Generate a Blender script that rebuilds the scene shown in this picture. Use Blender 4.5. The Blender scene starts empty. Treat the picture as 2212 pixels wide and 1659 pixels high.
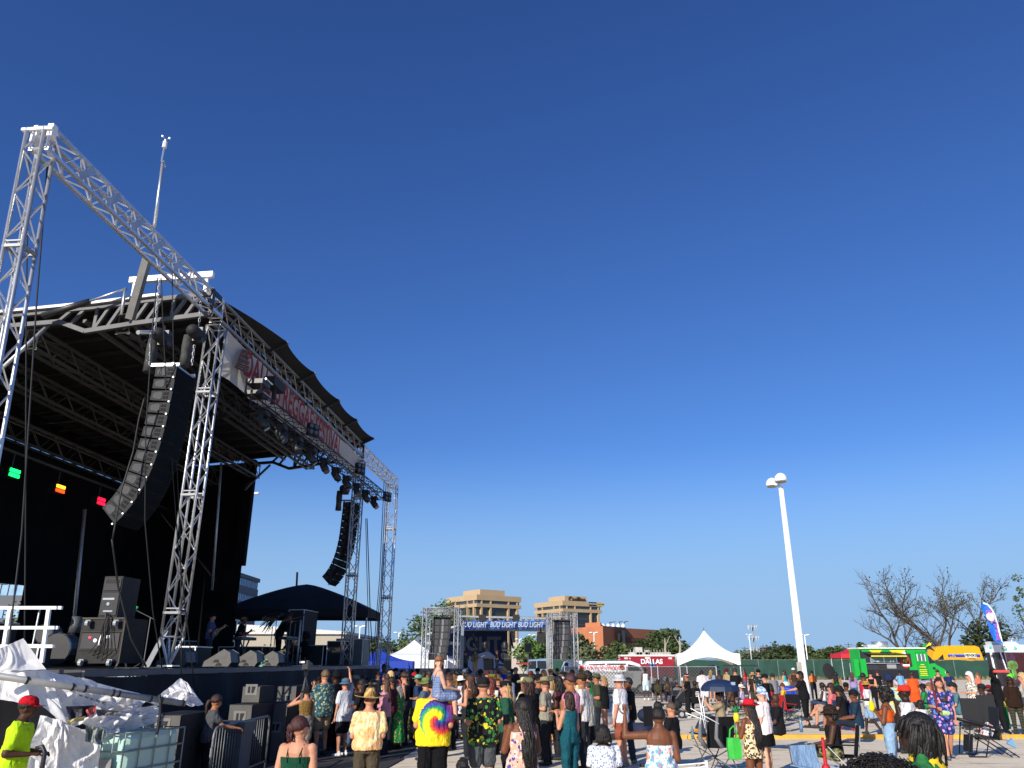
import bpy, bmesh, math, random
from mathutils import Vector, Matrix, noise
V=Vector; R=math.radians; PI=math.pi
scn=bpy.context.scene; C=scn.collection
random.seed(11)
# ---------------- camera, sky, sun, exposure ----------------
CZ=2.05; F=1661.; TH=R(19.9); c_,s_=math.cos(TH),math.sin(TH)
cam=bpy.data.cameras.new('camera'); cam.sensor_width=36; cam.lens=36*F/2212; cam.clip_start=.1; cam.clip_end=6000
co=bpy.data.objects.new('camera',cam); C.objects.link(co); co.location=(0,0,CZ); co.rotation_euler=(R(90)+TH,0,0); scn.camera=co
SUN_EL=24.; SUN_AZ=R(211)          # azimuth clockwise from +Y (behind the camera, to the left)
w=bpy.data.worlds.new('World'); scn.world=w; w.use_nodes=True
nt=w.node_tree; bg=nt.nodes['Background']; sky=nt.nodes.new('ShaderNodeTexSky'); sky.sky_type='NISHITA'
sky.sun_disc=False; sky.sun_elevation=R(SUN_EL); sky.sun_rotation=SUN_AZ; sky.altitude=0; sky.air_density=1.0; sky.dust_density=.6; sky.ozone_density=3.2
EXPO=.3; ST=.10
def wm(op,a,b_=None,cl=False):       # small helper: one math node of the world
    q=nt.nodes.new('ShaderNodeMath'); q.operation=op; q.use_clamp=cl
    for i,x in enumerate((a,b_)):
        if x is None: continue
        if isinstance(x,(int,float)): q.inputs[i].default_value=x
        else: nt.links.new(x,q.inputs[i])
    return q.outputs[0]
sep=nt.nodes.new('ShaderNodeSeparateColor'); nt.links.new(sky.outputs[0],sep.inputs[0]); cmb=nt.nodes.new('ShaderNodeCombineColor')
K=1/(ST*2**EXPO)                      # colour balance of the sky, as the phone camera renders it (deeper, bluer)
for i,(p,s0) in enumerate(((1.147,.50),(1.106,.69),(1.0,1.02))): nt.links.new(wm('MULTIPLY',wm('POWER',wm('MULTIPLY',sep.outputs[i],.13),p),s0*K),cmb.inputs[i])
tcw=nt.nodes.new('ShaderNodeTexCoord'); spw=nt.nodes.new('ShaderNodeSeparateXYZ'); nt.links.new(tcw.outputs['Generated'],spw.inputs[0])
mr=nt.nodes.new('ShaderNodeMapRange'); mr.interpolation_type='SMOOTHSTEP'; mr.inputs[1].default_value=.27; mr.inputs[2].default_value=.04; mr.inputs[3].default_value=0; mr.inputs[4].default_value=.93; nt.links.new(spw.outputs[2],mr.inputs[0])
mxw=nt.nodes.new('ShaderNodeMix'); mxw.data_type='RGBA'; nt.links.new(mr.outputs[0],mxw.inputs[0]); nt.links.new(cmb.outputs[0],mxw.inputs[6]); mxw.inputs[7].default_value=(.315*K,.515*K,.80*K,1)
nt.links.new(mxw.outputs[2],bg.inputs[0]); bg.inputs[1].default_value=ST
sl=bpy.data.lights.new('sun','SUN'); sl.energy=4.8; sl.angle=R(.5); sl.color=(1,.93,.82)
so=bpy.data.objects.new('sun',sl); C.objects.link(so)
sd=V((math.sin(SUN_AZ)*math.cos(R(SUN_EL)),math.cos(SUN_AZ)*math.cos(R(SUN_EL)),math.sin(R(SUN_EL))))
so.rotation_euler=sd.to_track_quat('Z','Y').to_euler(); so.location=sd*60
vs=scn.view_settings; vs.view_transform='Standard'; vs.look='None'; vs.exposure=EXPO; vs.gamma=1; vs.use_curve_mapping=False
# ---------------- projection helpers: a pixel of the 2212 px wide photograph -> a point in the place ----------------
def ray(u,v):
    x=u-1106;up=829.5-v;y=F*c_-up*s_
    return x/y,(F*s_+up*c_)/y
def at(u,v,Y):
    a,b=ray(u,v); return V((a*Y,Y,CZ+b*Y))
def gr(u,v,z=0):
    a,b=ray(u,v);Y=(z-CZ)/b; return V((a*Y,Y,z))
DX,DY=math.sin(R(4.57)),math.cos(R(4.57)); D=V((DX,DY,0)); N=V((-DY,DX,0)); ZU=V((0,0,1))
P1=V((-7.75,10.87,0))
def S(s,n,z): return P1+D*s+N*n+ZU*(z+.07 if z>.05 else z)          # stage frame: along the front, into the stage, up
def stg(u,v,n):
    a,b=ray(u,v)
    Y=(n+N.x*P1.x+N.y*P1.y)/(N.x*a+N.y); return V((a*Y,Y,CZ+b*Y))
SA=(D,N,ZU); XA=(V((1,0,0)),V((0,1,0)),ZU)
def RA(deg):
    a=R(deg); return (V((math.cos(a),math.sin(a),0)),V((-math.sin(a),math.cos(a),0)),ZU)
# ---------------- materials ----------------
MC={}
def hexc(h):
    h=h.lstrip('#'); f=lambda x:((x/255+.055)/1.055)**2.4 if x/255>.04045 else x/255/12.92
    return tuple(f(int(h[i:i+2],16)) for i in (0,2,4))
def col(c): return hexc(c) if isinstance(c,str) else c
def base(name,color,rough=.7,metal=0,spec=.5):
    m=bpy.data.materials.new(name); m.use_nodes=True; b=m.node_tree.nodes['Principled BSDF']
    b.inputs['Base Color'].default_value=(*col(color),1); b.inputs['Roughness'].default_value=rough; b.inputs['Metallic'].default_value=metal
    b.inputs['Specular IOR Level'].default_value=spec
    return m,m.node_tree,b
def nd(nt,t,**k):
    n=nt.nodes.new(t)
    for a,b in k.items(): setattr(n,a,b)
    return n
def ramp(nt,stops,const=False):
    r=nt.nodes.new('ShaderNodeValToRGB'); cr=r.color_ramp
    if const: cr.interpolation='CONSTANT'
    while len(cr.elements)<len(stops): cr.elements.new(.5)
    for e,(p,c) in zip(cr.elements,stops): e.position=p; e.color=(*col(c),1)
    return r
def mat(color,rough=.7,metal=0,var=.12,scale=6,bump=.0,bscale=40,spec=.5,key=None):
    k=(color,rough,metal,var,scale,bump,bscale,spec)
    if k in MC: return MC[k]
    m,nt,b=base('paint_or_cloth',color,rough,metal,spec); L=nt.links
    tc=nd(nt,'ShaderNodeTexCoord'); n=nd(nt,'ShaderNodeTexNoise'); n.inputs['Scale'].default_value=scale; n.inputs['Detail'].default_value=5
    L.new(tc.outputs['Object'],n.inputs['Vector'])
    c=col(color); r=ramp(nt,[(.3,tuple(x*(1-var) for x in c)),(.7,tuple(min(1,x*(1+var)) for x in c))])
    L.new(n.outputs['Fac'],r.inputs[0]); L.new(r.outputs[0],b.inputs['Base Color'])
    if bump:
        n2=nd(nt,'ShaderNodeTexNoise'); n2.inputs['Scale'].default_value=bscale; n2.inputs['Detail'].default_value=4
        L.new(tc.outputs['Object'],n2.inputs['Vector'])
        bp=nd(nt,'ShaderNodeBump'); bp.inputs['Strength'].default_value=bump; bp.inputs['Distance'].default_value=.02
        L.new(n2.outputs['Fac'],bp.inputs['Height']); L.new(bp.outputs[0],b.inputs['Normal'])
    MC[k]=m; return m
def emit(color,st):
    k=('e',color,st)
    if k in MC: return MC[k]
    m,nt,b=base('lit_lamp',color); b.inputs['Emission Color'].default_value=(*col(color),1); b.inputs['Emission Strength'].default_value=st
    MC[k]=m; return m
def pat(kind,*cs,scale=1.):
    """printed cloth: blobs / tie dye / stripes / camouflage / leopard, laid out in the garment's own coordinates"""
    k=('p',kind,cs,scale)
    if k in MC: return MC[k]
    m,nt,b=base('printed_cloth',cs[0],.85); L=nt.links; tc=nd(nt,'ShaderNodeTexCoord'); out=None
    if kind=='blob':        # base, spot, spot2
        v=nd(nt,'ShaderNodeTexVoronoi'); v.inputs['Scale'].default_value=11*scale; L.new(tc.outputs['Object'],v.inputs['Vector'])
        n=nd(nt,'ShaderNodeTexNoise'); n.inputs['Scale'].default_value=14*scale; L.new(tc.outputs['Object'],n.inputs['Vector'])
        r=ramp(nt,[(0,cs[1]),(.33,cs[1]),(.36,cs[0])],True); L.new(v.outputs['Distance'],r.inputs[0])
        r2=ramp(nt,[(0,(0,0,0)),(.60,(1,1,1))],True); L.new(n.outputs['Fac'],r2.inputs[0])
        mx=nd(nt,'ShaderNodeMix',data_type='RGBA'); L.new(r2.outputs[0],mx.inputs[0]); L.new(r.outputs[0],mx.inputs[6]); mx.inputs[7].default_value=(*col(cs[2]),1)
        out=mx.outputs[2]
    elif kind=='leo':
        v=nd(nt,'ShaderNodeTexVoronoi'); v.inputs['Scale'].default_value=22*scale; L.new(tc.outputs['Object'],v.inputs['Vector'])
        r=ramp(nt,[(0,cs[2]),(.16,cs[2]),(.2,cs[1]),(.42,cs[1]),(.45,cs[0])],True); L.new(v.outputs['Distance'],r.inputs[0]); out=r.outputs[0]
    elif kind=='camo':
        n=nd(nt,'ShaderNodeTexNoise'); n.inputs['Scale'].default_value=7*scale; n.inputs['Detail'].default_value=2; L.new(tc.outputs['Object'],n.inputs['Vector'])
        st=[(0,cs[0])]+[(.42+.09*i,c) for i,c in enumerate(cs[1:])]
        r=ramp(nt,st,True); L.new(n.outputs['Fac'],r.inputs[0]); out=r.outputs[0]
    elif kind=='stripe':
        w_=nd(nt,'ShaderNodeTexWave'); w_.bands_direction='Z'; w_.inputs['Scale'].default_value=4*scale; L.new(tc.outputs['Object'],w_.inputs['Vector'])
        r=ramp(nt,[(i/len(cs),c) for i,c in enumerate(cs)],True); L.new(w_.outputs['Fac'],r.inputs[0]); out=r.outputs[0]
    elif kind=='straw':
        w_=nd(nt,'ShaderNodeTexWave'); w_.wave_type='RINGS'; w_.rings_direction='Z'; w_.inputs['Scale'].default_value=9*scale; w_.inputs['Distortion'].default_value=1.2; w_.inputs['Detail Scale'].default_value=3; L.new(tc.outputs['Object'],w_.inputs['Vector'])
        r=ramp(nt,[(.1,cs[0]),(.9,cs[1])]); L.new(w_.outputs['Fac'],r.inputs[0]); out=r.outputs[0]
    elif kind=='soft':
        n=nd(nt,'ShaderNodeTexNoise'); n.inputs['Scale'].default_value=5*scale; n.inputs['Detail'].default_value=3; L.new(tc.outputs['Object'],n.inputs['Vector'])
        r=ramp(nt,[(.25+.5*i/(len(cs)-1),c) for i,c in enumerate(cs)]); L.new(n.outputs['Fac'],r.inputs[0]); out=r.outputs[0]
    elif kind=='spiral':    # tie dye spiral on the back
        mp=nd(nt,'ShaderNodeMapping'); mp.inputs['Location'].default_value=(-.07,0,-1.17); L.new(tc.outputs['Object'],mp.inputs[0])
        sp=nd(nt,'ShaderNodeSeparateXYZ'); L.new(mp.outputs[0],sp.inputs[0])
        def M(op,a,b_=None):
            q=nd(nt,'ShaderNodeMath',operation=op)
            for i,x in enumerate((a,b_)):
                if x is None: continue
                if isinstance(x,(int,float)): q.inputs[i].default_value=x
                else: L.new(x,q.inputs[i])
            return q.outputs[0]
        X,Z=sp.outputs[0],sp.outputs[2]
        rad=M('SQRT',M('ADD',M('MULTIPLY',X,X),M('MULTIPLY',Z,Z))); ang=M('DIVIDE',M('ARCTAN2',Z,X),2*PI)
        n=nd(nt,'ShaderNodeTexNoise'); n.inputs['Scale'].default_value=30; L.new(tc.outputs['Object'],n.inputs['Vector'])
        t0=M('FRACT',M('ADD',M('SUBTRACT',M('MULTIPLY',rad,2.9),ang),M('MULTIPLY',n.outputs['Fac'],.22))); far=M('GREATER_THAN',M('ADD',rad,M('MULTIPLY',n.outputs['Fac'],.08)),.30); t=M('MAXIMUM',t0,far)
        r=ramp(nt,[(0,'#f0d010'),(.12,'#e0d818'),(.26,'#1f9a50'),(.38,'#2a4a9a'),(.50,'#4c2470'),(.6,'#5a2466'),(.74,'#c81f3c'),(.86,'#e86a1c'),(.96,'#f0d010'),(1,'#f0d010')]); L.new(t,r.inputs[0]); out=r.outputs[0]
    L.new(out,b.inputs['Base Color'])
    fold(nt,b,tc)
    MC[k]=m; return m
def cloth(c,bump=.7):
    k=('cl',c)
    if k in MC: return MC[k]
    m,nt,b=base('cloth',c,.9,0,.2); L=nt.links; tc=nd(nt,'ShaderNodeTexCoord'); fold(nt,b,tc,bump)
    n=nd(nt,'ShaderNodeTexNoise'); n.inputs['Scale'].default_value=5; n.inputs['Detail'].default_value=6; L.new(tc.outputs['Object'],n.inputs['Vector'])
    c0=col(c); r=ramp(nt,[(.3,tuple(x*.84 for x in c0)),(.7,tuple(min(1,x*1.14) for x in c0))]); L.new(n.outputs['Fac'],r.inputs[0]); L.new(r.outputs[0],b.inputs['Base Color'])
    MC[k]=m; return m
def fold(nt,b,tc,st=.7):
    """vertical folds and small creases of hanging cloth"""
    L=nt.links; mp=nd(nt,'ShaderNodeMapping'); mp.inputs['Scale'].default_value=(1,1,.30); L.new(tc.outputs['Object'],mp.inputs[0])
    n=nd(nt,'ShaderNodeTexNoise'); n.inputs['Scale'].default_value=13; n.inputs['Detail'].default_value=3; n.inputs['Distortion'].default_value=.8; L.new(mp.outputs[0],n.inputs['Vector'])
    n2=nd(nt,'ShaderNodeTexNoise'); n2.inputs['Scale'].default_value=26; n2.inputs['Detail'].default_value=5; L.new(tc.outputs['Object'],n2.inputs['Vector'])
    a=nd(nt,'ShaderNodeMath',operation='MULTIPLY_ADD'); L.new(n2.outputs['Fac'],a.inputs[0]); a.inputs[1].default_value=.3; L.new(n.outputs['Fac'],a.inputs[2])
    bp=nd(nt,'ShaderNodeBump'); bp.inputs['Strength'].default_value=st; bp.inputs['Distance'].default_value=.06; L.new(a.outputs[0],bp.inputs['Height']); L.new(bp.outputs[0],b.inputs['Normal'])
def M_(spec): return spec if isinstance(spec,bpy.types.Material) else cloth(spec)
ALU=mat((.62,.63,.64),.38,.85,.1,3); ALUD=mat((.5,.51,.52),.5,.7,.15,3); STEEL=mat((.11,.11,.115),.6,.3,.2,3); GREYST=mat((.22,.22,.225),.6,.2,.15,3)
BLK=mat((.012,.012,.014),.75,0,.3,4,.2,30); BLKS=mat((.02,.02,.022),.45,0,.2,4); SCRIM=mat((.008,.008,.010),.95,0,.3,1.5,.5,3,.1); GRILL=mat((.006,.009,.012),.9,0,.2,60,.3,120,.1)
WHITE=mat((.8,.8,.8),.45,0,.04,2); RUB=mat((.02,.02,.02),.9); CABLE=mat((.01,.01,.01),.6)
# ---------------- mesh builder ----------------
def wloc(o):
    p=V((0,0,0))
    while o: p+=V(o.location); o=o.parent
    return p
def new_obj(name,me,parent=None,mats=None,smooth=False,loc=None):
    o=bpy.data.objects.new(name,me); C.objects.link(o)
    if parent: o.parent=parent
    if loc is not None: o.location=loc
    if mats:
        for m in (mats if isinstance(mats,(list,tuple)) else [mats]): me.materials.append(m)
    if smooth: me.polygons.foreach_set('use_smooth',[len(p.vertices)<=4 for p in me.polygons])
    return o
class MB:
    def __init__(s): s.v=[];s.f=[];s.m=[];s.cur=0
    def add(s,vs,fs):
        b=len(s.v); s.v+= [V(x) for x in vs]; s.f+=[tuple(b+i for i in f) for f in fs]; s.m+=[s.cur]*len(fs); return s
    def box(s,c,sz,ax=XA,taper=1.):
        c=V(c); X,Y,Z=[a*(k/2) for a,k in zip(ax,sz)]
        vs=[c+X*i*(taper if k>0 else 1)+Y*j*(taper if k>0 else 1)+Z*k for k in (-1,1) for j in (-1,1) for i in (-1,1)]
        return s.add(vs,[(0,2,3,1),(4,5,7,6),(0,1,5,4),(2,6,7,3),(0,4,6,2),(1,3,7,5)])
    def bx(s,a,b,ax=XA):           # box from min corner to max corner (components along ax)
        a=V(a);b=V(b);m=(a+b)/2;sz=b-a
        return s.box(ax[0]*m.x+ax[1]*m.y+ax[2]*m.z if ax is not XA else m,(abs(sz.x),abs(sz.y),abs(sz.z)),ax)
    def sbx(s,a,b):                # the same in the stage frame
        a=V(a);b=V(b);m=(a+b)/2;sz=b-a
        return s.box(S(m.x,m.y,m.z),(abs(sz.x),abs(sz.y),abs(sz.z)),SA)
    def loft(s,rings,cap=True,close=True):
        n=len(rings[0]);vs=[p for r in rings for p in r];fs=[]
        for i in range(len(rings)-1):
            for j in range(n if close else n-1):
                k=(j+1)%n; fs.append((i*n+j,i*n+k,(i+1)*n+k,(i+1)*n+j))
        if cap and close:
            fs.append(tuple(reversed(range(n)))); fs.append(tuple((len(rings)-1)*n+j for j in range(n)))
        return s.add(vs,fs)
    def ring(s,c,ax,ay,rx,ry,n=8,ph=0): return [V(c)+ax*(math.cos(2*PI*i/n+ph)*rx)+ay*(math.sin(2*PI*i/n+ph)*ry) for i in range(n)]
    def frame(s,d):
        d=V(d).normalized(); a=d.cross(ZU) if abs(d.z)<.95 else d.cross(V((1,0,0))); a.normalize(); return a,d.cross(a)*-1
    def tube(s,p,q,r,r2=None,n=6,cap=True):
        p=V(p);q=V(q)
        if (q-p).length<1e-5: return s
        a,b=s.frame(q-p); r2=r if r2 is None else r2
        return s.loft([s.ring(p,a,b,r,r,n),s.ring(q,a,b,r2,r2,n)],cap)
    def path(s,pts,r,n=6,r2=None):
        pts=[V(p) for p in pts]; rs=[]; r2=r if r2 is None else r2
        a=None
        for i,p in enumerate(pts):
            d=(pts[min(i+1,len(pts)-1)]-pts[max(i-1,0)])
            if d.length<1e-6: d=V((0,0,1))
            d.normalize()
            if a is None: a,_=s.frame(d)
            a=(a-d*a.dot(d)).normalized(); b=d.cross(a); k=r+(r2-r)*i/max(1,len(pts)-1)
            rs.append(s.ring(p,a,b,k,k,n))
        return s.loft(rs)
    def bar(s,p,q,w,h,up=ZU):
        p=V(p);q=V(q);d=(q-p);L=d.length
        if L<1e-5: return s
        d=d/L; sd=d.cross(up)
        if sd.length<1e-3: sd=d.cross(V((1,0,0)))
        sd.normalize(); u=sd.cross(d)
        return s.box((p+q)/2,(L,w,h),(d,sd,u))
    def cap(s,p,q,r,r2=None,n=10,fl=1.,fa=None):   # tapered capsule
        p=V(p);q=V(q);r2=r if r2 is None else r2; d=q-p
        if d.length<1e-5: d=V((0,0,1e-4)); q=p+d
        d=d.normalized(); a,b=s.frame(d); rs=[]
        for k in (-.97,-.75,-.35): rs.append(s.ring(p+d*k*r,a,b,r*math.sqrt(1-k*k),r*math.sqrt(1-k*k)*fl,n))
        rs.append(s.ring(p,a,b,r,r*fl,n)); rs.append(s.ring(q,a,b,r2,r2*fl,n))
        for k in (.35,.75,.97): rs.append(s.ring(q+d*k*r2,a,b,r2*math.sqrt(1-k*k),r2*math.sqrt(1-k*k)*fl,n))
        return s.loft(rs)
    def ell(s,c,r,n=12,m=7,rot=None):
        c=V(c); rs=[]; 
        for i in range(m):
            t=-PI/2+PI*(i+.35)/(m-.3) if 0 else -PI/2+PI*(i+.5)/m
            z=math.sin(t);k=math.cos(t); ring=[V((math.cos(2*PI*j/n)*k*r[0],math.sin(2*PI*j/n)*k*r[1],z*r[2])) for j in range(n)]
            if rot: ring=[rot@p for p in ring]
            rs.append([c+p for p in ring])
        return s.loft(rs)
    def quad(s,a,b,c,d): return s.add([a,b,c,d],[(0,1,2,3)])
    def prism(s,pts,off):          # polygon extruded by off
        n=len(pts);pts=[V(p) for p in pts];off=V(off)
        return s.add(pts+[p+off for p in pts],[tuple(range(n)),tuple(reversed(range(n,2*n)))]+[(i,(i+1)%n+0,(i+1)%n+n,i+n) for i in range(n)])
    def build(s,name,mats,parent=None,world=True,smooth=False,org=None,recalc=True):
        me=bpy.data.meshes.new(name)
        if parent is None:
            if org is None and s.v:
                xs=[p.x for p in s.v];ys=[p.y for p in s.v];org=V(((min(xs)+max(xs))/2,(min(ys)+max(ys))/2,min(p.z for p in s.v)))
            off=V(org) if world else V((0,0,0))
        else: off=wloc(parent) if world else V((0,0,0))
        me.from_pydata([p-off for p in s.v],[],s.f); 
        me.polygons.foreach_set('material_index',s.m)
        if recalc:
            b=bmesh.new(); b.from_mesh(me); bmesh.ops.recalc_face_normals(b,faces=b.faces); b.to_mesh(me); b.free()
        o=new_obj(name,me,parent,mats,smooth)
        if parent is None and world: o.location=off
        return o
def tag(o,label=None,cat=None,group=None,kind=None):
    if label: o['label']=label
    if cat: o['category']=cat
    if group: o['group']=group
    if kind: o['kind']=kind
    return o
def thing(name,label,cat,loc=(0,0,0),rz=0,group=None):
    o=bpy.data.objects.new(name,None); C.objects.link(o); o.location=loc; o.rotation_euler=(0,0,rz); o.empty_display_size=.1
    return tag(o,label,cat,group)
def copy_tree(o,parent=None):
    c=o.copy(); C.objects.link(c); c.parent=parent
    for ch in [x for x in o.children]: copy_tree(ch,c)
    return c
def text(s,size,o,right,up,m,name,parent=None,ext=.004,shear=0,space=1.,sx=1.,mirror=False,bold=0,fit=None):
    cu=bpy.data.curves.new('t','FONT'); cu.body=s; cu.size=size; cu.extrude=ext; cu.align_x='CENTER'; cu.align_y='CENTER'; cu.shear=shear; cu.space_character=space; cu.offset=bold
    ob=bpy.data.objects.new('t',cu); me=bpy.data.meshes.new_from_object(ob); bpy.data.objects.remove(ob); bpy.data.curves.remove(cu)
    if fit:
        xs=[v_.co.x for v_ in me.vertices]; sx=fit/(max(xs)-min(xs)); cx=(max(xs)+min(xs))/2
        for v_ in me.vertices: v_.co.x-=cx
    r=V(right).normalized();u=V(up).normalized();n=r.cross(u); off=wloc(parent) if parent else V((0,0,0))
    for v_ in me.vertices:
        x,y,z=v_.co; v_.co=V(o)-off+r*x*sx*(-1 if mirror else 1)+u*y+n*z
    me.materials.clear(); return new_obj(name,me,parent,m)
def truss(p0,p1,w,h,side,up,parent,m=ALU,rc=.025,rb=.012,step=.5,name='bracing',chord='chord',n=6,square=False):
    p0=V(p0);p1=V(p1);side=V(side).normalized();up=V(up).normalized();L=(p1-p0).length;d=(p1-p0)/L;k=max(1,round(L/step))
    cs=[(side*(w/2*i)+up*(h/2*j)) for i,j in ((-1,-1),(1,-1),(1,1),(-1,1))]
    for c in cs:
        b=MB()
        if square: b.bar(p0+c,p1+c,rc*2,rc*2,up)
        else: b.tube(p0+c,p1+c,rc,n=n)
        b.build(chord,m,parent,smooth=not square)
    b=MB()
    for f in range(4):
        a,c=cs[f],cs[(f+1)%4]
        for i in range(k):
            t0,t1=p0+d*(L*i/k),p0+d*(L*(i+1)/k)
            if (i+f)%2: a_,c_2=a,c
            else: a_,c_2=c,a
            b.tube(t0+a_,t1+c_2,rb,n=4)
        for i in (0,k): b.tube(p0+d*(L*i/k)+a,p0+d*(L*i/k)+c,rb*1.2,n=4)
    b.build(name,m,parent)
# ================= ground =================
def ground_mat():
    m,nt,b=base('concrete','#a89f90',.92); L=nt.links; tc=nd(nt,'ShaderNodeTexCoord')
    n1=nd(nt,'ShaderNodeTexNoise'); n1.inputs['Scale'].default_value=.35; n1.inputs['Detail'].default_value=8; n1.inputs['Roughness'].default_value=.65
    mp=nd(nt,'ShaderNodeMapping'); mp.inputs['Scale'].default_value=(.5,2.2,1); L.new(tc.outputs['Object'],mp.inputs[0]); L.new(mp.outputs[0],n1.inputs['Vector'])
    r=ramp(nt,[(.25,'#cdbda0'),(.5,'#e8d9bf'),(.75,'#f2e5cf')]); L.new(n1.outputs['Fac'],r.inputs[0])
    n2=nd(nt,'ShaderNodeTexNoise'); n2.inputs['Scale'].default_value=14; n2.inputs['Detail'].default_value=6; L.new(tc.outputs['Object'],n2.inputs['Vector'])
    r2=ramp(nt,[(.3,(.78,.78,.78)),(.6,(1,1,1))]); L.new(n2.outputs['Fac'],r2.inputs[0])
    mx=nd(nt,'ShaderNodeMix',data_type='RGBA',blend_type='MULTIPLY'); mx.inputs[0].default_value=.8; L.new(r.outputs[0],mx.inputs[6]); L.new(r2.outputs[0],mx.inputs[7])
    n3=nd(nt,'ShaderNodeTexNoise'); n3.inputs['Scale'].default_value=1.7; n3.inputs['Detail'].default_value=3; L.new(mp.outputs[0],n3.inputs['Vector'])
    r3=ramp(nt,[(.32,(.42,.40,.38)),(.44,(1,1,1))]); L.new(n3.outputs['Fac'],r3.inputs[0])
    m2=nd(nt,'ShaderNodeMix',data_type='RGBA',blend_type='MULTIPLY'); m2.inputs[0].default_value=.7; L.new(mx.outputs[2],m2.inputs[6]); L.new(r3.outputs[0],m2.inputs[7])
    br=nd(nt,'ShaderNodeTexBrick'); br.inputs['Scale'].default_value=1; br.offset=0; br.inputs['Brick Width'].default_value=5; br.inputs['Row Height'].default_value=5; br.inputs['Mortar Size'].default_value=.012
    br.inputs['Color1'].default_value=br.inputs['Color2'].default_value=(1,1,1,1); br.inputs['Mortar'].default_value=(.35,.33,.3,1); L.new(tc.outputs['Object'],br.inputs['Vector'])
    m3=nd(nt,'ShaderNodeMix',data_type='RGBA',blend_type='MULTIPLY'); m3.inputs[0].default_value=.8; L.new(m2.outputs[2],m3.inputs[6]); L.new(br.outputs[0],m3.inputs[7])
    L.new(m3.outputs[2],b.inputs['Base Color'])
    bp=nd(nt,'ShaderNodeBump'); bp.inputs['Strength'].default_value=.4; bp.inputs['Distance'].default_value=.01; L.new(n2.outputs['Fac'],bp.inputs['Height']); L.new(bp.outputs[0],b.inputs['Normal'])
    return m
def sheet(name,pts,z,m):
    b=MB(); b.add([V((x,y,z)) for x,y in pts],[tuple(range(len(pts)))]); return tag(b.build(name,m,org=(0,0,0)),kind='structure')
sheet('ground',[(-3000,-200),(3000,-200),(3000,4000),(-3000,4000)],-.02,mat('#6b6a4c',.95,0,.3,.05))
sheet('parking_lot',[(-90,-20),(110,-20),(110,103),(-90,103)],0,ground_mat())
sheet('dirt_verge',[(-90,103),(140,103),(140,107),(-90,107)],.006,mat('#8c7c60',.95,0,.3,1.2))
sheet('field',[(-300,107.2),(400,107.2),(400,135),(-300,135)],.006,mat('#9a9780',.95,0,.2,.1))
sheet('road',[(-300,135),(400,135),(400,152),(-300,152)],.01,mat('#77746c',.95,0,.1,.1))
cb=MB()
for i in range(-8,20): cb.box((i*2.0,24.1+.004*i*i*.2,.055),(1.98,.16,.11),taper=.97)
tag(cb.build('kerb',mat('#d9a03a',.8,0,.2,2,.3)),kind='structure')
# black rubber mats in front of the stage
mb=MB()
for i in range(7): mb.box((-4.3+.05*i,14.2+i*2.05,.012),(3.4,2.0,.02),RA(-4.5))
tag(mb.build('mat_flooring',mat((.03,.03,.032),.85,0,.3,2)),kind='structure')
# dry weeds
def weeds(name,areas,n,h,colr):
    b=MB()
    for i in range(n):
        x0,x1,y0,y1=random.choice(areas); x=random.uniform(x0,x1); y=random.uniform(y0,y1); a=random.uniform(0,PI); k=h*random.uniform(.3,1)
        d=V((math.cos(a),math.sin(a),0))*.06*k*3; t=V((random.uniform(-.3,.3),random.uniform(-.3,.3),1))*k; p=V((x,y,0))
        b.add([p-d,p+d,p+t],[(0,1,2)])
    return tag(b.build(name,mat(colr,.95,0,.3,2),recalc=False,org=(0,0,0)),'dry weeds growing along the foot of the green fence and in pavement cracks','weeds',kind='stuff')
weeds('weeds',[(-60,120,103.2,104.8)]*8+[(10,26,100,103)],5000,.55,'#7d7450')
weeds('grass_tuft',[(9.2,11.6,33,34.6),(-3,6,44,44.6)],900,.12,'#6f7a42')
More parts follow.
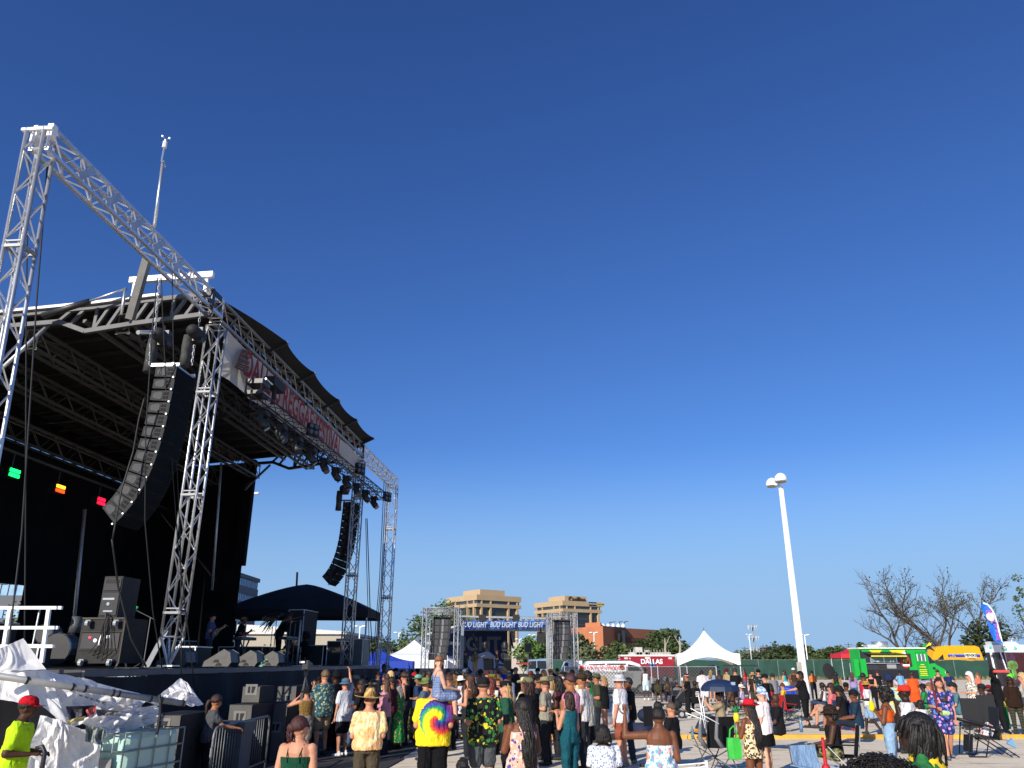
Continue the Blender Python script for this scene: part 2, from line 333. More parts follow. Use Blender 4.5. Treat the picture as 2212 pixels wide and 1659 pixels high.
# ================= vegetation =================
BARK=mat('#4a4038',.9,0,.3,3); LEAFM={}
def leafm(c):
    if c in LEAFM: return LEAFM[c]
    m,nt,b=base('foliage',c,.75); L=nt.links; g=nd(nt,'ShaderNodeNewGeometry'); r0=col(c)
    r=ramp(nt,[(0,tuple(x*.55 for x in r0)),(.6,r0),(1,tuple(min(1,x*1.6) for x in r0))]); L.new(g.outputs['Random Per Island'],r.inputs[0]); L.new(r.outputs[0],b.inputs['Base Color'])
    LEAFM[c]=m; return m
def tree(base_,H,Wd,c='#3d4a24',nl=1600,leaf=.32,label='',group='trees beyond the fence',trunk_h=.25,name='leafy_tree',loose=0,sparse=0):
    rt=thing(name,label,'tree',base_,group=group); b=MB(); rng=random.Random(int(base_[0]*7+base_[1]))
    th=H*trunk_h; tips=[]
    b.path([(0,0,-.1),(H*.02,0,th*.5),(0,H*.02,th),(0,0,H*.6)],H*.028,6,H*.01)
    for i in range(7):
        a=rng.uniform(0,2*PI); z0=th*rng.uniform(.7,1.2); e=V((math.cos(a)*Wd*.33,math.sin(a)*Wd*.33,z0+(H-z0)*rng.uniform(.3,.8)))
        b.path([(0,0,z0),V((0,0,z0)).lerp(e,.5)+V((0,0,H*.03)),e],H*.013,5,H*.003); tips.append(e)
    b.build('trunk',BARK,rt,world=False)
    lf=MB(); blobs=[]
    for i in range(16+loose*8):
        a=rng.uniform(0,2*PI); rr=Wd*.5*math.sqrt(rng.random())*.8; zz=th+(H-th)*rng.uniform(.12,.9); k=1-abs((zz-th)/(H-th)-.45)*.9
        blobs.append((V((math.cos(a)*rr*k,math.sin(a)*rr*k,zz)),Wd*rng.uniform(.11,.2)))
    for i in range(nl):
        c0,r_=rng.choice(blobs); d=V((rng.gauss(0,1),rng.gauss(0,1),rng.gauss(0,1))); d.normalize(); p=c0+d*r_*rng.uniform(.55,1.08); p.z=max(p.z,th*.5)
        n_=V((rng.gauss(0,1),rng.gauss(0,1),rng.gauss(0,1))).normalized(); a_,b_=lf.frame(n_); s1=leaf*rng.uniform(.5,1.2)
        lf.add([p-a_*s1,p-b_*s1*.7,p+a_*s1,p+b_*s1*.7],[(0,1,2,3)])
    lf.build('crown',leafm(c),rt,world=False,recalc=False)
    return rt
def bare_tree(base_,tip,H,label,leaves=0,seed=1,leafc='#4c5238',spread=1.):
    rt=thing('bare_tree',label,'tree',base_,group='half bare trees behind the food truck'); rng=random.Random(seed); b=MB(); lf=MB()
    def grow(p,d,L,r,k):
        if k==0 or r<.008: return
        pts=[p]; q=V(p); dd=V(d)
        for i in range(4):
            dd=(dd+V((rng.gauss(0,.17),rng.gauss(0,.17),rng.gauss(.02,.12)))).normalized(); q=q+dd*L/4; pts.append(V(q))
            if i>0 and k>1 and rng.random()<.9:
                a=rng.uniform(0,2*PI); sd=V((math.cos(a),math.sin(a)*.7,rng.uniform(-.1,.6))).normalized()
                grow(V(q),(dd*.55+sd*.75*spread).normalized(),L*rng.uniform(.5,.72),r*rng.uniform(.42,.6),k-1)
        b.path(pts,r,5 if r>.08 else 3,r*.62)
        if leaves and k<=2:
            for _ in range(leaves):
                t=rng.choice(pts)+V((rng.gauss(0,.2),rng.gauss(0,.2),rng.gauss(0,.2))); n_=V((rng.gauss(0,1),rng.gauss(0,1),rng.gauss(0,1))).normalized(); a_,b_=lf.frame(n_); s1=.10*rng.uniform(.6,1.3)
                lf.add([t-a_*s1,t-b_*s1,t+a_*s1,t+b_*s1],[(0,1,2,3)])
        grow(V(q),dd,L*.72,r*.62,k-1)
    tip=V(tip); d0=tip.normalized(); grow(V((0,0,-.1)),d0,H*.33,H*.021,6)
    zm=max(p.z for p in b.v); kz=H/zm; kx=kz*(.66 if seed in (3,21) else .9); b.v=[V((p.x*kx,p.y*kx,p.z*kz)) for p in b.v]; lf.v=[V((p.x*kx,p.y*kx,p.z*kz)) for p in lf.v]
    b.build('trunk',mat('#4e463f',.9,0,.3,3),rt,world=False,recalc=False)
    if leaves: lf.build('crown',leafm(leafc),rt,world=False,recalc=False)
    return rt
def gb(u,Y): p=at(u,1431,Y); return (p.x,Y,0)
def hh(v,Y): return at(1106,v,Y).z
bt=[((1964,118),(-.42,0,1),1226,'tall leaning dead tree with bare crooked limbs above the green food truck',0,3,1.1),
    ((1990,122),(.1,0,1),1335,'short leafless tree with twisted limbs between the two tall ones',0,8,1.2),
    ((2076,120),(-.22,0,1),1216,'tallest tree with thin green leaves rising behind the yellow van roof',1,12,.8),
    ((2056,126),(-.5,0,1),1290,'bare tree leaning left over the cab of the green food truck',0,21,1.0),
    ((2100,121),(.28,0,1),1240,'sparse leafy tree spreading behind the blue ice cream flag',1,31,.9)]
for (u,Y),t,v,l,lv,sd_,sp in bt: bare_tree(gb(u,Y),t,hh(v,Y),l,lv,sd_,spread=sp)
tree(gb(2243,100),hh(1225,100),3.2,'#46552e',700,.16,'big leafy tree cut off by the right edge of the photo','half bare trees behind the food truck',loose=1)
tree(gb(2150,118),hh(1352,118),9,'#2f3a20',1800,.3,'dark bushy tree behind the foot of the ice cream flag')
TL=[(965,95,1310,11,'#55663a',1900,'leafy tree rising behind the blue concert stage'),(915,92,1335,7,'#4b5c30',1300,'leafy tree at the left of the blue concert stage'),
 (846,140,1376,9,'#3d4b29',1200,'round green tree left of the white pop-up canopy'),(880,150,1388,8,'#45532e',900,'low green tree behind the white pop-up canopy'),(820,150,1392,8,'#3f4c2a',900,'low green tree beside the right tower of the big stage'),
 (1145,150,1378,8,'#4f6a2c',1300,'bright green tree under the first office tower'),(1168,155,1383,7,'#42552a',1000,'rounded tree between the two office towers'),
 (1247,170,1375,10,'#3c4826',2000,'spreading tree in front of the left end of the brick building'),(1275,165,1392,9,'#5a6040',900,'pale shrubby tree by the parking lamp of the brick building'),(1335,160,1384,4.5,'#4a5a30',1100,'young tree against the shaded corner of the brick building'),
 (1370,175,1391,6,'#35431f',1100,'dark low tree in front of the brick wing'),(1424,170,1368,8.5,'#37451f',2200,'dense dark tree behind the red ambulance roof'),(1462,165,1363,9.5,'#3a4a24',2200,'tallest dense tree left of the white peaked tent'),(1394,178,1384,6,'#33401e',1200,'dark tree between the ambulance roof and the brick wing'),
 (1308,175,1398,6,'#5c5f42',600,'grey green shrub at the foot of the brick building'),
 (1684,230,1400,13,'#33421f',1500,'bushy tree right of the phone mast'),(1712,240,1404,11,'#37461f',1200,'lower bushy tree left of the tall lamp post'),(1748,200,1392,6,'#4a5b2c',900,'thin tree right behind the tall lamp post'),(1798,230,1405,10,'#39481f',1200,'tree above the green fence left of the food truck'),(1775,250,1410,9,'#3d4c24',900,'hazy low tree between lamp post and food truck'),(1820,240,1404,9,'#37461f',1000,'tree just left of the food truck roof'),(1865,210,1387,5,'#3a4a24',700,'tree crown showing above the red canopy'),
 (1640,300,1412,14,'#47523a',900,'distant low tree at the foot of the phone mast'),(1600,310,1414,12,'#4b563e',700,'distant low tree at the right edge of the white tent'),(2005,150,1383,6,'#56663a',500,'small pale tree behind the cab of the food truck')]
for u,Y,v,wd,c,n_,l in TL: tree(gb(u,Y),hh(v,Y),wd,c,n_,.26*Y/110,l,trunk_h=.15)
for u,Y,v,l in [(1100,175,1400,'scrubby bush behind the second stage keyboards'),(1120,170,1405,'olive bush in front of the pale low wall'),(1325,172,1406,'low bush by the brick building wall'),(1205,172,1405,'low bush under the second speaker tower'),(845,110,1415,'low bush behind the blue canopy'),(15,34,1262,'leafy tree seen under the black backdrop at the far left'),(590,60,1404,'bush seen between the musicians on the big stage'),(348,40,1380,'pale bush seen under the backdrop')]:
    tree(gb(u,Y),hh(v,Y),Y*.045+1.2,'#5a5c34',700,.0018*Y+.04,l,trunk_h=.08,name='bush',group='bushes and trees seen past the stages')
bare_tree(gb(997,94),(-.05,0,1),hh(1290,94),'thin bare tree in front of the left office tower',0,41,spread=.8)
# the two pale dead trunks
for i,(u0,u1,v1,Y) in enumerate([(1452,1436,1378,120),(1456,1468,1377,121)]):
    b=MB(); p=V(gb(u0,Y)); q=at(u1,v1,Y); b.path([p,p.lerp(q,.5)+V((.5*(1 if i else -1),0,1)),q-V((0,0,1)),q],.22,6,.06)
    b.path([q-V((0,0,1.2)),q+V((-.8 if i else .8,0,.3))],.08,4,.03)
    tag(b.build('dead_trunk',mat('#a59a88',.9)),['pale leafless trunk leaning left beside the white tent','pale leafless trunk leaning right beside the white tent'][i],'dead tree',group='pale dead trunks')
# ================= buildings =================
TAN=mat('#b39a78',.85,0,.06,.2); GLS=mat((.02,.022,.026),.15,0,.4,.08,spec=.7); GLS2=mat((.05,.055,.06),.2,0,.3,.1,spec=.6)
def office(u,Y,v_top,a,phi,label,sign):
    X,Yc,_=gb(u,Y); A=RA(phi); rt=thing('office_tower',label,'office building',(X,Yc,0),group='tan office towers'); H=hh(v_top,Y); o=V((X,Yc,0))
    # corner at o; right face runs along A[0], left face along A[1]
    def blk(nm,x0,x1,y0,y1,z0,z1,m):
        b=MB(); b.box(o+A[0]*(x0+x1)/2+A[1]*(y0+y1)/2+ZU*(z0+z1)/2,(x1-x0,y1-y0,z1-z0),A); return b.build(nm,m,rt)
    blk('glass_wall',1.6,a-1.6,1.6,a-1.6,0,H-5.2,GLS); blk('parapet',0,a,0,a,H-2.9,H,TAN); blk('window_band',.9,a-.9,.9,a-.9,H-4.7,H-2.9,GLS2); blk('spandrel',0,a,0,a,H-6.6,H-4.7,TAN)
    pe=blk('penthouse',a*.22,a*.78,a*.22,a*.78,H,H+3.6,TAN)
    b=MB()
    for f in (.1,.3,.7,.9):
        for (e1,e2) in ((A[0],A[1]),(A[1],A[0])):
            p=o+e1*a*f; b.prism([p+e2*.1+ZU*(H-6.6),p+e2*.5+ZU*0,p+e2*2.2+ZU*0,p+e2*2.2+ZU*(H-6.6)],e1*1.0)
            b.box(p+e2*.5+e1*.5+ZU*(H-3.8),(.8,.7,1.8),(e1,e2,ZU))
        b.box(o+A[0]*(a-.5)+A[1]*a*f+ZU*H/2*.99,(.8,1,H*.95-6),A)
    b.build('column',TAN,rt)
    b=MB()
    for k in range(1,9): b.box(o+A[0]*a/2+A[1]*1.56+ZU*(k*(H-7)/9),(a-3.4,.1,.9),A); b.box(o+A[1]*a/2+A[0]*1.56+ZU*(k*(H-7)/9),(.1,a-3.4,.9),A)
    b.build('floor_band',mat((.06,.05,.045),.4),rt)
    if sign:
        text('Carillon',4.2,o+A[0]*a*.52+A[1]*(a*.22-.5)+ZU*(H+1.6),A[0],ZU,mat('#3a2c1c'),'roof_sign',rt,.2,bold=.04)
        b=MB(); b.box(o+A[0]*a*.76-A[1]*.12+ZU*(H-1.3),(a*.2,.2,2.3),A); x=b.build('dark_banner',mat('#2a3038'),rt); text('OFFICE SPACE',1.0,o+A[0]*a*.76-A[1]*.3+ZU*(H-1.3),A[0],ZU,WHITE,'banner_text',x,.03)
        b=MB(); b.box(o+A[0]*a*.96-A[1]*.12+ZU*(H-1.3),(a*.19,.2,2.3),A); x=b.build('tan_banner',mat('#c9b070'),rt); text('214 651 4600',1.0,o+A[0]*a*.96-A[1]*.3+ZU*(H-1.3),A[0],ZU,mat('#3a2c1c'),'banner_text',x,.03)
office(1028,440,1283.9,31,37,'tan concrete office tower without a sign, the left one of two',0)
office(1218,490,1297,31,33,'tan concrete office tower with a dark name sign on its penthouse',1)
BR=mat('#bd7650',.85,0,.08,.3); BR_SHADE=mat('#8a5844',.85,0,.08,.3); BRB=mat('#a5664a',.85,0,.1,.3)  # second one: same brick with the right face's shade painted into its colour
rt=thing('brick_building','orange brick building with a shaded corner block and white roof vents','building',gb(1305,250))
def pb(nm,u0,u1,Y0,Y1,v,m,z0=0,Yv=None):   # box between two sight lines
    X0=at(u0,1431,Y0).x; X1=at(u1,1431,Y0).x; b=MB(); H=hh(v,Y0); b.bx((X0,Y0,z0),(X1,Y1,H)); return b.build(nm,m,rt)
def slab(nm,pts,z0,z1,m):
    b=MB(); b.prism([V((x,y,z0)) for x,y in pts],(0,0,z1-z0)); return b.build(nm,m,rt)
def gxy(u,Y): p=gb(u,Y); return p[0],p[1]
slab('front_wall',[gxy(1232,268),gxy(1305,250),gxy(1305,270),gxy(1232,290)],0,hh(1354,256),BR)
slab('corner_block',[gxy(1305,249.5),gxy(1330,255),gxy(1330,285),gxy(1305,290)],0,hh(1352,250),BR_SHADE)
w_=slab('dark_bay',[gxy(1330,254),gxy(1355,260),gxy(1355,290),gxy(1330,290)],0,hh(1353,252),mat('#553c34'))
slab('wing',[gxy(1355,262),gxy(1462,285),gxy(1462,310),gxy(1355,310)],0,hh(1357,262),BRB)
slab('wing_stripe',[gxy(1356,261.6),gxy(1408,272.4),gxy(1408,273),gxy(1356,262.5)],8.2,9.6,mat('#6e3a2a'))
slab('roof_block',[gxy(1267,262),gxy(1300,256),gxy(1302,262),gxy(1268,268)],hh(1354,256),hh(1344,256),BR)
b=MB(); b.bx((gxy(1337,253.4)[0],253.0,8.4),(gxy(1341,253.4)[0],254.6,10.6)); b.build('window',GLS,rt)
b=MB(); b.bx((gxy(1345,256)[0],254.8,6),(gxy(1352,256)[0],258,11.5)); b.build('window',GLS,rt)
for k in range(5):
    b=MB(); p=V((*gxy(1306+11*k,262),hh(1352,250))); b.tube(p-ZU*.3,p+ZU*.7,.62,n=12); b.cap(p+ZU*.7,p+ZU*.8,.60,.45,12); b.build('roof_vent',WHITE,rt,smooth=True)
b=MB()
for u0,u1,v_ in ((1310,1330,1343),(1335,1345,1342),(1345,1357,1342)):
    p=at(u0,1352,262);q=at(u1,v_,262); b.tube(p,at((u0+u1)/2,v_,262),.12,n=4); b.tube(at((u0+u1)/2-4,v_+2,262),q,.12,n=4)
b.build('roof_antenna',STEEL,rt)
# pale low wall behind the second stage, beige warehouse, glass office block
b=MB(); b.bx((gxy(1105,160)[0],160,0),(gxy(1150,160)[0],168,hh(1388,160))); tag(b.build('low_wall',mat('#b5aca0')),'pale grey low concrete wall below the office tower','wall')
rt=thing('warehouse','long beige warehouse with a white roof behind the musicians','warehouse',gb(620,150))
X0,X1=gxy(300,150)[0],gxy(738,150)[0]
b=MB(); b.bx((X0,150,0),(X1,190,hh(1369,150))); b.build('wall',mat('#a39a8a'),rt)
b=MB(); b.prism([V((X0-1,149.4,hh(1370,150))),V((X1+.6,149.4,hh(1370,150))),V((X1+.6,149.4,hh(1364,150))),V(((X0+X1)/2,149.4,hh(1349,150))),V((X0-1,149.4,hh(1364,150)))],(0,41,0)); b.build('roof',mat('#c9c8c4'),rt)
rt=thing('glass_office','grey office block with bands of blue glass at the edge of the stage curtain','office building',(-64,180,0))
GB=mat('#9fc0d8',.15,.3,.15,.5); GD=mat('#4a5058',.6)
for k in range(6):
    b=MB(); b.bx((-90,128,k*3.5),(-64,200,k*3.5+1.7)); b.build('concrete_band',GD,rt)
    b=MB(); b.bx((-89.7,128.3,k*3.5+1.7),(-64.3,199.7,k*3.5+3.5)); b.cur=1
    for j in range(60): b.box((-64.22,128.9+j*1.2,k*3.5+2.6),(.14,.1,1.8))
    for j in range(20): b.box((-89+j*1.25,128.2,k*3.5+2.6),(.1,.14,1.8))
    b.build('window_band',[GB,mat('#8fa0ad')],rt)
b=MB(); b.bx((-90.2,127.8,21),(-63.8,200.2,21.9)); b.build('roof_edge',GD,rt)
rt=thing('glass_pavilion','low blue glass building seen under the backdrop','building',gb(345,58))
X0,X1=gxy(255,58)[0],gxy(420,58)[0]
for k,(z0,z1) in enumerate(((2.4,3.6),(4.1,5.2),(5.5,6.6))):
    b=MB(); b.bx((X0,58,z0),(X1,66,z1)); b.cur=1
    for j in range(14): b.box((X0+.2+j*(X1-X0)/14,57.95,(z0+z1)/2),(.06,.1,z1-z0))
    b.build('window_band',[GB,GD],rt)
b=MB(); b.bx((X0,58.2,0),(X1,65.8,5.5)); b.bx((X0-.1,57.7,5.2),(X1+.1,66.2,5.5)); b.bx((X0-.1,57.8,3.6),(X1+.1,66.1,4.1)); b.build('wall',mat('#8d9aa5'),rt)
# far skyline
rng=random.Random(5)
for i,(u,wd,v,l) in enumerate([(1668,6,1400,'dark boxy tank on the horizon right of the phone mast'),(1615,60,1422,'distant pale flat roofed shed behind the white tent'),(1660,50,1421,'distant tan low building by the phone mast'),(1770,22,1417,'distant white building right of the lamp post'),(1750,12,1413,'distant narrow white block by the lamp post')]):
    Y=420+i*9; b=MB(); p=at(u,1431,Y); b.bx((p.x-wd/1766*Y/2,Y,0),(p.x+wd/1766*Y/2,Y+20,hh(v,Y))); b.bx((p.x-wd/1766*Y/2-.3,Y-.3,hh(v,Y)),(p.x+wd/1766*Y/2+.3,Y+20.3,hh(v,Y)+.5)); tag(b.build('distant_building',mat(['#2b2f33','#cfcbc0','#b9a37f','#dcdcdc','#d8d8d4'][i])),l,'building',group='far buildings on the horizon')
for i,u in enumerate([1612,1652,1678,1690,1712,1736,1782,1797,1838,845,935-20,1650,760]):
    Y=380-8*i; b=MB(); p=V(gb(u,Y)); H=hh(1393+rng.randint(-5,6),Y); b.tube(p,p+ZU*H,.22,.14,6); b.box(p+ZU*(H-.8),(3,.2,.2)); b.box(p+ZU*(H-2),(2.4,.2,.2))
    tag(b.build('power_pole',mat('#5a4c40')),'thin wooden power pole on the horizon','power pole',group='power poles on the horizon')
for k,(u0,v0,u1,v1,Y) in enumerate([(700,1393,905,1391,170),(700,1398,905,1396,171),(1600,1399,1850,1394,300),(700,1402,980,1404,172)]):
    b=MB(); p,q=at(u0,v0,Y),at(u1,v1,Y); b.path([p.lerp(q,t)-ZU*(1.2*4*t*(1-t)) for t in [i/10 for i in range(11)]],.045,4)
    tag(b.build('power_line',STEEL),['upper overhead wire behind the big stage','second overhead wire behind the big stage','overhead wire across the horizon right of the tent','lowest overhead wire behind the big stage'][k],'power line',group='overhead wires')
# phone mast
Y=400; p=V(gb(1633,Y)); H=hh(1348,Y); rt=thing('phone_mast','grey cell phone mast carrying three rings of white antennas','antenna mast',p)
b=MB(); b.tube(p,p+ZU*H,.7,.35,8); b.build('pole',mat('#8b8f92'),rt,smooth=True)
for k,(dz,r) in enumerate(((-2,2.2),(-7,2.6),(-12.5,2.2))):
    b=MB(); b.tube(p+ZU*(H+dz)+V((-r,0,0)),p+ZU*(H+dz)+V((r,0,0)),.12,n=4); b.tube(p+ZU*(H+dz)+V((0,-r,0)),p+ZU*(H+dz)+V((0,r,0)),.12,n=4); b.build('antenna_arm',STEEL,rt)
    b=MB()
    for j in range(9): a=j*2*PI/9; b.box(p+ZU*(H+dz+.4)+V((math.cos(a)*r,math.sin(a)*r,0)),(.34,.25,1.9))
    b.build('antenna_panel',mat('#b5b8ba'),rt)
# ================= parking lamps =================
def lamp(u,Y,vtop,label,r,heads,name='street_lamp',grp=None):
    p=V(gb(u,Y)); H=hh(vtop,Y); rt=thing(name,label,'street lamp',p,group=grp)
    b=MB(); b.tube(p,p+ZU*H,r,r*.72,10); b.build('pole',WHITE,rt,smooth=True)
    for sx,sy in heads:
        b=MB(); c=p+V((sx,sy,0))+ZU*(H-.05); b.ell(c,(.08*H/3*.35+.25*(H<13),)*2+(.2,),10,5) if 0 else b.ell(c,(.45,.32,.16),12,6); b.tube(p+ZU*(H-.2),c,.07,n=5); b.build('lamp_head',WHITE,rt,smooth=True)
    return rt
for i,(u,Y,v,l) in enumerate([(1285,170,1366,'thin white parking lamp in front of the brick building'),(1150,200,1371,'tiny white parking lamp between the office towers'),(1122,190,1380,'small twin white lamp right of the second stage backdrop'),(1624,240,1370,'white parking lamp just left of the phone mast'),(1745,150,1371,'small white parking lamp right of the tall lamp post'),(1877,170,1394,'white lamp pole behind the food truck left end'),(859,150,1366,'tall thin lamp pole left of the second stage'),(2195,130,1378,'white lamp above the pink truck roof'),(773,120,1352,'thin white lamp pole seen through the big stage')]):
    lamp(u,Y,v,l,.12,[(-.6,0),(.6,0)],grp='distant parking lamps')
Y=45.; p=V(gb(1733,Y)); rt=thing('lamp_post','very tall white parking lamp post with two round hooded heads','street lamp',p)
top=at(1686,1052,Y); b=MB(); A=RA(20); hw=.17
b.box(p.lerp(top,.5),(.30,.30,(top-p).length),A,.62); b.build('pole',WHITE,rt)
b=MB(); b.box(p+V((-.22,-.1,1.75)),(.16,.2,.62),A); b.build('junction_box',mat('#a9a79a'),rt)
for (u,v,Y_) in ((1686.5,1031,44.6),(1668,1041,46.2)):
    c=at(u,v+6,Y_); b=MB(); rs=[]
    for k in range(6): t=k/5*PI/2; rs.append(b.ring(c+ZU*math.sin(t)*.42,V((1,0,0)),V((0,1,0)),.36*math.cos(t)+.004,.42*math.cos(t)+.004,16))
    rs=[b.ring(c-ZU*.10,V((1,0,0)),V((0,1,0)),.34,.40,16)]+rs; b.loft(rs); h=b.build('lamp_head',WHITE,rt,smooth=True)
    b=MB(); b.loft([b.ring(c-ZU*.14,V((1,0,0)),V((0,1,0)),.29,.33,16),b.ring(c-ZU*.095,V((1,0,0)),V((0,1,0)),.30,.34,16)]); b.build('lens',mat('#8f7f6a',.3),h)
b=MB(); q=at(1678,1048,45.3); b.tube(at(1686,1050,44.9),at(1671,1046,46),.07,n=6); b.build('bracket',WHITE,rt)
# ================= fences =================
def mesh_mat(color,dens,k,wire=.22):
    m,nt,b=base('fence_mesh',color,.8); L=nt.links; tc=nd(nt,'ShaderNodeTexCoord'); sp=nd(nt,'ShaderNodeSeparateXYZ'); L.new(tc.outputs['Object'],sp.inputs[0])
    def M(op,*a):
        q=nd(nt,'ShaderNodeMath',operation=op)
        for i,x in enumerate(a):
            if isinstance(x,(int,float)): q.inputs[i].default_value=x
            else: L.new(x,q.inputs[i])
        return q.outputs[0]
    h=M('ADD',sp.outputs[0],sp.outputs[1]); d=[]
    for sg in (1,-1):
        f=M('ABSOLUTE',M('SUBTRACT',M('FRACT',M('MULTIPLY',M('ADD',h,M('MULTIPLY',sp.outputs[2],sg)),k)),.5)); d.append(M('LESS_THAN',f,wire/2))
    wr=M('MAXIMUM',d[0],d[1]); fac=M('MAXIMUM',wr,dens)
    tr=nd(nt,'ShaderNodeBsdfTransparent'); mx=nd(nt,'ShaderNodeMixShader'); L.new(fac,mx.inputs[0]); L.new(tr.outputs[0],mx.inputs[1]); L.new(b.outputs[0],mx.inputs[2])
    r=ramp(nt,[(0,col(color)),(1,(.09,.095,.10))]); L.new(wr,r.inputs[0]); L.new(r.outputs[0],b.inputs['Base Color'])
    L.new(mx.outputs[0],nt.nodes['Material Output'].inputs[0]); return m
CHAIN=mesh_mat('#3a3d40',.55,5,.16); CHAIND=mesh_mat('#1c1e20',.8,5,.1)
GN=mat('#24463c',.9,0,.22,.6,.3,2)
def fence(pts,h,label,m,post,pm,name='chain_link_fence',cat='fence',sag=0):
    pts=[V(p) for p in pts]; rt=thing(name,label,cat,pts[0])
    for p in pts: b=MB(); b.tube(p-ZU*.02,p+ZU*(h+.05),post,n=6); b.build('post',pm,rt)
    for i in range(len(pts)-1):
        a,c=pts[i],pts[i+1]; b=MB(); n=12 if sag else 1; rows=[]
        for k in range(n+1):
            t=k/n; q=a.lerp(c,t); zt=h-sag*math.sin(PI*t)*random.uniform(.6,1.2); o=V((0,sag*.8*math.sin(PI*t*3+i),0)); rows.append([q+ZU*.05,q+o+ZU*h*.5,q+ZU*zt])
        for k in range(n):
            for j in (0,1): b.quad(rows[k][j],rows[k+1][j],rows[k+1][j+1],rows[k][j+1])
        b.build('mesh_panel',m,rt,recalc=False,smooth=bool(sag))
        b=MB(); b.tube(a+ZU*h,c+ZU*h,post*.7,n=5); b.tube(a+ZU*.08,c+ZU*.08,post*.6,n=5); b.build('rail',pm,rt)
    return rt
def fl(us,Y,Y2=None): return [V(gb(u,Y+(0 if Y2 is None else (Y2-Y)*i/(len(us)-1)))) for i,u in enumerate(us)]
fence(fl([1219,1282,1344],50),1.8,'temporary chain link fence behind the private entrance banner',CHAIN,.03,ALUD)
fence(fl([1346,1406,1420,1468,1483,1546],50.6,50.2),1.8,'dark netted chain link fence behind the seated people',CHAIND,.03,ALUD)
fence(fl([826,880,940,1010],46),1.72,'chain link fence behind the crowd at the left of the second stage',CHAIND,.03,ALUD)
fence(fl([1180,1330,1480,1638,1680,1757,1795,1862,1900,2000,2060,2140,2240],105),2.35,'long dark green windscreen fence across the back of the lot',GN,.06,mat('#5d6f68'),'windscreen_fence','fence',.1)
b=MB(); a_,c2=at(1249,1436.5,49.7),at(1352,1436.5,49.7); n=16
top_=[a_.lerp(c2,i/n)+V((0,.03*math.sin(i*1.1),0)) for i in range(n+1)]
rows=[top_,[p-ZU*.18+V((0,-.04,0)) for p in top_],[p-ZU*.36+V((0,.02*math.cos(k),.015*math.sin(k*.9))) for k,p in enumerate(top_)]]
for j in (0,1):
    for i in range(n): b.quad(rows[j][i],rows[j][i+1],rows[j+1][i+1],rows[j+1][i])
rt=b.build('banner',mat('#e2dfdd',.7,0,.05),smooth=True,recalc=False); tag(rt,'white private entrance banner tied along the chain link fence','banner')
text('PRIVATE ENTRANCE',.30,at(1301,1441.6,49.5),(1,0,0),ZU,mat('#d8304a'),'lettering',rt,.002,bold=.004)
b=MB(); b.ell(at(1343,1441,49.6),(.17,.02,.13),10,5); b.ell(at(1345,1443,49.58),(.1,.02,.07),8,4); b.build('emblem',mat('#3c6a3a',.7,0,.9,9),rt)
b=MB(); b.ell(at(1256,1441,49.6),(.12,.02,.1),8,5); b.build('emblem',mat('#a0563a',.7,0,.9,9),rt)
# orange water barrier
rt=thing('plastic_barrier','orange plastic barrier standing in the crowd','barrier',gb(1207,31))
p=V(gb(1207,31)); b=MB(); b.box(p+ZU*.55,(1.1,.35,1.0),taper=.8); b.box(p+ZU*.06,(1.15,.5,.12)); b.box(p+ZU*1.3,(1.0,.12,.1)); 
for k in (-.45,-.15,.15,.45): b.box(p+V((k,0,1.15)),(.06,.1,.35))
b.build('body',mat('#e2471c',.5),rt)
# ================= tents =================
TENTW=mat('#f0eeec',.6,0,.03,2,.15,3)
def frame_tent(c,w,d,he,hp,label,m,rz=0,name='peaked_tent',val=.6,arch=.55,legs=.06,cat='tent',z0=0,hip=0.0,grp=None):
    rt=thing(name,label,cat,c,group=grp); o=V(c); A=RA(rz); n=14
    def P(x,y,z): return o+A[0]*x+A[1]*y+ZU*z
    b=MB(); per=[]
    for (x0,y0,x1,y1) in ((-w/2,-d/2,w/2,-d/2),(w/2,-d/2,w/2,d/2),(w/2,d/2,-w/2,d/2),(-w/2,d/2,-w/2,-d/2)):
        for i in range(n): t=i/n; per.append((x0+(x1-x0)*t,y0+(y1-y0)*t))
    rings=[]
    for k in range(9):
        f=k/8; q=(1-f); zz=he+(hp-he)*(f**1.9 if not hip else (1-(1-f)**(1.35)))
        rings.append([P(x*q+.001*x,y*q+.001*y,zz) for x,y in per])
    b.loft(rings,cap=False); b.build('canopy',m,rt,smooth=True,recalc=False)
    b=MB()
    for i in range(len(per)):
        j=(i+1)%len(per); f=lambda i:(val*(1-arch*math.sin(PI*((i%n)/n))))
        b.quad(P(*per[i],he),P(*per[j],he),P(*per[j],he-(val if j%n==0 else f(j))),P(*per[i],he-(val if i%n==0 else f(i))))
    b.build('valance',m,rt,recalc=False)
    for sx in (-1,1):
        for sy in (-1,1): b=MB(); b.tube(P(sx*(w/2-.05),sy*(d/2-.05),z0),P(sx*(w/2-.05),sy*(d/2-.05),he),legs,n=6); b.build('leg',ALUD,rt)
    b=MB()
    for sx,sy,tx,ty in ((-1,-1,1,-1),(1,-1,1,1),(1,1,-1,1),(-1,1,-1,-1)):
        for k in range(6):
            a=P(sx*w/2*.97+(tx-sx)*w/2*.97*k/6,sy*d/2*.97+(ty-sy)*d/2*.97*k/6,he-.05-(.35*val*(k%2))); q=P(sx*w/2*.97+(tx-sx)*w/2*.97*(k+1)/6,sy*d/2*.97+(ty-sy)*d/2*.97*(k+1)/6,he-.05-(.35*val*((k+1)%2))); b.tube(a,q,legs*.35,n=4)
    b.build('frame',ALUD,rt); return rt
Y=84.; cx=at(1526,1431,Y).x
frame_tent((cx,Y,0),6.1,6.1,hh(1412,Y-3),hh(1362,Y),'large white high peak tent behind the chain link fence',TENTW,-9,val=1.15,arch=.72)
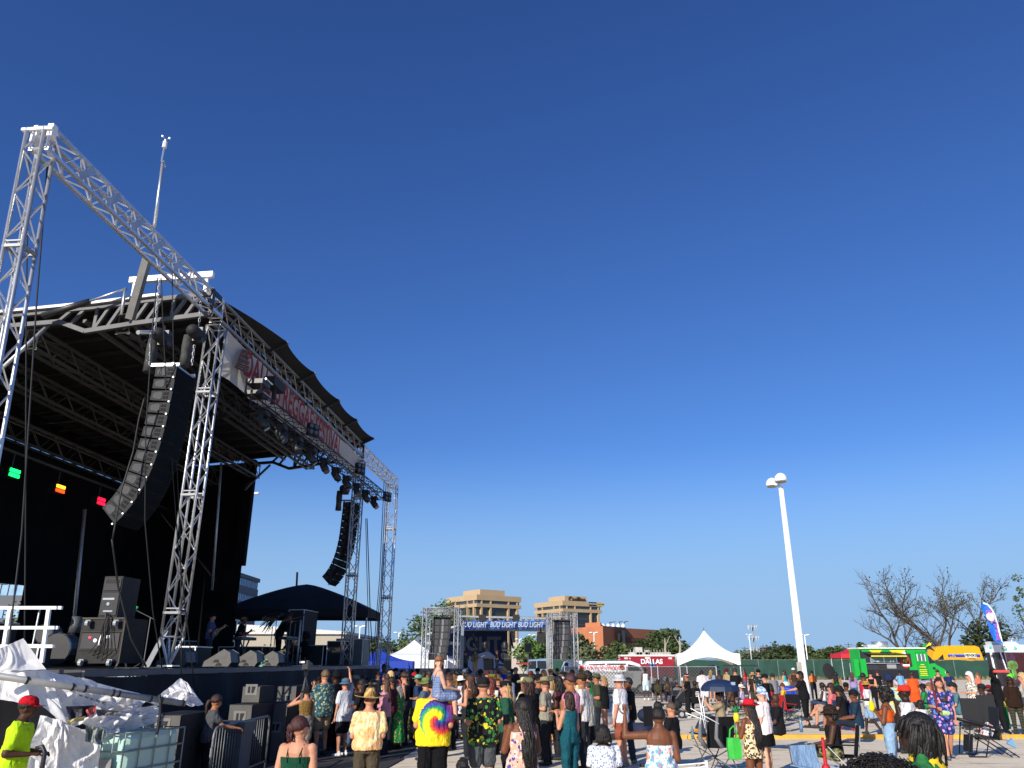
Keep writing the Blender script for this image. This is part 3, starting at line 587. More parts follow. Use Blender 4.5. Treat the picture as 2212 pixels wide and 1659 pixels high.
b=MB(); b.tube((cx,Y,hh(1363,Y)),(cx,Y,hh(1356,Y)),.04,n=5); tag(b.build('tent_finial',STEEL),'thin spike on the peak of the white tent','finial')
frame_tent((at(893,1431,62).x,62,0),4.6,4.6,hh(1416,62),hh(1382,62),'white pop-up canopy left of the second stage',mat('#e9ecf2',.6,0,.03),12,'popup_canopy',.9,.0,.03,hip=0,grp='pop-up canopies')
frame_tent((at(819,1431,50).x,50,0),4.2,4.2,hh(1428,50),hh(1403,50),'blue pop-up canopy behind the right speaker tower',mat('#1f3fa8',.7,0,.1),5,'popup_canopy',.7,.0,.03,hip=0,grp='pop-up canopies')
frame_tent((at(945,1431,66).x,66,0),4,4,hh(1428,66),hh(1410,66),'second white pop-up canopy behind the left speaker tower',mat('#dfe3ee',.6,0,.03),-8,'popup_canopy',.9,.0,.03,grp='pop-up canopies')
frame_tent((at(1880,1431,95).x,95,0),3.4,3.4,hh(1405,95),hh(1394,95),'red pop-up canopy showing above the food truck',mat('#b8202c',.7,0,.1),5,'popup_canopy',.8,.0,.03,grp='pop-up canopies')
frame_tent((at(1836,1431,97).x,97,0),3.2,3.2,hh(1412,97),hh(1401,97),'small red canopy at the left end of the food truck',mat('#c02434',.7,0,.1),0,'popup_canopy',.5,.0,.03,grp='pop-up canopies')
# ================= main stage =================
FZ=1.86
st=thing('main_stage','large black covered concert stage with lattice roof trusses and a black backdrop','stage',S(12,0,0))
b=MB(); b.sbx((3.0,-.25,FZ-.12),(23.6,9.4,FZ)); b.build('deck',BLKS,st)
b=MB(); b.sbx((3.0,-.31,FZ-.11),(23.6,-.26,FZ-.01)); b.build('deck_edge',mat((.10,.105,.12),.5,.3),st)
b=MB(); n=70
top_=[]
for i in range(n+1):
    s=3.0+20.6*i/n; top_.append((S(s,-.325+.012*math.sin(i*1.3),FZ-.10-.03*abs(math.sin(i*.35))),S(s,-.36+.07*math.sin(i*.9+1),.9),S(s,-.40+.09*math.sin(i*1.7),0.0)))
for i in range(n):
    for j in (0,1): b.quad(top_[i][j],top_[i+1][j],top_[i+1][j+1],top_[i][j+1])
b.build('front_skirt',mat((.012,.013,.017),.8,0,.3,1.5,.4,4,.3),st,smooth=True,recalc=False)
for sx_ in (2.9,23.6): b=MB(); b.sbx((sx_,-.3,.01),(sx_+.1,9.4,FZ-.13)); b.build('side_skirt',SCRIM,st)
def ROOF(n_):
    pl=[(-1,10.50),(0,10.46),(1.7,10.32),(3.0,10.19),(5.3,10.04),(9.0,9.79),(12,9.6)]
    for (a,za),(c,zc) in zip(pl[:-1],pl[1:]):
        if a<=n_<=c: return za+(zc-za)*(n_-a)/(c-a)
    return 9.6
# backdrop with the openings seen in the photo
bk=9.2
def bkz(v,u): return stg(u,v,bk)
def sS(u,v,n_):
    p=stg(u,v,n_)-P1; return p.dot(D),p.z-.07
b=MB(); s_a,_=sS(285,1305,bk); s_b,_=sS(372,1305,bk)
cuts=[(2.5,sS(0,1300,bk)[0]-1.5,FZ),(sS(0,1300,bk)[0]-1.5,sS(40,1300,bk)[0],sS(20,1262,bk)[1]),(sS(40,1300,bk)[0],s_a,FZ),(s_a,s_b,sS(320,1306,bk)[1]),(s_b,20.4,FZ)]
for a_,c2,z0 in cuts:
    k=max(1,int((c2-a_)/.5))
    for i in range(k):
        x0=a_+(c2-a_)*i/k; x1=a_+(c2-a_)*(i+1)/k; o0=.12*math.sin(x0*2.6)+.05*math.sin(x0*7); o1=.12*math.sin(x1*2.6)+.05*math.sin(x1*7)
        zt0,zt1=8.62+.04*math.sin(x0*1.7),8.62+.04*math.sin(x1*1.7)
        b.quad(S(x0,bk+o0,z0),S(x1,bk+o1,z0),S(x1,bk+.05,zt1),S(x0,bk+.05,zt0))
b.build('backdrop',SCRIM,st,smooth=True,recalc=False)
b=MB(); b.sbx((20.2,4.72,FZ),(20.3,9.4,9.75)); b.sbx((19.9,4.5,5.6),(20.18,4.9,9.9)); b.build('side_curtain',SCRIM,st)
b=MB(); b.sbx((5.9,5.3,FZ),(6.0,9.3,9.6)); b.build('side_curtain',SCRIM,st)  # near-side curtain out of view, added to keep sun off the stage interior
b=MB(); b.sbx((6.1,9.36,8.80),(20.1,9.42,9.85)); b.build('rear_valance',SCRIM,st)
# roof sheet, awning and structure
b=MB(); 
for i in range(28):
    s0,s1=6.07+i*.51,6.07+(i+1)*.51
    for j in range(9):
        n0,n1=.35+j*1.03,.35+(j+1)*1.03; b.quad(S(s0,n0,ROOF(n0)+.06*(i%2)),S(s1,n0,ROOF(n0)+.06*((i+1)%2)),S(s1,n1,ROOF(n1)+.06*((i+1)%2)),S(s0,n1,ROOF(n1)+.06*(i%2)))
b.build('roof_sheet',mat((.006,.006,.008),.85,0,.2,1),st,recalc=False)
tips=[9.67,12.14,14.86,17.18,19.74]; AW=mat((.02,.021,.025),.85,0,.2,1,.3,3)
b=MB(); pts=[(6.6,.05,10.52)]; 
last=(6.6,.1,10.53)
prof=[]
k0=5
for i in range(12): t=i/12; prof.append((6.6+(9.67-6.6)*t, -.5*t-.0, 10.50+.17*t+.04*math.sin(PI*t)))
for a_,c2 in zip(tips[:-1],tips[1:]):
    for i in range(14): t=i/14; q=math.sin(PI*t)**.55; prof.append((a_+(c2-a_)*t,-.5+.11*q,10.68-.05*q))
for i in range(4): t=i/3; prof.append((19.74+.25*t,-.5+.5*t,10.68-.2*t))
for i in range(len(prof)-1):
    a_,c2=prof[i],prof[i+1]
    b.quad(S(*a_),S(*c2),S(c2[0],.45,10.56),S(a_[0],.45,10.56))
b.build('awning',AW,st,smooth=True,recalc=False)
for t in tips: b=MB(); b.bar(S(t-.05,.1,10.35),S(t,-.52,10.66),.06,.08); b.build('awning_arm',BLKS,st)
# near gable truss (tapered) and far gable truss
def gable(s0,m,full):
    top=[(0,10.42),(1.7,10.28),(3.0,10.15),(5.3,10.0),(9.0,9.75)]; bot=[(0,9.88),(1.9,9.68),(3.08,9.52),(3.8,9.80),(5.3,9.72),(9.0,9.5)]
    def z(pl,n_):
        for (a,za),(c,zc) in zip(pl[:-1],pl[1:]):
            if a<=n_<=c: return za+(zc-za)*(n_-a)/(c-a)
        return pl[-1][1]
    b=MB()
    for pl in (top,bot):
        for (a,za),(c,zc) in zip(pl[:-1],pl[1:]): b.bar(S(s0,a,za),S(s0,c,zc),.10,.11)
    x=b.build('gable_chord',m,st); b=MB(); k=0; n_=.0
    while n_<3.7:
        b.bar(S(s0+.004,n_,z(top,n_)),S(s0+.004,n_+.32*(1 if k%3 else 0),z(bot,min(3.79,n_+.32*(1 if k%3 else 0)))),.07,.07); n_+=.32; k+=1
    b.build('gable_web',m,st)
gable(6.0,mat((.085,.085,.09),.6,.2,.2,3),1); gable(20.05,BLKS,1); gable(13,BLKS,1)
b=MB()
for n0,n1 in ((1.3,3.0),(3.0,5.3),(5.3,9.0)): b.bar(S(5.93,n0,ROOF(n0)+.05),S(5.93,n1,ROOF(n1)+.05),.12,.07)
b.build('roof_edge_beam',mat((.36,.36,.36),.5,.3),st)
# roof lattice beams running along the stage
for n_,zt,h in ((2.2,10.0,.5),(4.5,9.66,.5),(6.2,9.45,.55),(8.9,9.15,.6)):
    truss(S(6.1,n_,zt-h/2),S(20.1,n_,zt-h/2),.3,h,N,ZU,st,mat((.075,.072,.068),.6,.2),.035,.018,.62,'roof_beam_web','roof_beam_chord',5,True)
b=MB()
for i in range(15): b.bar(S(6.6+i*.95,.5,10.28),S(6.6+i*.95,9.2,9.58),.07,.07)
b.build('purlin',mat((.022,.021,.02),.6),st)
for n_ in (3.3,5.3): b=MB(); b.bar(S(6.2,n_,9.9),S(20,n_,9.9),.09,.09); b.build('longeron',mat((.10,.095,.09),.6),st)
b=MB(); b.tube(sS and stg(183,1100,7.5),stg(152,1425,7.5),.06,n=8); b.build('roof_post',ALUD,st,smooth=True)
b=MB(); b.tube(stg(478,1000,4.6),stg(458,1275,4.6),.045,n=6); b.build('roof_post',ALUD,st,smooth=True)
# hydraulic struts
for p,q,mm in ((stg(114,694,4.1),stg(0,800,4.6),0),):
    b=MB(); b.tube(p,q,.05,n=6); b.tube(q,q.lerp(p,-.6),.075,n=6); b.build('hydraulic_strut',ALUD,st,smooth=True)
def gs(u,v,s):
    a,b_=ray(u,v); Y=(s+D.dot(P1))/(D.x*a+D.y); return V((a*Y,Y,CZ+b_*Y))
b=MB(); b.tube(gs(92,682,5.7),gs(193,651,5.7),.075,n=8); b.build('hydraulic_cylinder',BLKS,st,smooth=True)
b=MB(); b.tube(gs(193,651,5.7),gs(270,624,5.7),.028,n=6); b.tube(gs(271,622,5.72),gs(262,680,5.72),.04,n=4); b.build('hydraulic_rod',ALU,st,smooth=True)
b=MB(); b.tube(stg(583,1005,4.2)-D*.0,stg(530,1055,4.6),.05,n=6); b.tube(stg(543,1040,4.5),stg(526,1058,4.7),.1,n=6); b.build('hydraulic_strut',BLKS,st)
# front goalpost beam: five lengths of silver box truss, each of its own
bz=10.5; FB=[]
sup=thing('front_truss','long silver box truss spanning the front of the stage and both speaker wings','truss',S(0,0,9.9))
truss(S(-.15,.15,10.27),S(6.6,.15,10.27),.28,.44,N,ZU,sup,mat((.7,.71,.72),.38,.7,.1,3),.032,.018,.42,square=True)
truss(S(6.6,.15,10.22),S(20.2,.15,10.22),.28,.52,N,ZU,sup,mat((.30,.29,.28),.5,.5),.032,.016,.42,square=True)
truss(S(20.2,.15,10.25),S(26.6,.15,10.25),.28,.46,N,ZU,sup,ALU,.032,.018,.42,square=True)
for i in range(5): b=MB(); b.bar(S(1.05+i*.85,-.02,10.46),S(.70+i*.85,-.02,10.08),.14,.015,N); b.build('gusset_plate',ALUD,sup)
b=MB(); b.box(S(-.1,.02,10.42),(.12,.10,.24),SA); b.box(S(.05,.42,10.42),(.12,.10,.2),SA); b.sbx((-.2,-.05,10.40),(-.14,.50,10.45)); b.build('end_bracket',WHITE,sup)
b=MB(); b.box(S(5.95,-.02,10.27),(.14,.06,.50),SA); b.sbx((6.05,-.04,10.38),(6.4,-.02,10.52)); b.build('splice_bracket',BLKS,sup)
# towers
def tower(s,n_,z0,z1,w,label,top=None,lean=(0,0),m=ALU,rc=.03,collar=()):
    rt=thing('truss_tower',label,'truss tower',S(s+lean[0],n_+lean[1],z0),group='silver lattice towers of the main stage')
    truss(S(s+lean[0],n_+lean[1],z0),S(s,n_,z1),w,w,D,N,rt,m,rc,rc*.5,w*1.35)
    for z in collar:
        t=(z-z0)/(z1-z0); c=S(s+lean[0]*(1-t),n_+lean[1]*(1-t),z); b=MB(); 
        for e in (-1,1): b.box(c+D*e*w/2,(.05,w+.05,.05),SA); b.box(c+N*e*w/2,(w+.05,.05,.05),SA); b.box(c+D*e*w/2+ZU*.09,(.03,w+.04,.025),SA)
        b.build('collar',mat((.28,.28,.29),.6,.4,.15,3),rt)
    return rt
tower(-.02,.26,0,10.45,.31,'tall silver lattice tower at the far left edge of the photo',lean=(.08,-.50),rc=.032,collar=(8.2,4.5))
t2=tower(6.75,.18,2.5,9.86,.34,'silver lattice tower standing beside the near hanging speaker column',rc=.03,collar=(8.1,5.6,3.0))
b=MB(); q=S(6.75,.18,1.9)
for e,f in ((-1,-1),(1,-1),(1,1),(-1,1)): b.tube(S(6.75+e*.17,.18+f*.17,2.5),q,.032,n=6)
b.box(q+ZU*.01,(.34,.34,.03),SA); b.build('foot',ALU,t2)
tower(20.35,.2,FZ,9.86,.36,'silver lattice tower in front of the far hanging speaker column',rc=.028,collar=(5.2,8.3),m=ALUD)
tower(26.35,.2,0,10.1,.42,'slim silver lattice tower right of the stage against the sky',rc=.03,collar=(8.0,4.8))
# anemometer mast
rt=thing('weather_mast','thin wind gauge mast rising above the front truss','weather mast',S(5.7,0,10.5))
b=MB(); a_=stg(333,492,-.05); t=stg(352,352,-.05); b.tube(a_,t,.035,n=6); b.build('pole',ALU,rt,smooth=True)
b=MB(); b.tube(t+D*.08-ZU*.05,t-D*.03+ZU*.05,.03,n=6); b.tube(t-D*.05,t-D*.05+ZU*.35,.02,n=6); b.build('arm',ALU,rt)
b=MB(); q=t-D*.05+ZU*.35
for k in range(4): b.tube(q+ZU*(.04*k),q+ZU*(.04*k+.025),.05,n=8)
b.build('sensor',WHITE,rt)
b=MB()
for k in range(3): a2=k*2.09; c=q+ZU*.24+V((math.cos(a2)*.08,math.sin(a2)*.08,0)); b.tube(q+ZU*.22,c,.006,n=4); b.ell(c,(.03,.03,.03),6,4)
b.build('wind_cup',ALU,rt)
# white I-beam and tilted grey box post at the near gable
rt=thing('roof_lift_frame','tilted grey box post and white cross beam over the near roof corner','roof frame',S(6,1.8,9.5))
b=MB(); p,q=stg(318,560,1.2),stg(281,690,1.6); b.bar(p,q,.15,.17,N); b.build('tilted_post',mat((.13,.127,.12),.5,.3),rt)
b=MB(); p,q=stg(277,605,1.55),stg(448,594,.3); p=S(6.25,2.35,11.0); q=S(6.25,.2,11.08)
b.bar(p,q,.12,.15); b.build('cross_beam',WHITE,rt)
b=MB(); b.bar(S(6.25,2.2,10.93),S(6.25,2.2,10.35),.08,.08); b.bar(S(6.25,.35,10.95),S(6.25,.35,10.5),.08,.08); b.build('beam_leg',WHITE,rt)
# ================= line arrays =================
tilt=[0,1,2,3,4,6,8,11,15,20,26,33,41]
def array(s0,s1,n0,z0,label,m_side,m_front):
    rt=thing('line_array',label,'speaker array',S((s0+s1)/2,n0,z0),group='hanging speaker columns of the main stage')
    nn,zz=n0,z0; H=.272; dp=.46; BXS=[]
    for i,t in enumerate(tilt):
        a=R(t); dn,dz=math.sin(a)*H,-math.cos(a)*H       # down the front face
        f0=(nn,zz); f1=(nn+dn,zz+dz); bn,bz_=math.cos(a)*dp,math.sin(a)*dp   # towards the back
        r0=(f0[0]+bn,f0[1]+bz_-.0); r1=(f1[0]+bn,f1[1]+bz_)
        # trapezoid: back is shorter
        r0=(r0[0]+dn*.10,r0[1]+dz*.10); r1=(r1[0]-dn*.16,r1[1]-dz*.16)
        g=.012; b=MB(); pts=[(f0[0],f0[1]-g),(f1[0],f1[1]+g),(r1[0],r1[1]),(r0[0],r0[1])]
        b.prism([S(s0,x,z) for x,z in pts],D*(s1-s0)); bo=b.build('speaker_box',m_side,rt)
        cx=sum(x for x,_ in pts)/4; cz=sum(z for _,z in pts)/4; ux,uz=math.cos(a),math.sin(a); vx,vz=-math.sin(a),math.cos(a)
        P=lambda x,z,o: S(s0-o,cx+ux*x+vx*z,cz+uz*x+vz*z)
        b=MB(); b.prism([P(x,z,.001) for x,z in ((.02,-.085),(.16,-.06),(.19,0),(.16,.06),(.02,.085),(-.02,.05),(-.02,-.05))],-D*.008); b.build('side_panel',mat((.036,.036,.039),.7,0,.2,20),bo)
        b=MB()
        for x,z in ((-.07,.045),(-.13,.045),(-.07,-.04),(-.13,-.04)):
            b.prism([P(x-.022,z-.028,.001),P(x+.022,z-.028,.001),P(x+.022,z+.028,.001),P(x-.022,z+.028,.001)],-D*.004)
        b.build('handle_hole',mat((.002,.002,.002),.9),bo)
        b=MB(); o=-.012; b.prism([S(s0+.03,f0[0]+o*math.cos(a),f0[1]-g*2+o*math.sin(a)),S(s0+.03,f1[0]+o*math.cos(a),f1[1]+g*2+o*math.sin(a)),S(s0+.03,f1[0],f1[1]+g*2),S(s0+.03,f0[0],f0[1]-g*2)],D*(s1-s0-.06)); b.build('grille',m_front,bo)
        b=MB(); b.tube(S(s0-.02,f1[0]+.02,f1[1]),S(s0-.045,f1[0]+.02,f1[1]),.02,n=6); b.build('rigging_pin',ALUD,bo)
        nn,zz=f1
    b=MB(); 
    for ss in (s0+.08,s1-.08): b.bar(S(ss,n0-.02,z0+.05),S(ss,n0+.62,z0+.06),.05,.07)
    b.bar(S(s0,n0+.1,z0+.05),S(s1,n0+.1,z0+.05),.05,.06); b.build('flying_frame',ALUD,rt)
    return rt
array(4.45,5.3,-.25,7.93,'black hanging speaker column close to the left, its side panels showing',mat((.017,.017,.019),.7,0,.15,10,0,40,.3),GRILL)
array(20.75,21.6,.45,8.25,'black hanging speaker column at the far side of the stage against the sky',BLK,GRILL)
# hoists, bags, chains
def chain(p,q,label,r=.014,m=ALUD):
    b=MB(); L=(q-p).length; k=max(2,int(L/.09))
    for i in range(k):
        c=p.lerp(q,(i+.5)/k); e=(q-p).normalized()*.05; sd=(D if i%2 else N)*.022
        b.path([c-e+sd*.3,c-e*.5+sd,c+e*.5+sd,c+e+sd*.3],r*.55,3); b.path([c-e-sd*.3,c-e*.5-sd,c+e*.5-sd,c+e-sd*.3],r*.55,3)
    return tag(b.build('hoist_chain',m),label,'chain',group='hoist chains')
def hoist(c,label,bag=True,ln=.45):
    rt=thing('chain_hoist',label,'hoist',c-ZU*.2,group='chain hoists'); b=MB(); b.cap(c-D*.22,c+D*.16,.15,.15,12); b.build('motor',BLK,rt,smooth=True)
    b=MB(); b.box(c+D*.05,(.16,.26,.34),SA); b.path([c+ZU*.15,c+ZU*.22+D*.03,c+ZU*.3],.02,5); b.build('gearbox',BLKS,rt)
    if bag: b=MB(); b.loft([b.ring(c+N*.2-ZU*(.05+.25*k),D,N,.13-.01*(k%2),.10+.02*(k%2),9) for k in range(4)]); b.build('chain_bag',mat((.04,.04,.038),.8,0,.4,9,.5,12),rt,smooth=True)
    return rt
hoist(stg(426,722,.1),'black chain hoist hanging under the front truss beside the tower')
h2=hoist(stg(352,730,.3),'silver chain hoist with a grey cloth bag above the near speaker column')
chain(stg(434,650,.1),stg(430,705,.1),'short hoist chain above the black motor'); chain(stg(420,745,.1),stg(414,790,.05),'chain from the black motor to the speaker frame')
chain(stg(345,600,.3),stg(335,712,.3),'long chain up to the white beam'); chain(stg(326,720,.25),stg(324,790,.2),'chain on the left of the speaker frame')
b=MB(); b.tube(stg(298,718,.35),stg(350,718,.3),.045,n=8); tag(b.build('rigging_bar',ALU,smooth=True),'short silver bar above the near speaker column','rigging bar')
hoist(stg(745,1058,.2),'black chain hoist above the far speaker column')
# cables and ropes
def rope(pts,r,label,name='rope',grp='ropes and cables hanging at the stage'):
    b=MB(); pts=[V(p) for p in pts]; q=[]
    for i in range(len(pts)-1):
        for k in range(5): q.append(pts[i].lerp(pts[i+1],k/5))
    q.append(pts[-1]); b.path(q,r,5); return tag(b.build(name,CABLE,smooth=True),label,'cable',group=grp)
def sp(u,v,n_): return stg(u,v,n_)
rope([sp(103,350,.3),sp(80,640,.3),sp(47,1150,.2),sp(12,1450,.0)],.014,'black rope from the left tower top down past the white railing')
rope([sp(62,330,.5),sp(57,640,.5),sp(55,1150,.5),sp(53,1385,.3)],.012,'straight black cable down to the tarp peak')
rope([sp(340,600,-.1),sp(330,700,-.1),sp(315,930,-.1),sp(313,1125,-.1),sp(330,1320,-.2),sp(351,1450,-.3)],.013,'black cable falling in front of the near speaker column')
rope([sp(348,600,-.1),sp(360,860,-.1),sp(385,1180,-.2),sp(420,1480,-.4),sp(436,1522,-.4)],.013,'black cable slanting down to the guard')
rope([sp(372,590,-.1),sp(377,900,-.1),sp(390,1180,-.2),sp(392,1465,-.5)],.012,'black cable down to the small white tarp peak')
rope([sp(242,1165,.3),sp(255,1265,.3),sp(283,1380,.0),sp(316,1440,-.25)],.02,'thick paired cable from the bottom of the speaker column to the deck')
rope([sp(312,860,.15),sp(300,905,.2),sp(288,975,.25),sp(262,1060,.3),sp(243,1165,.3)],.018,'bundled cable down the back of the near speaker column')
for k,(u0,u1) in enumerate(((829,826),(832,829),(839,832))): rope([S(24.2+k*.4,.1,9.9),S(24.4+k*.3,.1,5.5),S(24.3+k*.3,.2,.6)],.018,['left of three black cables hanging beside the slim tower','middle of three black cables hanging beside the slim tower','right one of three black cables hanging beside the slim tower'][k])
rope([sp(744,1080,.9),sp(733,1170,.9),sp(722,1210,.8),sp(712,1260,.8)],.03,'cable bundle behind the far speaker column'); 
rope([sp(793,1120,-.2),sp(800,1330,-.3),sp(806,1436,-.3)],.02,'black cable right of the far tower'); rope([sp(790,1120,-.2),sp(793,1250,-.3),sp(799,1436,-.3)],.015,'thin black cable beside the far tower')
# festival banner under the beam
rt=None; b=MB(); n=40; rows=[]
for i in range(n+1):
    t=i/n; s=6.95+13.2*t; w_=.06*math.sin(i*1.1)+.03*math.sin(i*2.3); zt=9.86-.05*abs(math.sin(PI*t*6)); zb=8.72+.30*t+.04*math.sin(i*.8)
    rows.append([S(s,-.02,zt),S(s,.02+w_,(zt*2+zb)/3),S(s,.05-w_,(zt+zb*2)/3),S(s,.10+w_*.5,zb)])
for i in range(n):
    for j in range(3): b.quad(rows[i][j],rows[i+1][j],rows[i+1][j+1],rows[i][j+1])
m,nt,bb=base('banner_cloth','#c6c0ba',.8); tr=nd(nt,'ShaderNodeBsdfTranslucent'); tr.inputs[0].default_value=(.8,.76,.7,1); mx=nd(nt,'ShaderNodeMixShader'); mx.inputs[0].default_value=.2
nt.links.new(bb.outputs[0],mx.inputs[1]); nt.links.new(tr.outputs[0],mx.inputs[2]); nt.links.new(mx.outputs[0],nt.nodes['Material Output'].inputs[0])
rt=b.build('festival_banner',m,smooth=True,recalc=False); tag(rt,'long white festival banner with red letters hung under the front truss','banner')
RED=mat('#8a1c24',.85)
sA,sB=sS(517,798,0)[0],sS(731,950,0)[0]
text('DALLAS REGGAE FESTIVAL',1.0,S((sA+sB)/2,-.13,9.36),D,ZU,RED,'lettering',rt,.002,bold=.02,fit=sB-sA)
for s0,k in ((7.75,1),(19.4,.8)):
    b=MB()
    for i in range(9): z=9.05+.07*i; b.bar(S(s0-.35+.03*i,-.12-.002*i,z),S(s0+.40-.02*i*(i%2),-.12-.002*i,z+.12),.03,.04)
    b.build('guitar_emblem',mat('#5d4038' if s0<9 else '#5a4a48',.8,0,.5,12),rt)
# front lighting truss with fixtures
lt=thing('lighting_truss','black lighting truss hung below the banner','truss',S(13,-.7,8.2))
truss(S(7.6,-.7,8.22),S(20.6,-.7,8.42),.32,.32,N,ZU,lt,mat((.035,.035,.04),.5,.4),.025,.012,.34)
def mover(c,label,ang=0,k=1.,lensm=None):
    rt=thing('moving_head_light',label,'stage light',c-ZU*.3*k,group='moving head lights on the lighting truss')
    b=MB(); b.box(c+ZU*.0,(.34*k,.3*k,.12*k),SA); b.build('base',BLK,rt)
    for e in (-1,1): b=MB(); b.box(c-ZU*.16*k+D*e*.17*k,(.04*k,.12*k,.26*k),SA); b.build('yoke_arm',BLK,rt)
    d=(-N*math.cos(ang)-ZU*1.2+D*math.sin(ang)).normalized(); q=c-ZU*.24*k; b=MB(); b.cap(q-d*.12*k,q+d*.1*k,.125*k,.14*k,12); b.build('head',BLKS,rt,smooth=True)
    b=MB(); b.tube(q+d*.22*k,q+d*.255*k,.115*k,n=12); b.build('lens',lensm or mat((.06,.06,.07),.1,0,.1,3),rt)
for i in range(10):
    s=8.0+i*1.27; mover(S(s,-.75,7.96+.014*i),'black moving stage light under the lighting truss, %s from the near end'%['first','second','third','fourth','fifth','sixth','seventh','eighth','ninth','tenth'][i],random.uniform(-.8,.8),.88,mat('#a98a86',.3) if i>7 else None)
def blinder(c,label):
    rt=thing('blinder_light',label,'stage light',c-ZU*.25,group='square lamp blocks on the lighting truss'); b=MB(); b.box(c,(.12,.38,.38),(V((.8,-.6,0)),V((.6,.8,0)),ZU)); b.build('housing',BLK,rt)
    for i in (-1,1):
        for j in (-1,1): b=MB(); q=c+V((.05,-.09,0))+V((.6,.8,0))*.09*i+ZU*.09*j; b.tube(q,q+V((.03,-.03,0)),.065,n=10); b.build('lens',mat((.12,.12,.13),.2,.3),rt)
blinder(S(11.3,-.9,8.50),'black square lamp block in the middle of the lighting truss'); blinder(S(16.6,-.9,8.60),'black square lamp block near the far end of the lighting truss'); blinder(S(20.9,-.9,8.45),'black lamp block at the tip of the lighting truss')
rt=thing('projector','large black scenic light with a silver frame at the near end of the lighting truss','stage light',S(8.2,-.6,8.7)); 
b=MB(); b.box(S(7.9,-.55,8.75),(.5,.45,.12),SA); b.box(S(7.9,-.55,8.45),(.5,.45,.10),SA); 
for e in (-1,1):
    for f in (-1,1): b.tube(S(7.9+.23*e,-.55+.2*f,8.5),S(7.9+.23*e,-.55+.2*f,8.72),.02,n=4)
b.build('frame',BLKS,rt); b=MB(); b.tube(S(7.66,-.85,8.80),S(8.1,-.85,8.80),.022,n=6); b.tube(S(7.66,-.85,8.42),S(8.1,-.85,8.42),.018,n=6); b.build('tube',ALU,rt)
b=MB(); b.box(S(9.1,-.5,9.15),(.8,.3,.24),SA); b.tube(S(9.1,-.5,8.6),S(9.1,-.5,9.1),.06,n=6); b.build('projector_body',BLK,rt)
# interior coloured lights
for i,(u,v,cl,cl2,l) in enumerate([(32,1022,'#10ff60','#10ff60','green lit stage light inside the stage'),(131,1056,'#ffb020','#ff3a10','amber and red lit stage light inside the stage'),(219,1083,'#ff1030','#ff1030','red lit stage light inside the stage')]):
    c=stg(u,v,7.2); rt=thing('lit_stage_light',l,'stage light',c,group='coloured lit stage lights'); k=.55 if i==3 else 1
    b=MB(); b.box(c+N*.12,(.46*k,.2,.28*k),SA); b.build('housing',BLK,rt)
    for j in (0,1): b=MB(); b.box(c+ZU*(.065-.13*j)*k,(.38*k,.04,.085*k),SA); b.build('lens',emit(cl2 if j else cl,3.2 if i<3 else 1),rt)
    b=MB(); b.tube(c+N*.12+ZU*.18,c+N*.12+ZU*.6,.02,n=4); b.build('clamp',BLKS,rt)
b=MB(); b.tube(S(6.5,7.3,sS(0,965,7.3)[1]),S(19,7.3,sS(0,965,7.3)[1]-.0),.05,n=6); tag(b.build('lighting_pipe',mat((.06,.06,.06),.5,.4),smooth=True),'dark pipe carrying the coloured lights inside the stage','pipe')
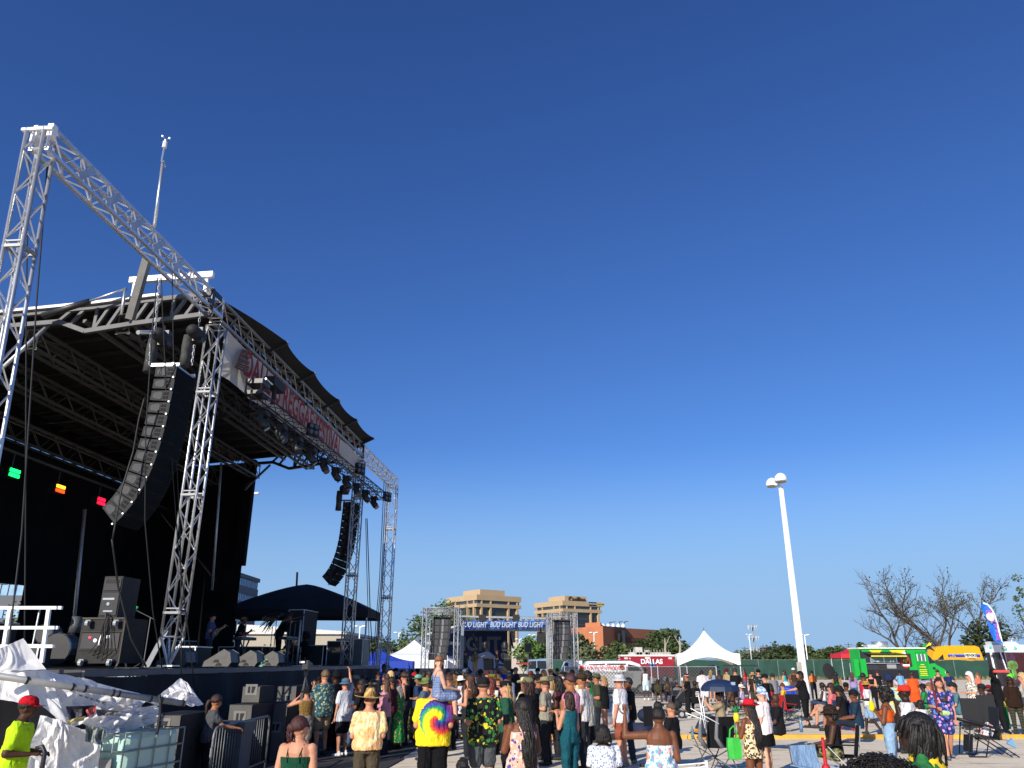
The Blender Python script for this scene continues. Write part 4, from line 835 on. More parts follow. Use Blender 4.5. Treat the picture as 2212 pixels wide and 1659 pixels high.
# ================= on the deck =================
def sub_stack():
    rt=thing('bass_speaker','worn black bass speaker box on casters with cables, standing on the deck','speaker',S(5.2,1.4,FZ))
    p0,p1=stg(176,1443,1.35),stg(262,1445,.65) ; zt=2.84
    A_=(D,N,ZU); s0=(p0-P1).dot(D)
    s0=5.6; b=MB(); b.sbx((s0,.62,FZ+.1),(s0+.85,1.56,zt)); b.build('cabinet',mat((.016,.015,.014),.8,0,.3,8,.2,30),rt)
    b=MB(); b.sbx((s0-.02,.62,zt-.02),(s0,1.56,zt+.01)); b.sbx((s0-.02,.62,FZ+.1),(s0,.645,zt)); b.sbx((s0-.025,.65,2.21),(s0-.001,1.54,2.22)); b.sbx((s0-.025,.65,2.56),(s0-.001,1.54,2.57)); b.build('edge_trim',mat((.07,.055,.04),.8),rt)
    b=MB(); b.sbx((s0-.02,.7,2.24),(s0-.001,1.5,2.54)); pl=b.build('amp_panel',mat((.02,.02,.022),.6),rt)
    b=MB(); b.tube(S(s0-.03,1.2,2.40),S(s0-.02,1.2,2.40),.04,n=8); b.sbx((s0-.03,.9,2.44),(s0-.02,.97,2.50)); b.sbx((s0-.03,1.08,2.30),(s0-.02,1.12,2.50)); b.build('dial',WHITE,pl)
    b=MB(); b.sbx((s0-.035,1.3,2.44),(s0-.02,1.34,2.48)); b.build('indicator',emit('#ff3050',2),pl)
    for n_,z in ((.78,2.73),(1.38,2.73),(.78,1.97),(1.38,1.97)):
        b=MB(); b.tube(S(s0-.10,n_-.03,z),S(s0-.10,n_+.03,z),.06,n=10); b.box(S(s0-.05,n_,z+.05),(.1,.10,.04),SA); b.build('caster',mat((.3,.32,.32),.5),rt)
    b=MB()
    for k in range(4): b.path([S(s0-.05,1.0+.02*k,zt+.1),S(s0-.09,1.02,2.8),S(s0-.09,1.1-.05*k,2.35),S(s0-.08,1.25-.1*k,2.15-.05*k),S(s0-.08,1.05-.1*k,2.2),S(s0-.08,.95,2.9)],.009,4)
    b.build('cable_loop',CABLE,rt)
    rt=thing('side_fill_speaker','tall black speaker standing on the worn bass box','speaker',S(5.6,1.1,zt))
    b=MB(); b.sbx((s0+.02,.85,zt+.02),(s0+.7,1.25,zt+.84)); b.build('cabinet',BLK,rt)
    b=MB(); b.sbx((s0,.87,zt+.55),(s0+.018,1.23,zt+.80)); b.sbx((s0,.87,zt+.05),(s0+.018,1.23,zt+.5)); pn=b.build('amp_panel',mat((.024,.024,.026),.7),rt)
    b=MB(); b.sbx((s0-.008,.95,zt+.36),(s0-.001,1.2,zt+.4)); b.tube(S(s0-.01,1.07,zt+.28),S(s0-.001,1.07,zt+.28),.035,n=8); b.sbx((s0-.008,.95,zt+.12),(s0-.001,1.15,zt+.15)); b.build('marking',mat('#9fa3a8'),pn)
    b=MB(); b.sbx((s0-.008,.9,zt+.70),(s0-.001,1.2,zt+.78)); b.build('handle_hole',mat((.002,.002,.002)),pn)
sub_stack()
def wedge(p,label,rz,m1):
    rt=thing('monitor_wedge',label,'monitor speaker',p,rz,'monitor wedges along the front edge of the deck'); w=.55
    pr=[(-.38,0),(.25,0),(.33,.12),(.28,.34),(.12,.42),(-.34,.14)]
    b=MB(); b.prism([V((-w/2+.03,y,z)) for y,z in pr],(w-.06,0,0)); b.build('cabinet',BLKS,rt,world=False)
    for x in (-w/2,w/2-.03):
        b=MB(); b.prism([V((x,y*1.04,z*1.03)) for y,z in pr],(.03,0,0)); pn=b.build('side_panel',m1,rt,world=False)
        b=MB(); o=-.004 if x<0 else .034
        for y0,z0 in ((-.05,.15),(.02,.07)): b.prism([V((x+o,y0-.08,z0-.03)),V((x+o,y0+.1,z0-.03)),V((x+o,y0+.06,z0+.035)),V((x+o,y0-.03,z0+.035))],(.003,0,0))
        b.build('handle_hole',mat((.003,.003,.003)),pn,world=False)
WG=mat((.095,.09,.083),.7,0,.15,8)
for (u,v,n_,l) in ((405,1441,.15,'black monitor wedge behind the foot of the near silver tower'),(500,1441.5,.1,'grey sided monitor wedge, first of the three beside the tower'),(556,1441,.1,'grey sided monitor wedge, middle one of three with green tape in front'),(602,1440.5,.1,'brownish monitor wedge farthest along the stage edge')):
    p=stg(u,v,n_); p.z=FZ+.07; wedge(p+N*.25,l,R(-94.6),WG)
b=MB(); p=stg(567,1440,-.1); p.z=FZ+.07
for k in range(5): b.box(p+V((.03*k-.06,.02*k,.03+.04*k)),(.12,.02,.03),RA(30*k))
tag(b.build('green_tape',mat('#7fb08a',.6)),'crumpled green tape at the stage edge between the wedges','tape')
def case(s0,s1,n0,n1,z0,z1,label,name='flight_case',m=None):
    rt=thing(name,label,'equipment case',S((s0+s1)/2,(n0+n1)/2,z0),group='equipment cases on the deck'); b=MB(); b.sbx((s0,n0,z0),(s1,n1,z1)); b.build('box',m or BLK,rt); b=MB(); e=.015
    for z in (z0,z1):
        b.bar(S(s0,n0-e,z),S(s1,n0-e,z),.03,.03); b.bar(S(s0-e,n0,z),S(s0-e,n1,z),.03,.03)
    for n_ in (n0,n1): b.bar(S(s0-e,n_,z0),S(s0-e,n_,z1),.03,.03)
    b.build('edge_trim',ALUD,rt)
case(20.6,21.9,1.2,1.9,FZ,2.6,'black flight case with silver edges at the far side of the deck'); case(20.6,21.5,.4,1.05,FZ,2.75,'shorter black flight case beside the far tower')
case(21.5,22.6,-.1,.5,FZ,2.85,'grey flight case right of the far tower',m=mat((.09,.1,.11),.5)); case(18,19.6,2.6,4.2,FZ,2.5,'wide black equipment rack by the keyboard player')
case(15.6,16.4,4.3,4.9,FZ,2.65,'low black amplifier case behind the guitarists'); case(9.6,10.5,1.0,1.5,FZ,2.35,'small black case on the deck behind the wedge')
case(22.9,23.5,.4,1.4,FZ,2.9,'white sided box with a red mark right of the far tower',m=mat('#9aa4b0',.6)); k1,k2=sS(647,1440,1.9)[0],sS(677,1440,1.9)[0]
case(k1,k2,1.9,2.5,FZ,sS(662,1318,1.9)[1],'tall dark speaker cabinet standing in front of the black canopy')
# drums and percussion left
rt=thing('drum_kit','dark drum kit with cymbals beside the bass speaker','drum kit',S(7,3.4,FZ))
for s,n_,z,r in ((6.3,2.5,2.25,.32),(6.9,2.2,2.2,.3),(7.4,3.6,2.6,.2)):
    b=MB(); b.tube(S(s,n_,z),S(s+.4,n_,z),r,n=16); b.build('drum',BLKS,rt); b=MB(); b.tube(S(s-.02,n_,z),S(s+.03,n_,z),r+.015,n=16,cap=False); b.build('hoop',ALUD,rt,smooth=True)
b=MB(); b.tube(S(6.4,3.1,FZ),S(6.4,3.1,3.1),.02,n=5); b.tube(S(6.4,3.1,3.1),S(6.4,3.1,3.12),.25,n=14); b.build('cymbal',ALUD,rt)
b=MB(); b.tube(S(7.0,2.6,2.6),S(7.0,2.6,2.95),.13,.10,n=12); b.build('conga',mat((.08,.085,.09),.5,.1),rt,smooth=True)
case(4.9,5.3,1.9,3.3,FZ,2.3,'black case behind the white railing',m=BLKS); case(4.2,5.0,2.5,4.2,FZ,2.7,'keyboard case behind the white railing')
# keyboards and stands
def keyboard(s,n_,z,label,L=1.2,rz=0,m=BLKS):
    A_=(RA(4.57*-1+90+rz)); rt=thing('keyboard',label,'keyboard',S(s,n_,z-.7)); c=S(s,n_,z); b=MB(); b.box(c,(L,.3,.09),A_); b.build('body',m,rt); b=MB(); b.box(c+ZU*.05-A_[1]*.06,(L*.9,.14,.012),A_); b.build('keys',WHITE,rt)
    b=MB(); b.bar(c-A_[0]*.35-ZU*.05,c+A_[0]*.35-ZU*(z-FZ),.04,.03); b.bar(c+A_[0]*.35-ZU*.05,c-A_[0]*.35-ZU*(z-FZ),.04,.03); b.build('stand',STEEL,rt)
keyboard(9.8,3.0,2.75,'red keyboard on a crossed stand beyond the bass speaker',1.3,10,mat('#7a1420',.5)); keyboard(18.6,1.9,2.8,'black keyboard at the far side of the stage'); keyboard(15.9,2.4,2.72,'black keyboard behind the long haired singer')
b=MB(); b.bar(S(9.2,2.0,FZ),S(9.9,2.0,2.75),.14,.03); tag(b.build('music_stand',mat((.25,.26,.28),.6)),'grey slanted panel leaning by the red keyboard','stand')
def mic(s,n_,z,label,boom=None,m=BLKS):
    rt=thing('microphone_stand',label,'microphone stand',S(s,n_,FZ)); b=MB(); b.tube(S(s,n_,FZ),S(s,n_,z),.014,n=5)
    for k in range(3): a=k*2.09; b.tube(S(s,n_,FZ+.15),S(s,n_,FZ)+V((math.cos(a)*.25,math.sin(a)*.25,.01)),.01,n=4)
    b.build('pole',STEEL,rt); e=S(s,n_,z)+(boom if boom else V((0,0,0)))
    if boom: b=MB(); b.tube(S(s,n_,z)-boom*.3,e,.01,n=4); b.build('boom',STEEL,rt)
    b=MB(); b.cap(e,e+V((.06,-.08,.06)),.022,.038,8); b.build('microphone',m,rt,smooth=True)
mic(9.4,2.2,3.05,'microphone stand with a green foam ball beyond the bass speaker',V((-.55,.3,.2)),mat('#2fae6a',.9)); mic(16.2,1.0,3.35,'microphone on a boom in front of the red guitar',V((.3,.3,.1))); mic(17.8,1.4,3.3,'microphone stand left of the keyboard player'); mic(14.9,1.0,3.3,'straight microphone stand by the guitarist'); mic(15.9,1.5,3.1,'low microphone boom behind the singer',V((.3,-.3,.3)))
b=MB(); b.tube(S(16.6,.8,FZ),S(16.6,.8,3.35),.03,n=6); tag(b.build('silver_pole',ALUD,smooth=True),'pale upright pole in front of the singer','pole')
# small clutter of cables on the deck edge
b=MB(); rng=random.Random(3)
for k in range(46):
    s=rng.uniform(4,20); pts=[S(s+i*.12+rng.uniform(-.1,.1),rng.uniform(-.15,.3),FZ+.015) for i in range(5)]; b.path(pts,.012,4)
tag(b.build('cable_clutter',mat((.05,.05,.05),.6)),'loose cables lying along the edge of the deck','cables',kind='stuff')
# white railing at the near side of the deck
rt=thing('railing','white metal railing on the near end of the deck','railing',S(2.4,1.5,FZ)); Yr=13.
for u0,u1,v in ((-25,134,1313),(-25,126,1356),(-25,118,1396)): b=MB(); b.bar(at(u0,v,Yr),at(u1,v,Yr),.05,.05); b.build('rail',WHITE,rt)
for u0,u1 in ((22,3),(106,90)): b=MB(); b.bar(at(u0,1315,Yr-.0),at(u1,1432,Yr),.055,.055); b.build('post',WHITE,rt)
# black canopy beyond the stage
he=at(1106,1316,34).z
frame_tent((-9.15,35.3,0),6.2,3.0,he,at(1106,1262,35.3).z,'large black pop-up canopy at the far side of the stage',mat((.014,.016,.022),.9,0,.3,1,.4,3),-1,'black_canopy',.36,.1,.04,'canopy',FZ,hip=1)
b=MB(); b.tube(at(640,1275,36),at(642,1236,36),.05,n=5); tag(b.build('lamp_pole',STEEL),'thin dark pole above the left slope of the black canopy','pole')
# speakers on the ground in front of the stage
SG=mat((.085,.08,.074),.75,0,.15,6); 
def floor_speaker(x0,x1,y0,y1,z0,z1,label,rows=2,deg=-4.57):
    A=RA(deg); c=V(((x0+x1)/2,(y0+y1)/2,(z0+z1)/2)); rt=thing('floor_speaker',label,'speaker',(c.x,c.y,z0),group='speakers on the ground along the stage')
    b=MB(); b.box(c,(x1-x0,y1-y0,z1-z0),A); b.build('cabinet',BLK,rt); b=MB(); b.box(c-A[1]*((y1-y0)/2+.012),(x1-x0-.02,.02,z1-z0-.02),A); pn=b.build('side_panel',SG,rt)
    for k in range(rows):
        zc=z0+(z1-z0)*(k+.62)/rows if rows>1 else (z0+z1)/2+.1; b=MB(); f=c-A[1]*((y1-y0)/2+.024); f.z=zc
        b.box(f,(.26,.01,.22),A); fr=b.build('handle_frame',mat((.16,.155,.145),.7),pn); b=MB(); b.box(f-A[1]*.006-A[0]*.05,(.05,.01,.13),A); b.prism([f-A[1]*.012+A[0]*x+ZU*z for x,z in ((.01,-.065),(.05,-.065),(.09,.065),(.01,.065))],-A[1]*.004); b.build('handle_hole',mat((.003,.003,.003)),fr)
floor_speaker(-5.95,-5.35,13.7,14.9,0,1.24,'stacked grey sided speakers behind the white water tank',3)
floor_speaker(-5.85,-5.35,17.4,18.8,0,1.22,'grey sided speaker behind the steel barricade',2); floor_speaker(-5.8,-5.4,17.9,18.7,1.23,1.56,'small dark speaker on top of the barricade speaker',1)
floor_speaker(-5.4,-4.95,18.6,19.8,0,1.2,'brown fabric faced speaker by the striped tank top',1); floor_speaker(-5.75,-5.25,20.4,21.6,0,1.5,'grey floor speaker behind the black bucket hat',2)
b=MB(); b.box((-5.2,15.3,.96),(.9,.5,.16),RA(-6)); b.box((-5.2,15.3,.44),(.8,.45,.86),RA(-6)); tag(b.build('road_case',mat((.10,.105,.11),.6)),'dark low case with a grey lid behind the guard','case')
# steel barricade
rt=thing('barricade','grey steel crowd barricade with upright bars, the guard leaning on it','barricade',(-4.38,13.8,0))
x=-4.92; y0,y1,zt=13.9,17.0,1.03; b=MB(); pts=[(x,y0,.02),(x,y0,zt-.18)]
for k in range(5): a=k/4*PI/2; pts.append((x,y0+.16-.16*math.cos(a),zt-.16+.16*math.sin(a)))
for k in range(5): a=k/4*PI/2; pts.append((x,y1-.16+.16*math.sin(a),zt-.16+.16*math.cos(a)))
pts.append((x,y1,.02)); b.path(pts,.022,8); b.tube((x,y0,.2),(x,y1,.2),.02,n=6); b.build('frame',mat((.17,.18,.18),.5,.25),rt,smooth=True)
for k in range(20): b=MB(); y=y0+.13+k*.136; b.tube((x,y,.2),(x,y,zt-.01),.0085,n=5); b.build('bar',mat((.17,.18,.18),.5,.25),rt,smooth=True)
for y in (y0+.3,y1-.3): b=MB(); b.bar((x-.3,y,.02),(x+.3,y,.02),.05,.02); b.build('foot',STEEL,rt)
b=MB(); b.path([(x,y0,.75),(x-.0,y0-.06,.73),(x,y0-.06,.60),(x,y0,.58)],.009,5); b.build('hook',ALUD,rt)
b=MB(); b.cap(at(641,1651,9.5)-ZU*.1,at(640,1640,9.5),.022,.014,8); tag(b.build('yellow_stick',mat('#f0dc10',.5),smooth=True),'bright yellow rounded stick at the bottom edge','stick')
# ================= people =================
SK={'l':'#bd8468','p':'#cc9a80','t':'#9c6646','b':'#6a3f28','d':'#432819','k':'#2c1a12'}
SKM={}
def skin(k):
    if k not in SKM:
        m=mat(SK[k],.55,0,.16,9,.15,45,.35); SKM[k]=m
    return SKM[k]
HAIRM={}
def hairm(c):
    k=('h',c)
    if k in MC: return MC[k]
    m,nt,b=base('hair',c,.55,0,.4); L=nt.links; tc=nd(nt,'ShaderNodeTexCoord'); mp=nd(nt,'ShaderNodeMapping'); mp.inputs['Scale'].default_value=(1,1,.18); L.new(tc.outputs['Object'],mp.inputs[0])
    n=nd(nt,'ShaderNodeTexNoise'); n.inputs['Scale'].default_value=85; n.inputs['Detail'].default_value=3; L.new(mp.outputs[0],n.inputs['Vector']); c0=col(c); r=ramp(nt,[(.3,tuple(x*.45 for x in c0)),(.7,tuple(min(1,x*1.9+.006) for x in c0))]); L.new(n.outputs['Fac'],r.inputs[0]); L.new(r.outputs[0],b.inputs['Base Color'])
    bp=nd(nt,'ShaderNodeBump'); bp.inputs['Strength'].default_value=.9; bp.inputs['Distance'].default_value=.012; L.new(n.outputs['Fac'],bp.inputs['Height']); L.new(bp.outputs[0],b.inputs['Normal']); MC[k]=m; return m
PEND=[]      # (object, voxel, wrinkle, extra finger mesh)
ARMS={'down':((.14,.0,-1),(.04,.22,-1)),'bent':((.15,-.1,-1),(-.22,.9,.05)),'hold':((.2,.25,-1),(-.35,.55,.85)),'up':((.25,.1,1),(-.05,.15,1)),
 'raise':((1,.05,-.05),(-.05,.15,1)),'phone':((.15,.8,-.35),(-.25,.55,.8)),'hips':((.75,-.25,-.8),(-.85,.35,-.5)),'fold':((.18,.3,-1),(-1,.45,.15)),'head':((.6,.5,.5),(-.75,-.25,.65)),
 'lap':((.12,.3,-1),(-.15,1,-.15)),'neck':((.55,.5,-.25),(-.75,-.3,.75)),'point':((.35,.35,.9),(.15,.4,1)),'fwd':((.1,.7,-.7),(-.05,1,-.05)),'back':((.2,-.35,-1),(.0,.1,-1)),'chin':((.15,.5,-.85),(-.25,.1,1)),'play':((.25,.1,-1),(-.7,.75,.25)),'neckgtr':((.4,.45,-.75),(.15,.75,.45)),'knees':((.1,.6,-.8),(0,.8,-.5))}
def person(label,u,vt,H=None,Y=None,vf=None,yaw=0,z0=0.,sk='l',f=0,bulk=1.,top=('tee','#222222'),bot=('pants','#222222'),hair=('short','#2a1c14'),hat=None,arms=('down','down'),legs='stand',head=(0,0),lean=0,tilt=0,shoes='#333333',glasses=0,face=None,vox=None,cat='person',grp='people watching the concert',beard=None):
    b_=ray(u,vt)[1]; sit=legs in('sit','lap','cross')
    hh0={None:0,'cap':.03,'bucket':.03,'wide':.05,'fedora':.08,'straw':.09,'visor':.0,'helmet':.03,'wrap':.03}[hat[0] if hat else None]+(.06 if hair[0] in('afro',) else 0)
    if vf: Y=gr(u,vf,z0).y
    if Y is None: Y=(z0+H+hh0-CZ)/b_
    zt=CZ+b_*Y-z0
    ca=math.cos(R(lean)); full=(.45+.765*ca) if sit else (.95+.765*ca)
    sc=(zt-hh0)/full
    if vf is None and H and Y: sc=max(.35,min(sc,1.25))
    X=ray(u,vt)[0]*Y; rt=thing('person',label,cat,(X,Y,z0),R(yaw),grp); rt.scale=(sc,)*3
    if vox is None: vox=.011 if Y<10.5 else (.014 if Y<17 else (.019 if Y<32 else .026))
    det=Y<32
    pz=.45 if sit else .95; piv=V((0,0,pz)); Rm=Matrix.Rotation(-R(lean),3,'X')@Matrix.Rotation(R(tilt),3,'Y')
    T=lambda p: piv+Rm@V(p)
    ex,ey,ez=Rm@V((1,0,0)),Rm@V((0,1,0)),Rm@V((0,0,1)); n=14
    hipw=1.1 if f else 1.0; shw=.155 if f else .178
    prof=[(-.09,.15*hipw,.105),(.04,.162*hipw,.11),(.15,.135*(1 if not f else .93),.095),(.28,.15,.105),(.38,.165 if not f else .15,.108),(.445,.155 if not f else .138,.092),(.475,.115 if not f else .10,.078),(.505,.068,.062),(.53,.06,.06)]
    bk=lambda z: bulk if z<.42 else 1+(bulk-1)*.4
    def torso(infl,z0_,z1_,mb,extra=0):
        rs=[]
        for z,rx,ry in prof:
            if z<z0_-1e-6 or z>z1_+1e-6: continue
            k=bk(z); belly=.018*(bulk-1)*5 if z<.3 else 0
            rs.append(mb.ring(T((0,belly,z)),ex,ey,rx*k+infl,ry*k+infl+belly*.6,n))
        mb.loft(rs)
    # joints
    sh={};el={};wr={};hd={}
    for i,sg in enumerate((-1,1)):
        U,Fd=ARMS[arms[i]]; U=V((U[0]*sg,U[1],U[2])).normalized(); Fd=V((Fd[0]*sg,Fd[1],Fd[2])).normalized()
        sh[sg]=V((sg*shw*(1+(bulk-1)*.5),0,.415)); el[sg]=sh[sg]+U*.28; wr[sg]=el[sg]+Fd*.24; hd[sg]=Fd
    kn={};an={};hp={}
    for sg in (-1,1):
        hp[sg]=V((sg*.09*hipw,0,pz-.02))
        if legs=='stand': kn[sg]=V((sg*.105,.015,.49)); an[sg]=V((sg*.11,-.02,.08))
        elif legs=='wide': kn[sg]=V((sg*.17,.03,.49)); an[sg]=V((sg*.22,-.02,.08))
        elif legs=='walk': kn[sg]=V((sg*.1,.10*sg+.05,.50)); an[sg]=V((sg*.1,.26*sg-.05,.09))
        elif legs=='sit': kn[sg]=V((sg*.14,.44,.50)); an[sg]=V((sg*.15,.50,.08))
        elif legs=='cross':
            kn[sg]=V((sg*.08,.44,.52+.06*(sg>0))); an[sg]=V((-.15 if sg>0 else -.1,.66 if sg>0 else .5,.28 if sg>0 else .08))
        elif legs=='lap': kn[sg]=V((sg*.17,.30,.42)); an[sg]=V((sg*.16,.34,.05))
    hq=Rm@Matrix.Rotation(R(head[0]),3,'Z')@Matrix.Rotation(-R(head[1]),3,'X'); hc=T((0,.012,.628)); HP=lambda p: hc+hq@V(p)
    # --- body: one continuous surface ---
    mb=MB(); torso(0,-.09,.53,mb); mb.cap(T((0,0,.47)),HP((0,-.01,-.06)),.055,.052,10)
    mb.ell(HP((0,-.008,.012)),(.076,.096,.108),14,9,hq); mb.ell(HP((0,.03,-.055)),(.054,.060,.062),12,7,hq); mb.cap(HP((0,.086,.0)),HP((0,.106,-.03)),.010,.016,6)
    for sg in (-1,1): mb.ell(HP((sg*.079,-.005,-.015)),(.012,.02,.032),8,5,hq)
    if f:
        for sg in (-1,1): mb.ell(T((sg*.065*bulk,.075+.03*(bulk-1)*3,.31)),(.065*bulk,.06*bulk,.065*bulk),10,6)
    ab=1+(bulk-1)*.75
    for sg in (-1,1):
        mb.cap(T(sh[sg]),T(el[sg]),.054*ab*(.92 if f else 1),.042*ab,10); mb.cap(T(el[sg]),T(wr[sg]),.041*ab,.027,10)
        mb.cap(hp[sg],kn[sg],.088*ab*hipw,.058*ab,10); mb.cap(kn[sg],an[sg],.056*ab,.038,10); mb.cap(kn[sg].lerp(an[sg],.1)-V((0,.012,0)),kn[sg].lerp(an[sg],.45)-V((0,.012,0)),.05*ab,.045*ab,8)
        mb.cap(an[sg]+V((0,-.03,-.035)),an[sg]+V((sg*.02,.12,-.045)),.037,.03,8)
        w_=T(wr[sg]); d=(Rm@hd[sg]).normalized(); mb.cap(w_,w_+d*.085,.026,.036,8,.6)
    body=mb.build('body',skin(sk),rt,world=False,recalc=False); 
    # fingers
    fb=MB()
    for sg in (-1,1):
        w_=T(wr[sg]); d=(Rm@hd[sg]).normalized(); sd=d.cross(ez if abs(d.dot(ez))<.9 else ey).normalized(); pn=d.cross(sd).normalized(); 
        if pn.dot(ey)<0 and abs(pn.dot(ey))>.2: pn=-pn
        for k,(o,L) in enumerate(((-.027,.068),(-.009,.078),(.009,.074),(.027,.058))):
            a0=w_+d*.095+sd*o; a1=a0+(d+pn*.35).normalized()*L*.55; a2=a1+(d*.6+pn).normalized()*L*.5; fb.cap(a0-d*.02,a1,.0088,.008,6); fb.cap(a1,a2,.008,.007,6)
        t0=w_+d*.03+sd*.028*-sg; t1=t0+(d*.7+sd*-sg).normalized()*.045; fb.cap(t0,t1,.011,.009,6); fb.cap(t1,t1+(d+pn*.3).normalized()*.032,.009,.008,6)
    me2=bpy.data.meshes.new('f'); me2.from_pydata(fb.v,[],fb.f) if det else None
    PEND.append((body,vox,0,me2 if det else None))
    # --- clothes ---
    def finish(mb,name,m,wr_=.012,vx=None):
        o=mb.build(name,M_(m),rt,world=False,recalc=False); PEND.append((o,vx or vox*1.15,wr_ if Y<22 else 0,None)); return o
    k,c=top[0],top[1]; mb=MB(); lo=-.10 if not (len(top)>2) else top[2]
    if k in('tee','polo','jacket','long','loose'):
        inf=.022 if k!='loose' else .035; rs=[]
        for z,rx,ry in prof:
            if z>.50: continue
            kk=bk(z); e=inf+(.02 if z<.2 else 0)+(.01 if k=='loose' and z<.3 else 0); rs.append(mb.ring(T((0,.01*(bulk>1.1),z if z>0 else lo if z<0 else z)),ex,ey,rx*kk+e,ry*kk+e,n))
        mb.loft(rs)
        for sg in (-1,1):
            a,e_,w_=T(sh[sg]),T(el[sg]),T(wr[sg]); t=.66 if k!='polo' else .6
            if k in('tee','polo','loose'): mb.cap(a,a.lerp(e_,t),.066*ab,.064*ab+(.012 if k=='loose' else 0),10)
            else: mb.cap(a,e_,.064*ab,.052*ab,10); mb.cap(e_,e_.lerp(w_,.92),.052*ab,.040,10)
            if f: mb.ell(T((sg*.065*bulk,.08+.03*(bulk-1)*3,.31)),(.07*bulk,.065*bulk,.07*bulk),8,5)
        if k=='jacket': mb.cap(T((-.08,-.03,.50)),T((.08,-.03,.50)),.04,.04,8)
        finish(mb,'shirt',c)
    elif k in('tank','tube','strap','dress','crop'):
        hi={'tank':.42,'tube':.30,'strap':.33,'dress':.36,'crop':.40}[k]; lo2=.12 if k=='crop' else lo; rs=[]
        for z,rx,ry in prof:
            if z>hi+.03: continue
            if z<lo2-.001 and k=='crop': continue
            kk=bk(z); rs.append(mb.ring(T((0,0,z if z>=0 else lo)),ex,ey,rx*kk+.014,ry*kk+.014,n))
        if hi<.38: rs.append(mb.ring(T((0,0,hi)),ex,ey,.155*bk(hi)+.012,.106*bk(hi)+.012,n))
        mb.loft(rs)
        if f:
            for sg in (-1,1): mb.ell(T((sg*.065*bulk,.08,.31)),(.068*bulk,.065*bulk,.068*bulk),8,5)
        if k=='tank':
            for sg in (-1,1): mb.cap(T((sg*.09,.07,.40)),T((sg*.09,0,.475)),.032,.03,8,.6); mb.cap(T((sg*.09,-.07,.40)),T((sg*.09,0,.475)),.032,.03,8,.6)
        o=finish(mb,'shirt' if k!='dress' else 'dress_top',c,.006)
        if k in('strap','dress','crop'):
            for sg in (-1,1):
                q=MB(); q.path([T((sg*.08,.095*bulk,.36)),T((sg*.09,.05,.455)),T((sg*.095,0,.483)),T((sg*.09,-.06,.455)),T((sg*.075,-.11*bulk,.36)),T((sg*.07,-.125*bulk,.28))],.008,5); q.build('strap',M_(c),rt,world=False)
    k,c=bot[0],bot[1]
    if k in('pants','jeans','shorts','capri','leggings'):
        mb=MB(); inf=.014 if k!='leggings' else .007
        mb.loft([mb.ring(T((0,0,.14)) if not sit else T((0,0,.12)),ex,ey,.138*bulk+inf,.098*bulk+inf,n),mb.ring(T((0,0,.05)),ex,ey,.165*hipw*bulk+inf,.112*bulk+inf,n),mb.ring(V((0,0,pz-.10)),V((1,0,0)),V((0,1,0)),.160*hipw*bulk+inf,.112*bulk+inf,n)])
        for sg in (-1,1):
            if k=='shorts': mb.cap(hp[sg],hp[sg].lerp(kn[sg],.84),.095*ab*hipw+inf,.078*ab+inf,10)
            else:
                t=.93 if k!='capri' else .5; mb.cap(hp[sg],kn[sg],.092*ab*hipw+inf,.064*ab+inf,10); mb.cap(kn[sg],kn[sg].lerp(an[sg],t),.062*ab+inf,(.052 if k in('pants','jeans') else .046)+inf,10)
        finish(mb,'trousers' if k!='shorts' else 'shorts',c)
    elif k in('skirt','maxi','mini','robe'):
        L={'skirt':.42,'maxi':.84,'mini':.25,'robe':.62}[k]; fl={'skirt':.22,'maxi':.27,'mini':.19,'robe':.2}[k]; mb=MB()
        if sit:
            for sg in (-1,1): mb.cap(hp[sg],kn[sg],.105*ab,.09*ab,10)
            mb.loft([mb.ring(T((0,0,z)),ex,ey,.15*bulk,.11*bulk,n) for z in (.12,0)])
        else:
            zs=[.13,.04,-.1,-.1-(L-.15)*.5,-L+.05]; rx=[.14,.172,.178,(.178+fl)/2,fl]; rs=[]
            for z,r_ in zip(zs,rx): rs.append([T((math.cos(2*PI*i/24)*(r_*bulk+.012+(.012*math.cos(i*PI*.66) if z<-.1 else 0)),math.sin(2*PI*i/24)*(r_*bulk*.72+.014+(.012*math.cos(i*PI*.66) if z<-.1 else 0)),z)) for i in range(24)])
            mb.loft(rs)
        finish(mb,'skirt',c,.008)
    if bot[0] in('shorts','skirt','capri','mini') and 0: pass
    for sg in (-1,1):
        mb=MB(); mb.cap(an[sg]+V((0,-.04,-.035)),an[sg]+V((sg*.022,.135,-.045)),.045,.037,10,.9); mb.cap(an[sg]+V((0,-.01,-.03)),an[sg]+V((0,-.015,.02)),.046,.042,8)
        o=mb.build('shoe',M_(shoes),rt,world=False,recalc=False); PEND.append((o,.014,0,None))
    # --- hair ---
    hs,hcol=hair; HM=hairm(hcol)
    def skull(g=.010,back=.0,zc=.022,cut=-.3):
        q=MB(); rs=[]
        for i in range(7):
            t=PI/2-(PI/2-cut)*i/6; z=math.sin(t);kk=math.cos(t); fr=.0
            ring=[]
            for j in range(16):
                a=2*PI*j/16; y=math.sin(a); front=max(0,y)
                zz=z if z>.0 else z*(1-front*1.0)
                kz=math.sqrt(max(0,1-zz*zz)) if z>.0 else math.sqrt(max(0,1-zz*zz))
                r_=(kk if z>0 else max(kk,kz*.97)); ring.append(HP((math.cos(a)*r_*(.076+g),-.010+y*r_*(.096+g)*(1-.05*front)-back*(y<0)*(0),zc+zz*(.104+g)+ (0 if z>0 else front*.045))))
            rs.append(ring)
        return q.loft(rs)
    rng=random.Random(int(u*13+vt)); 
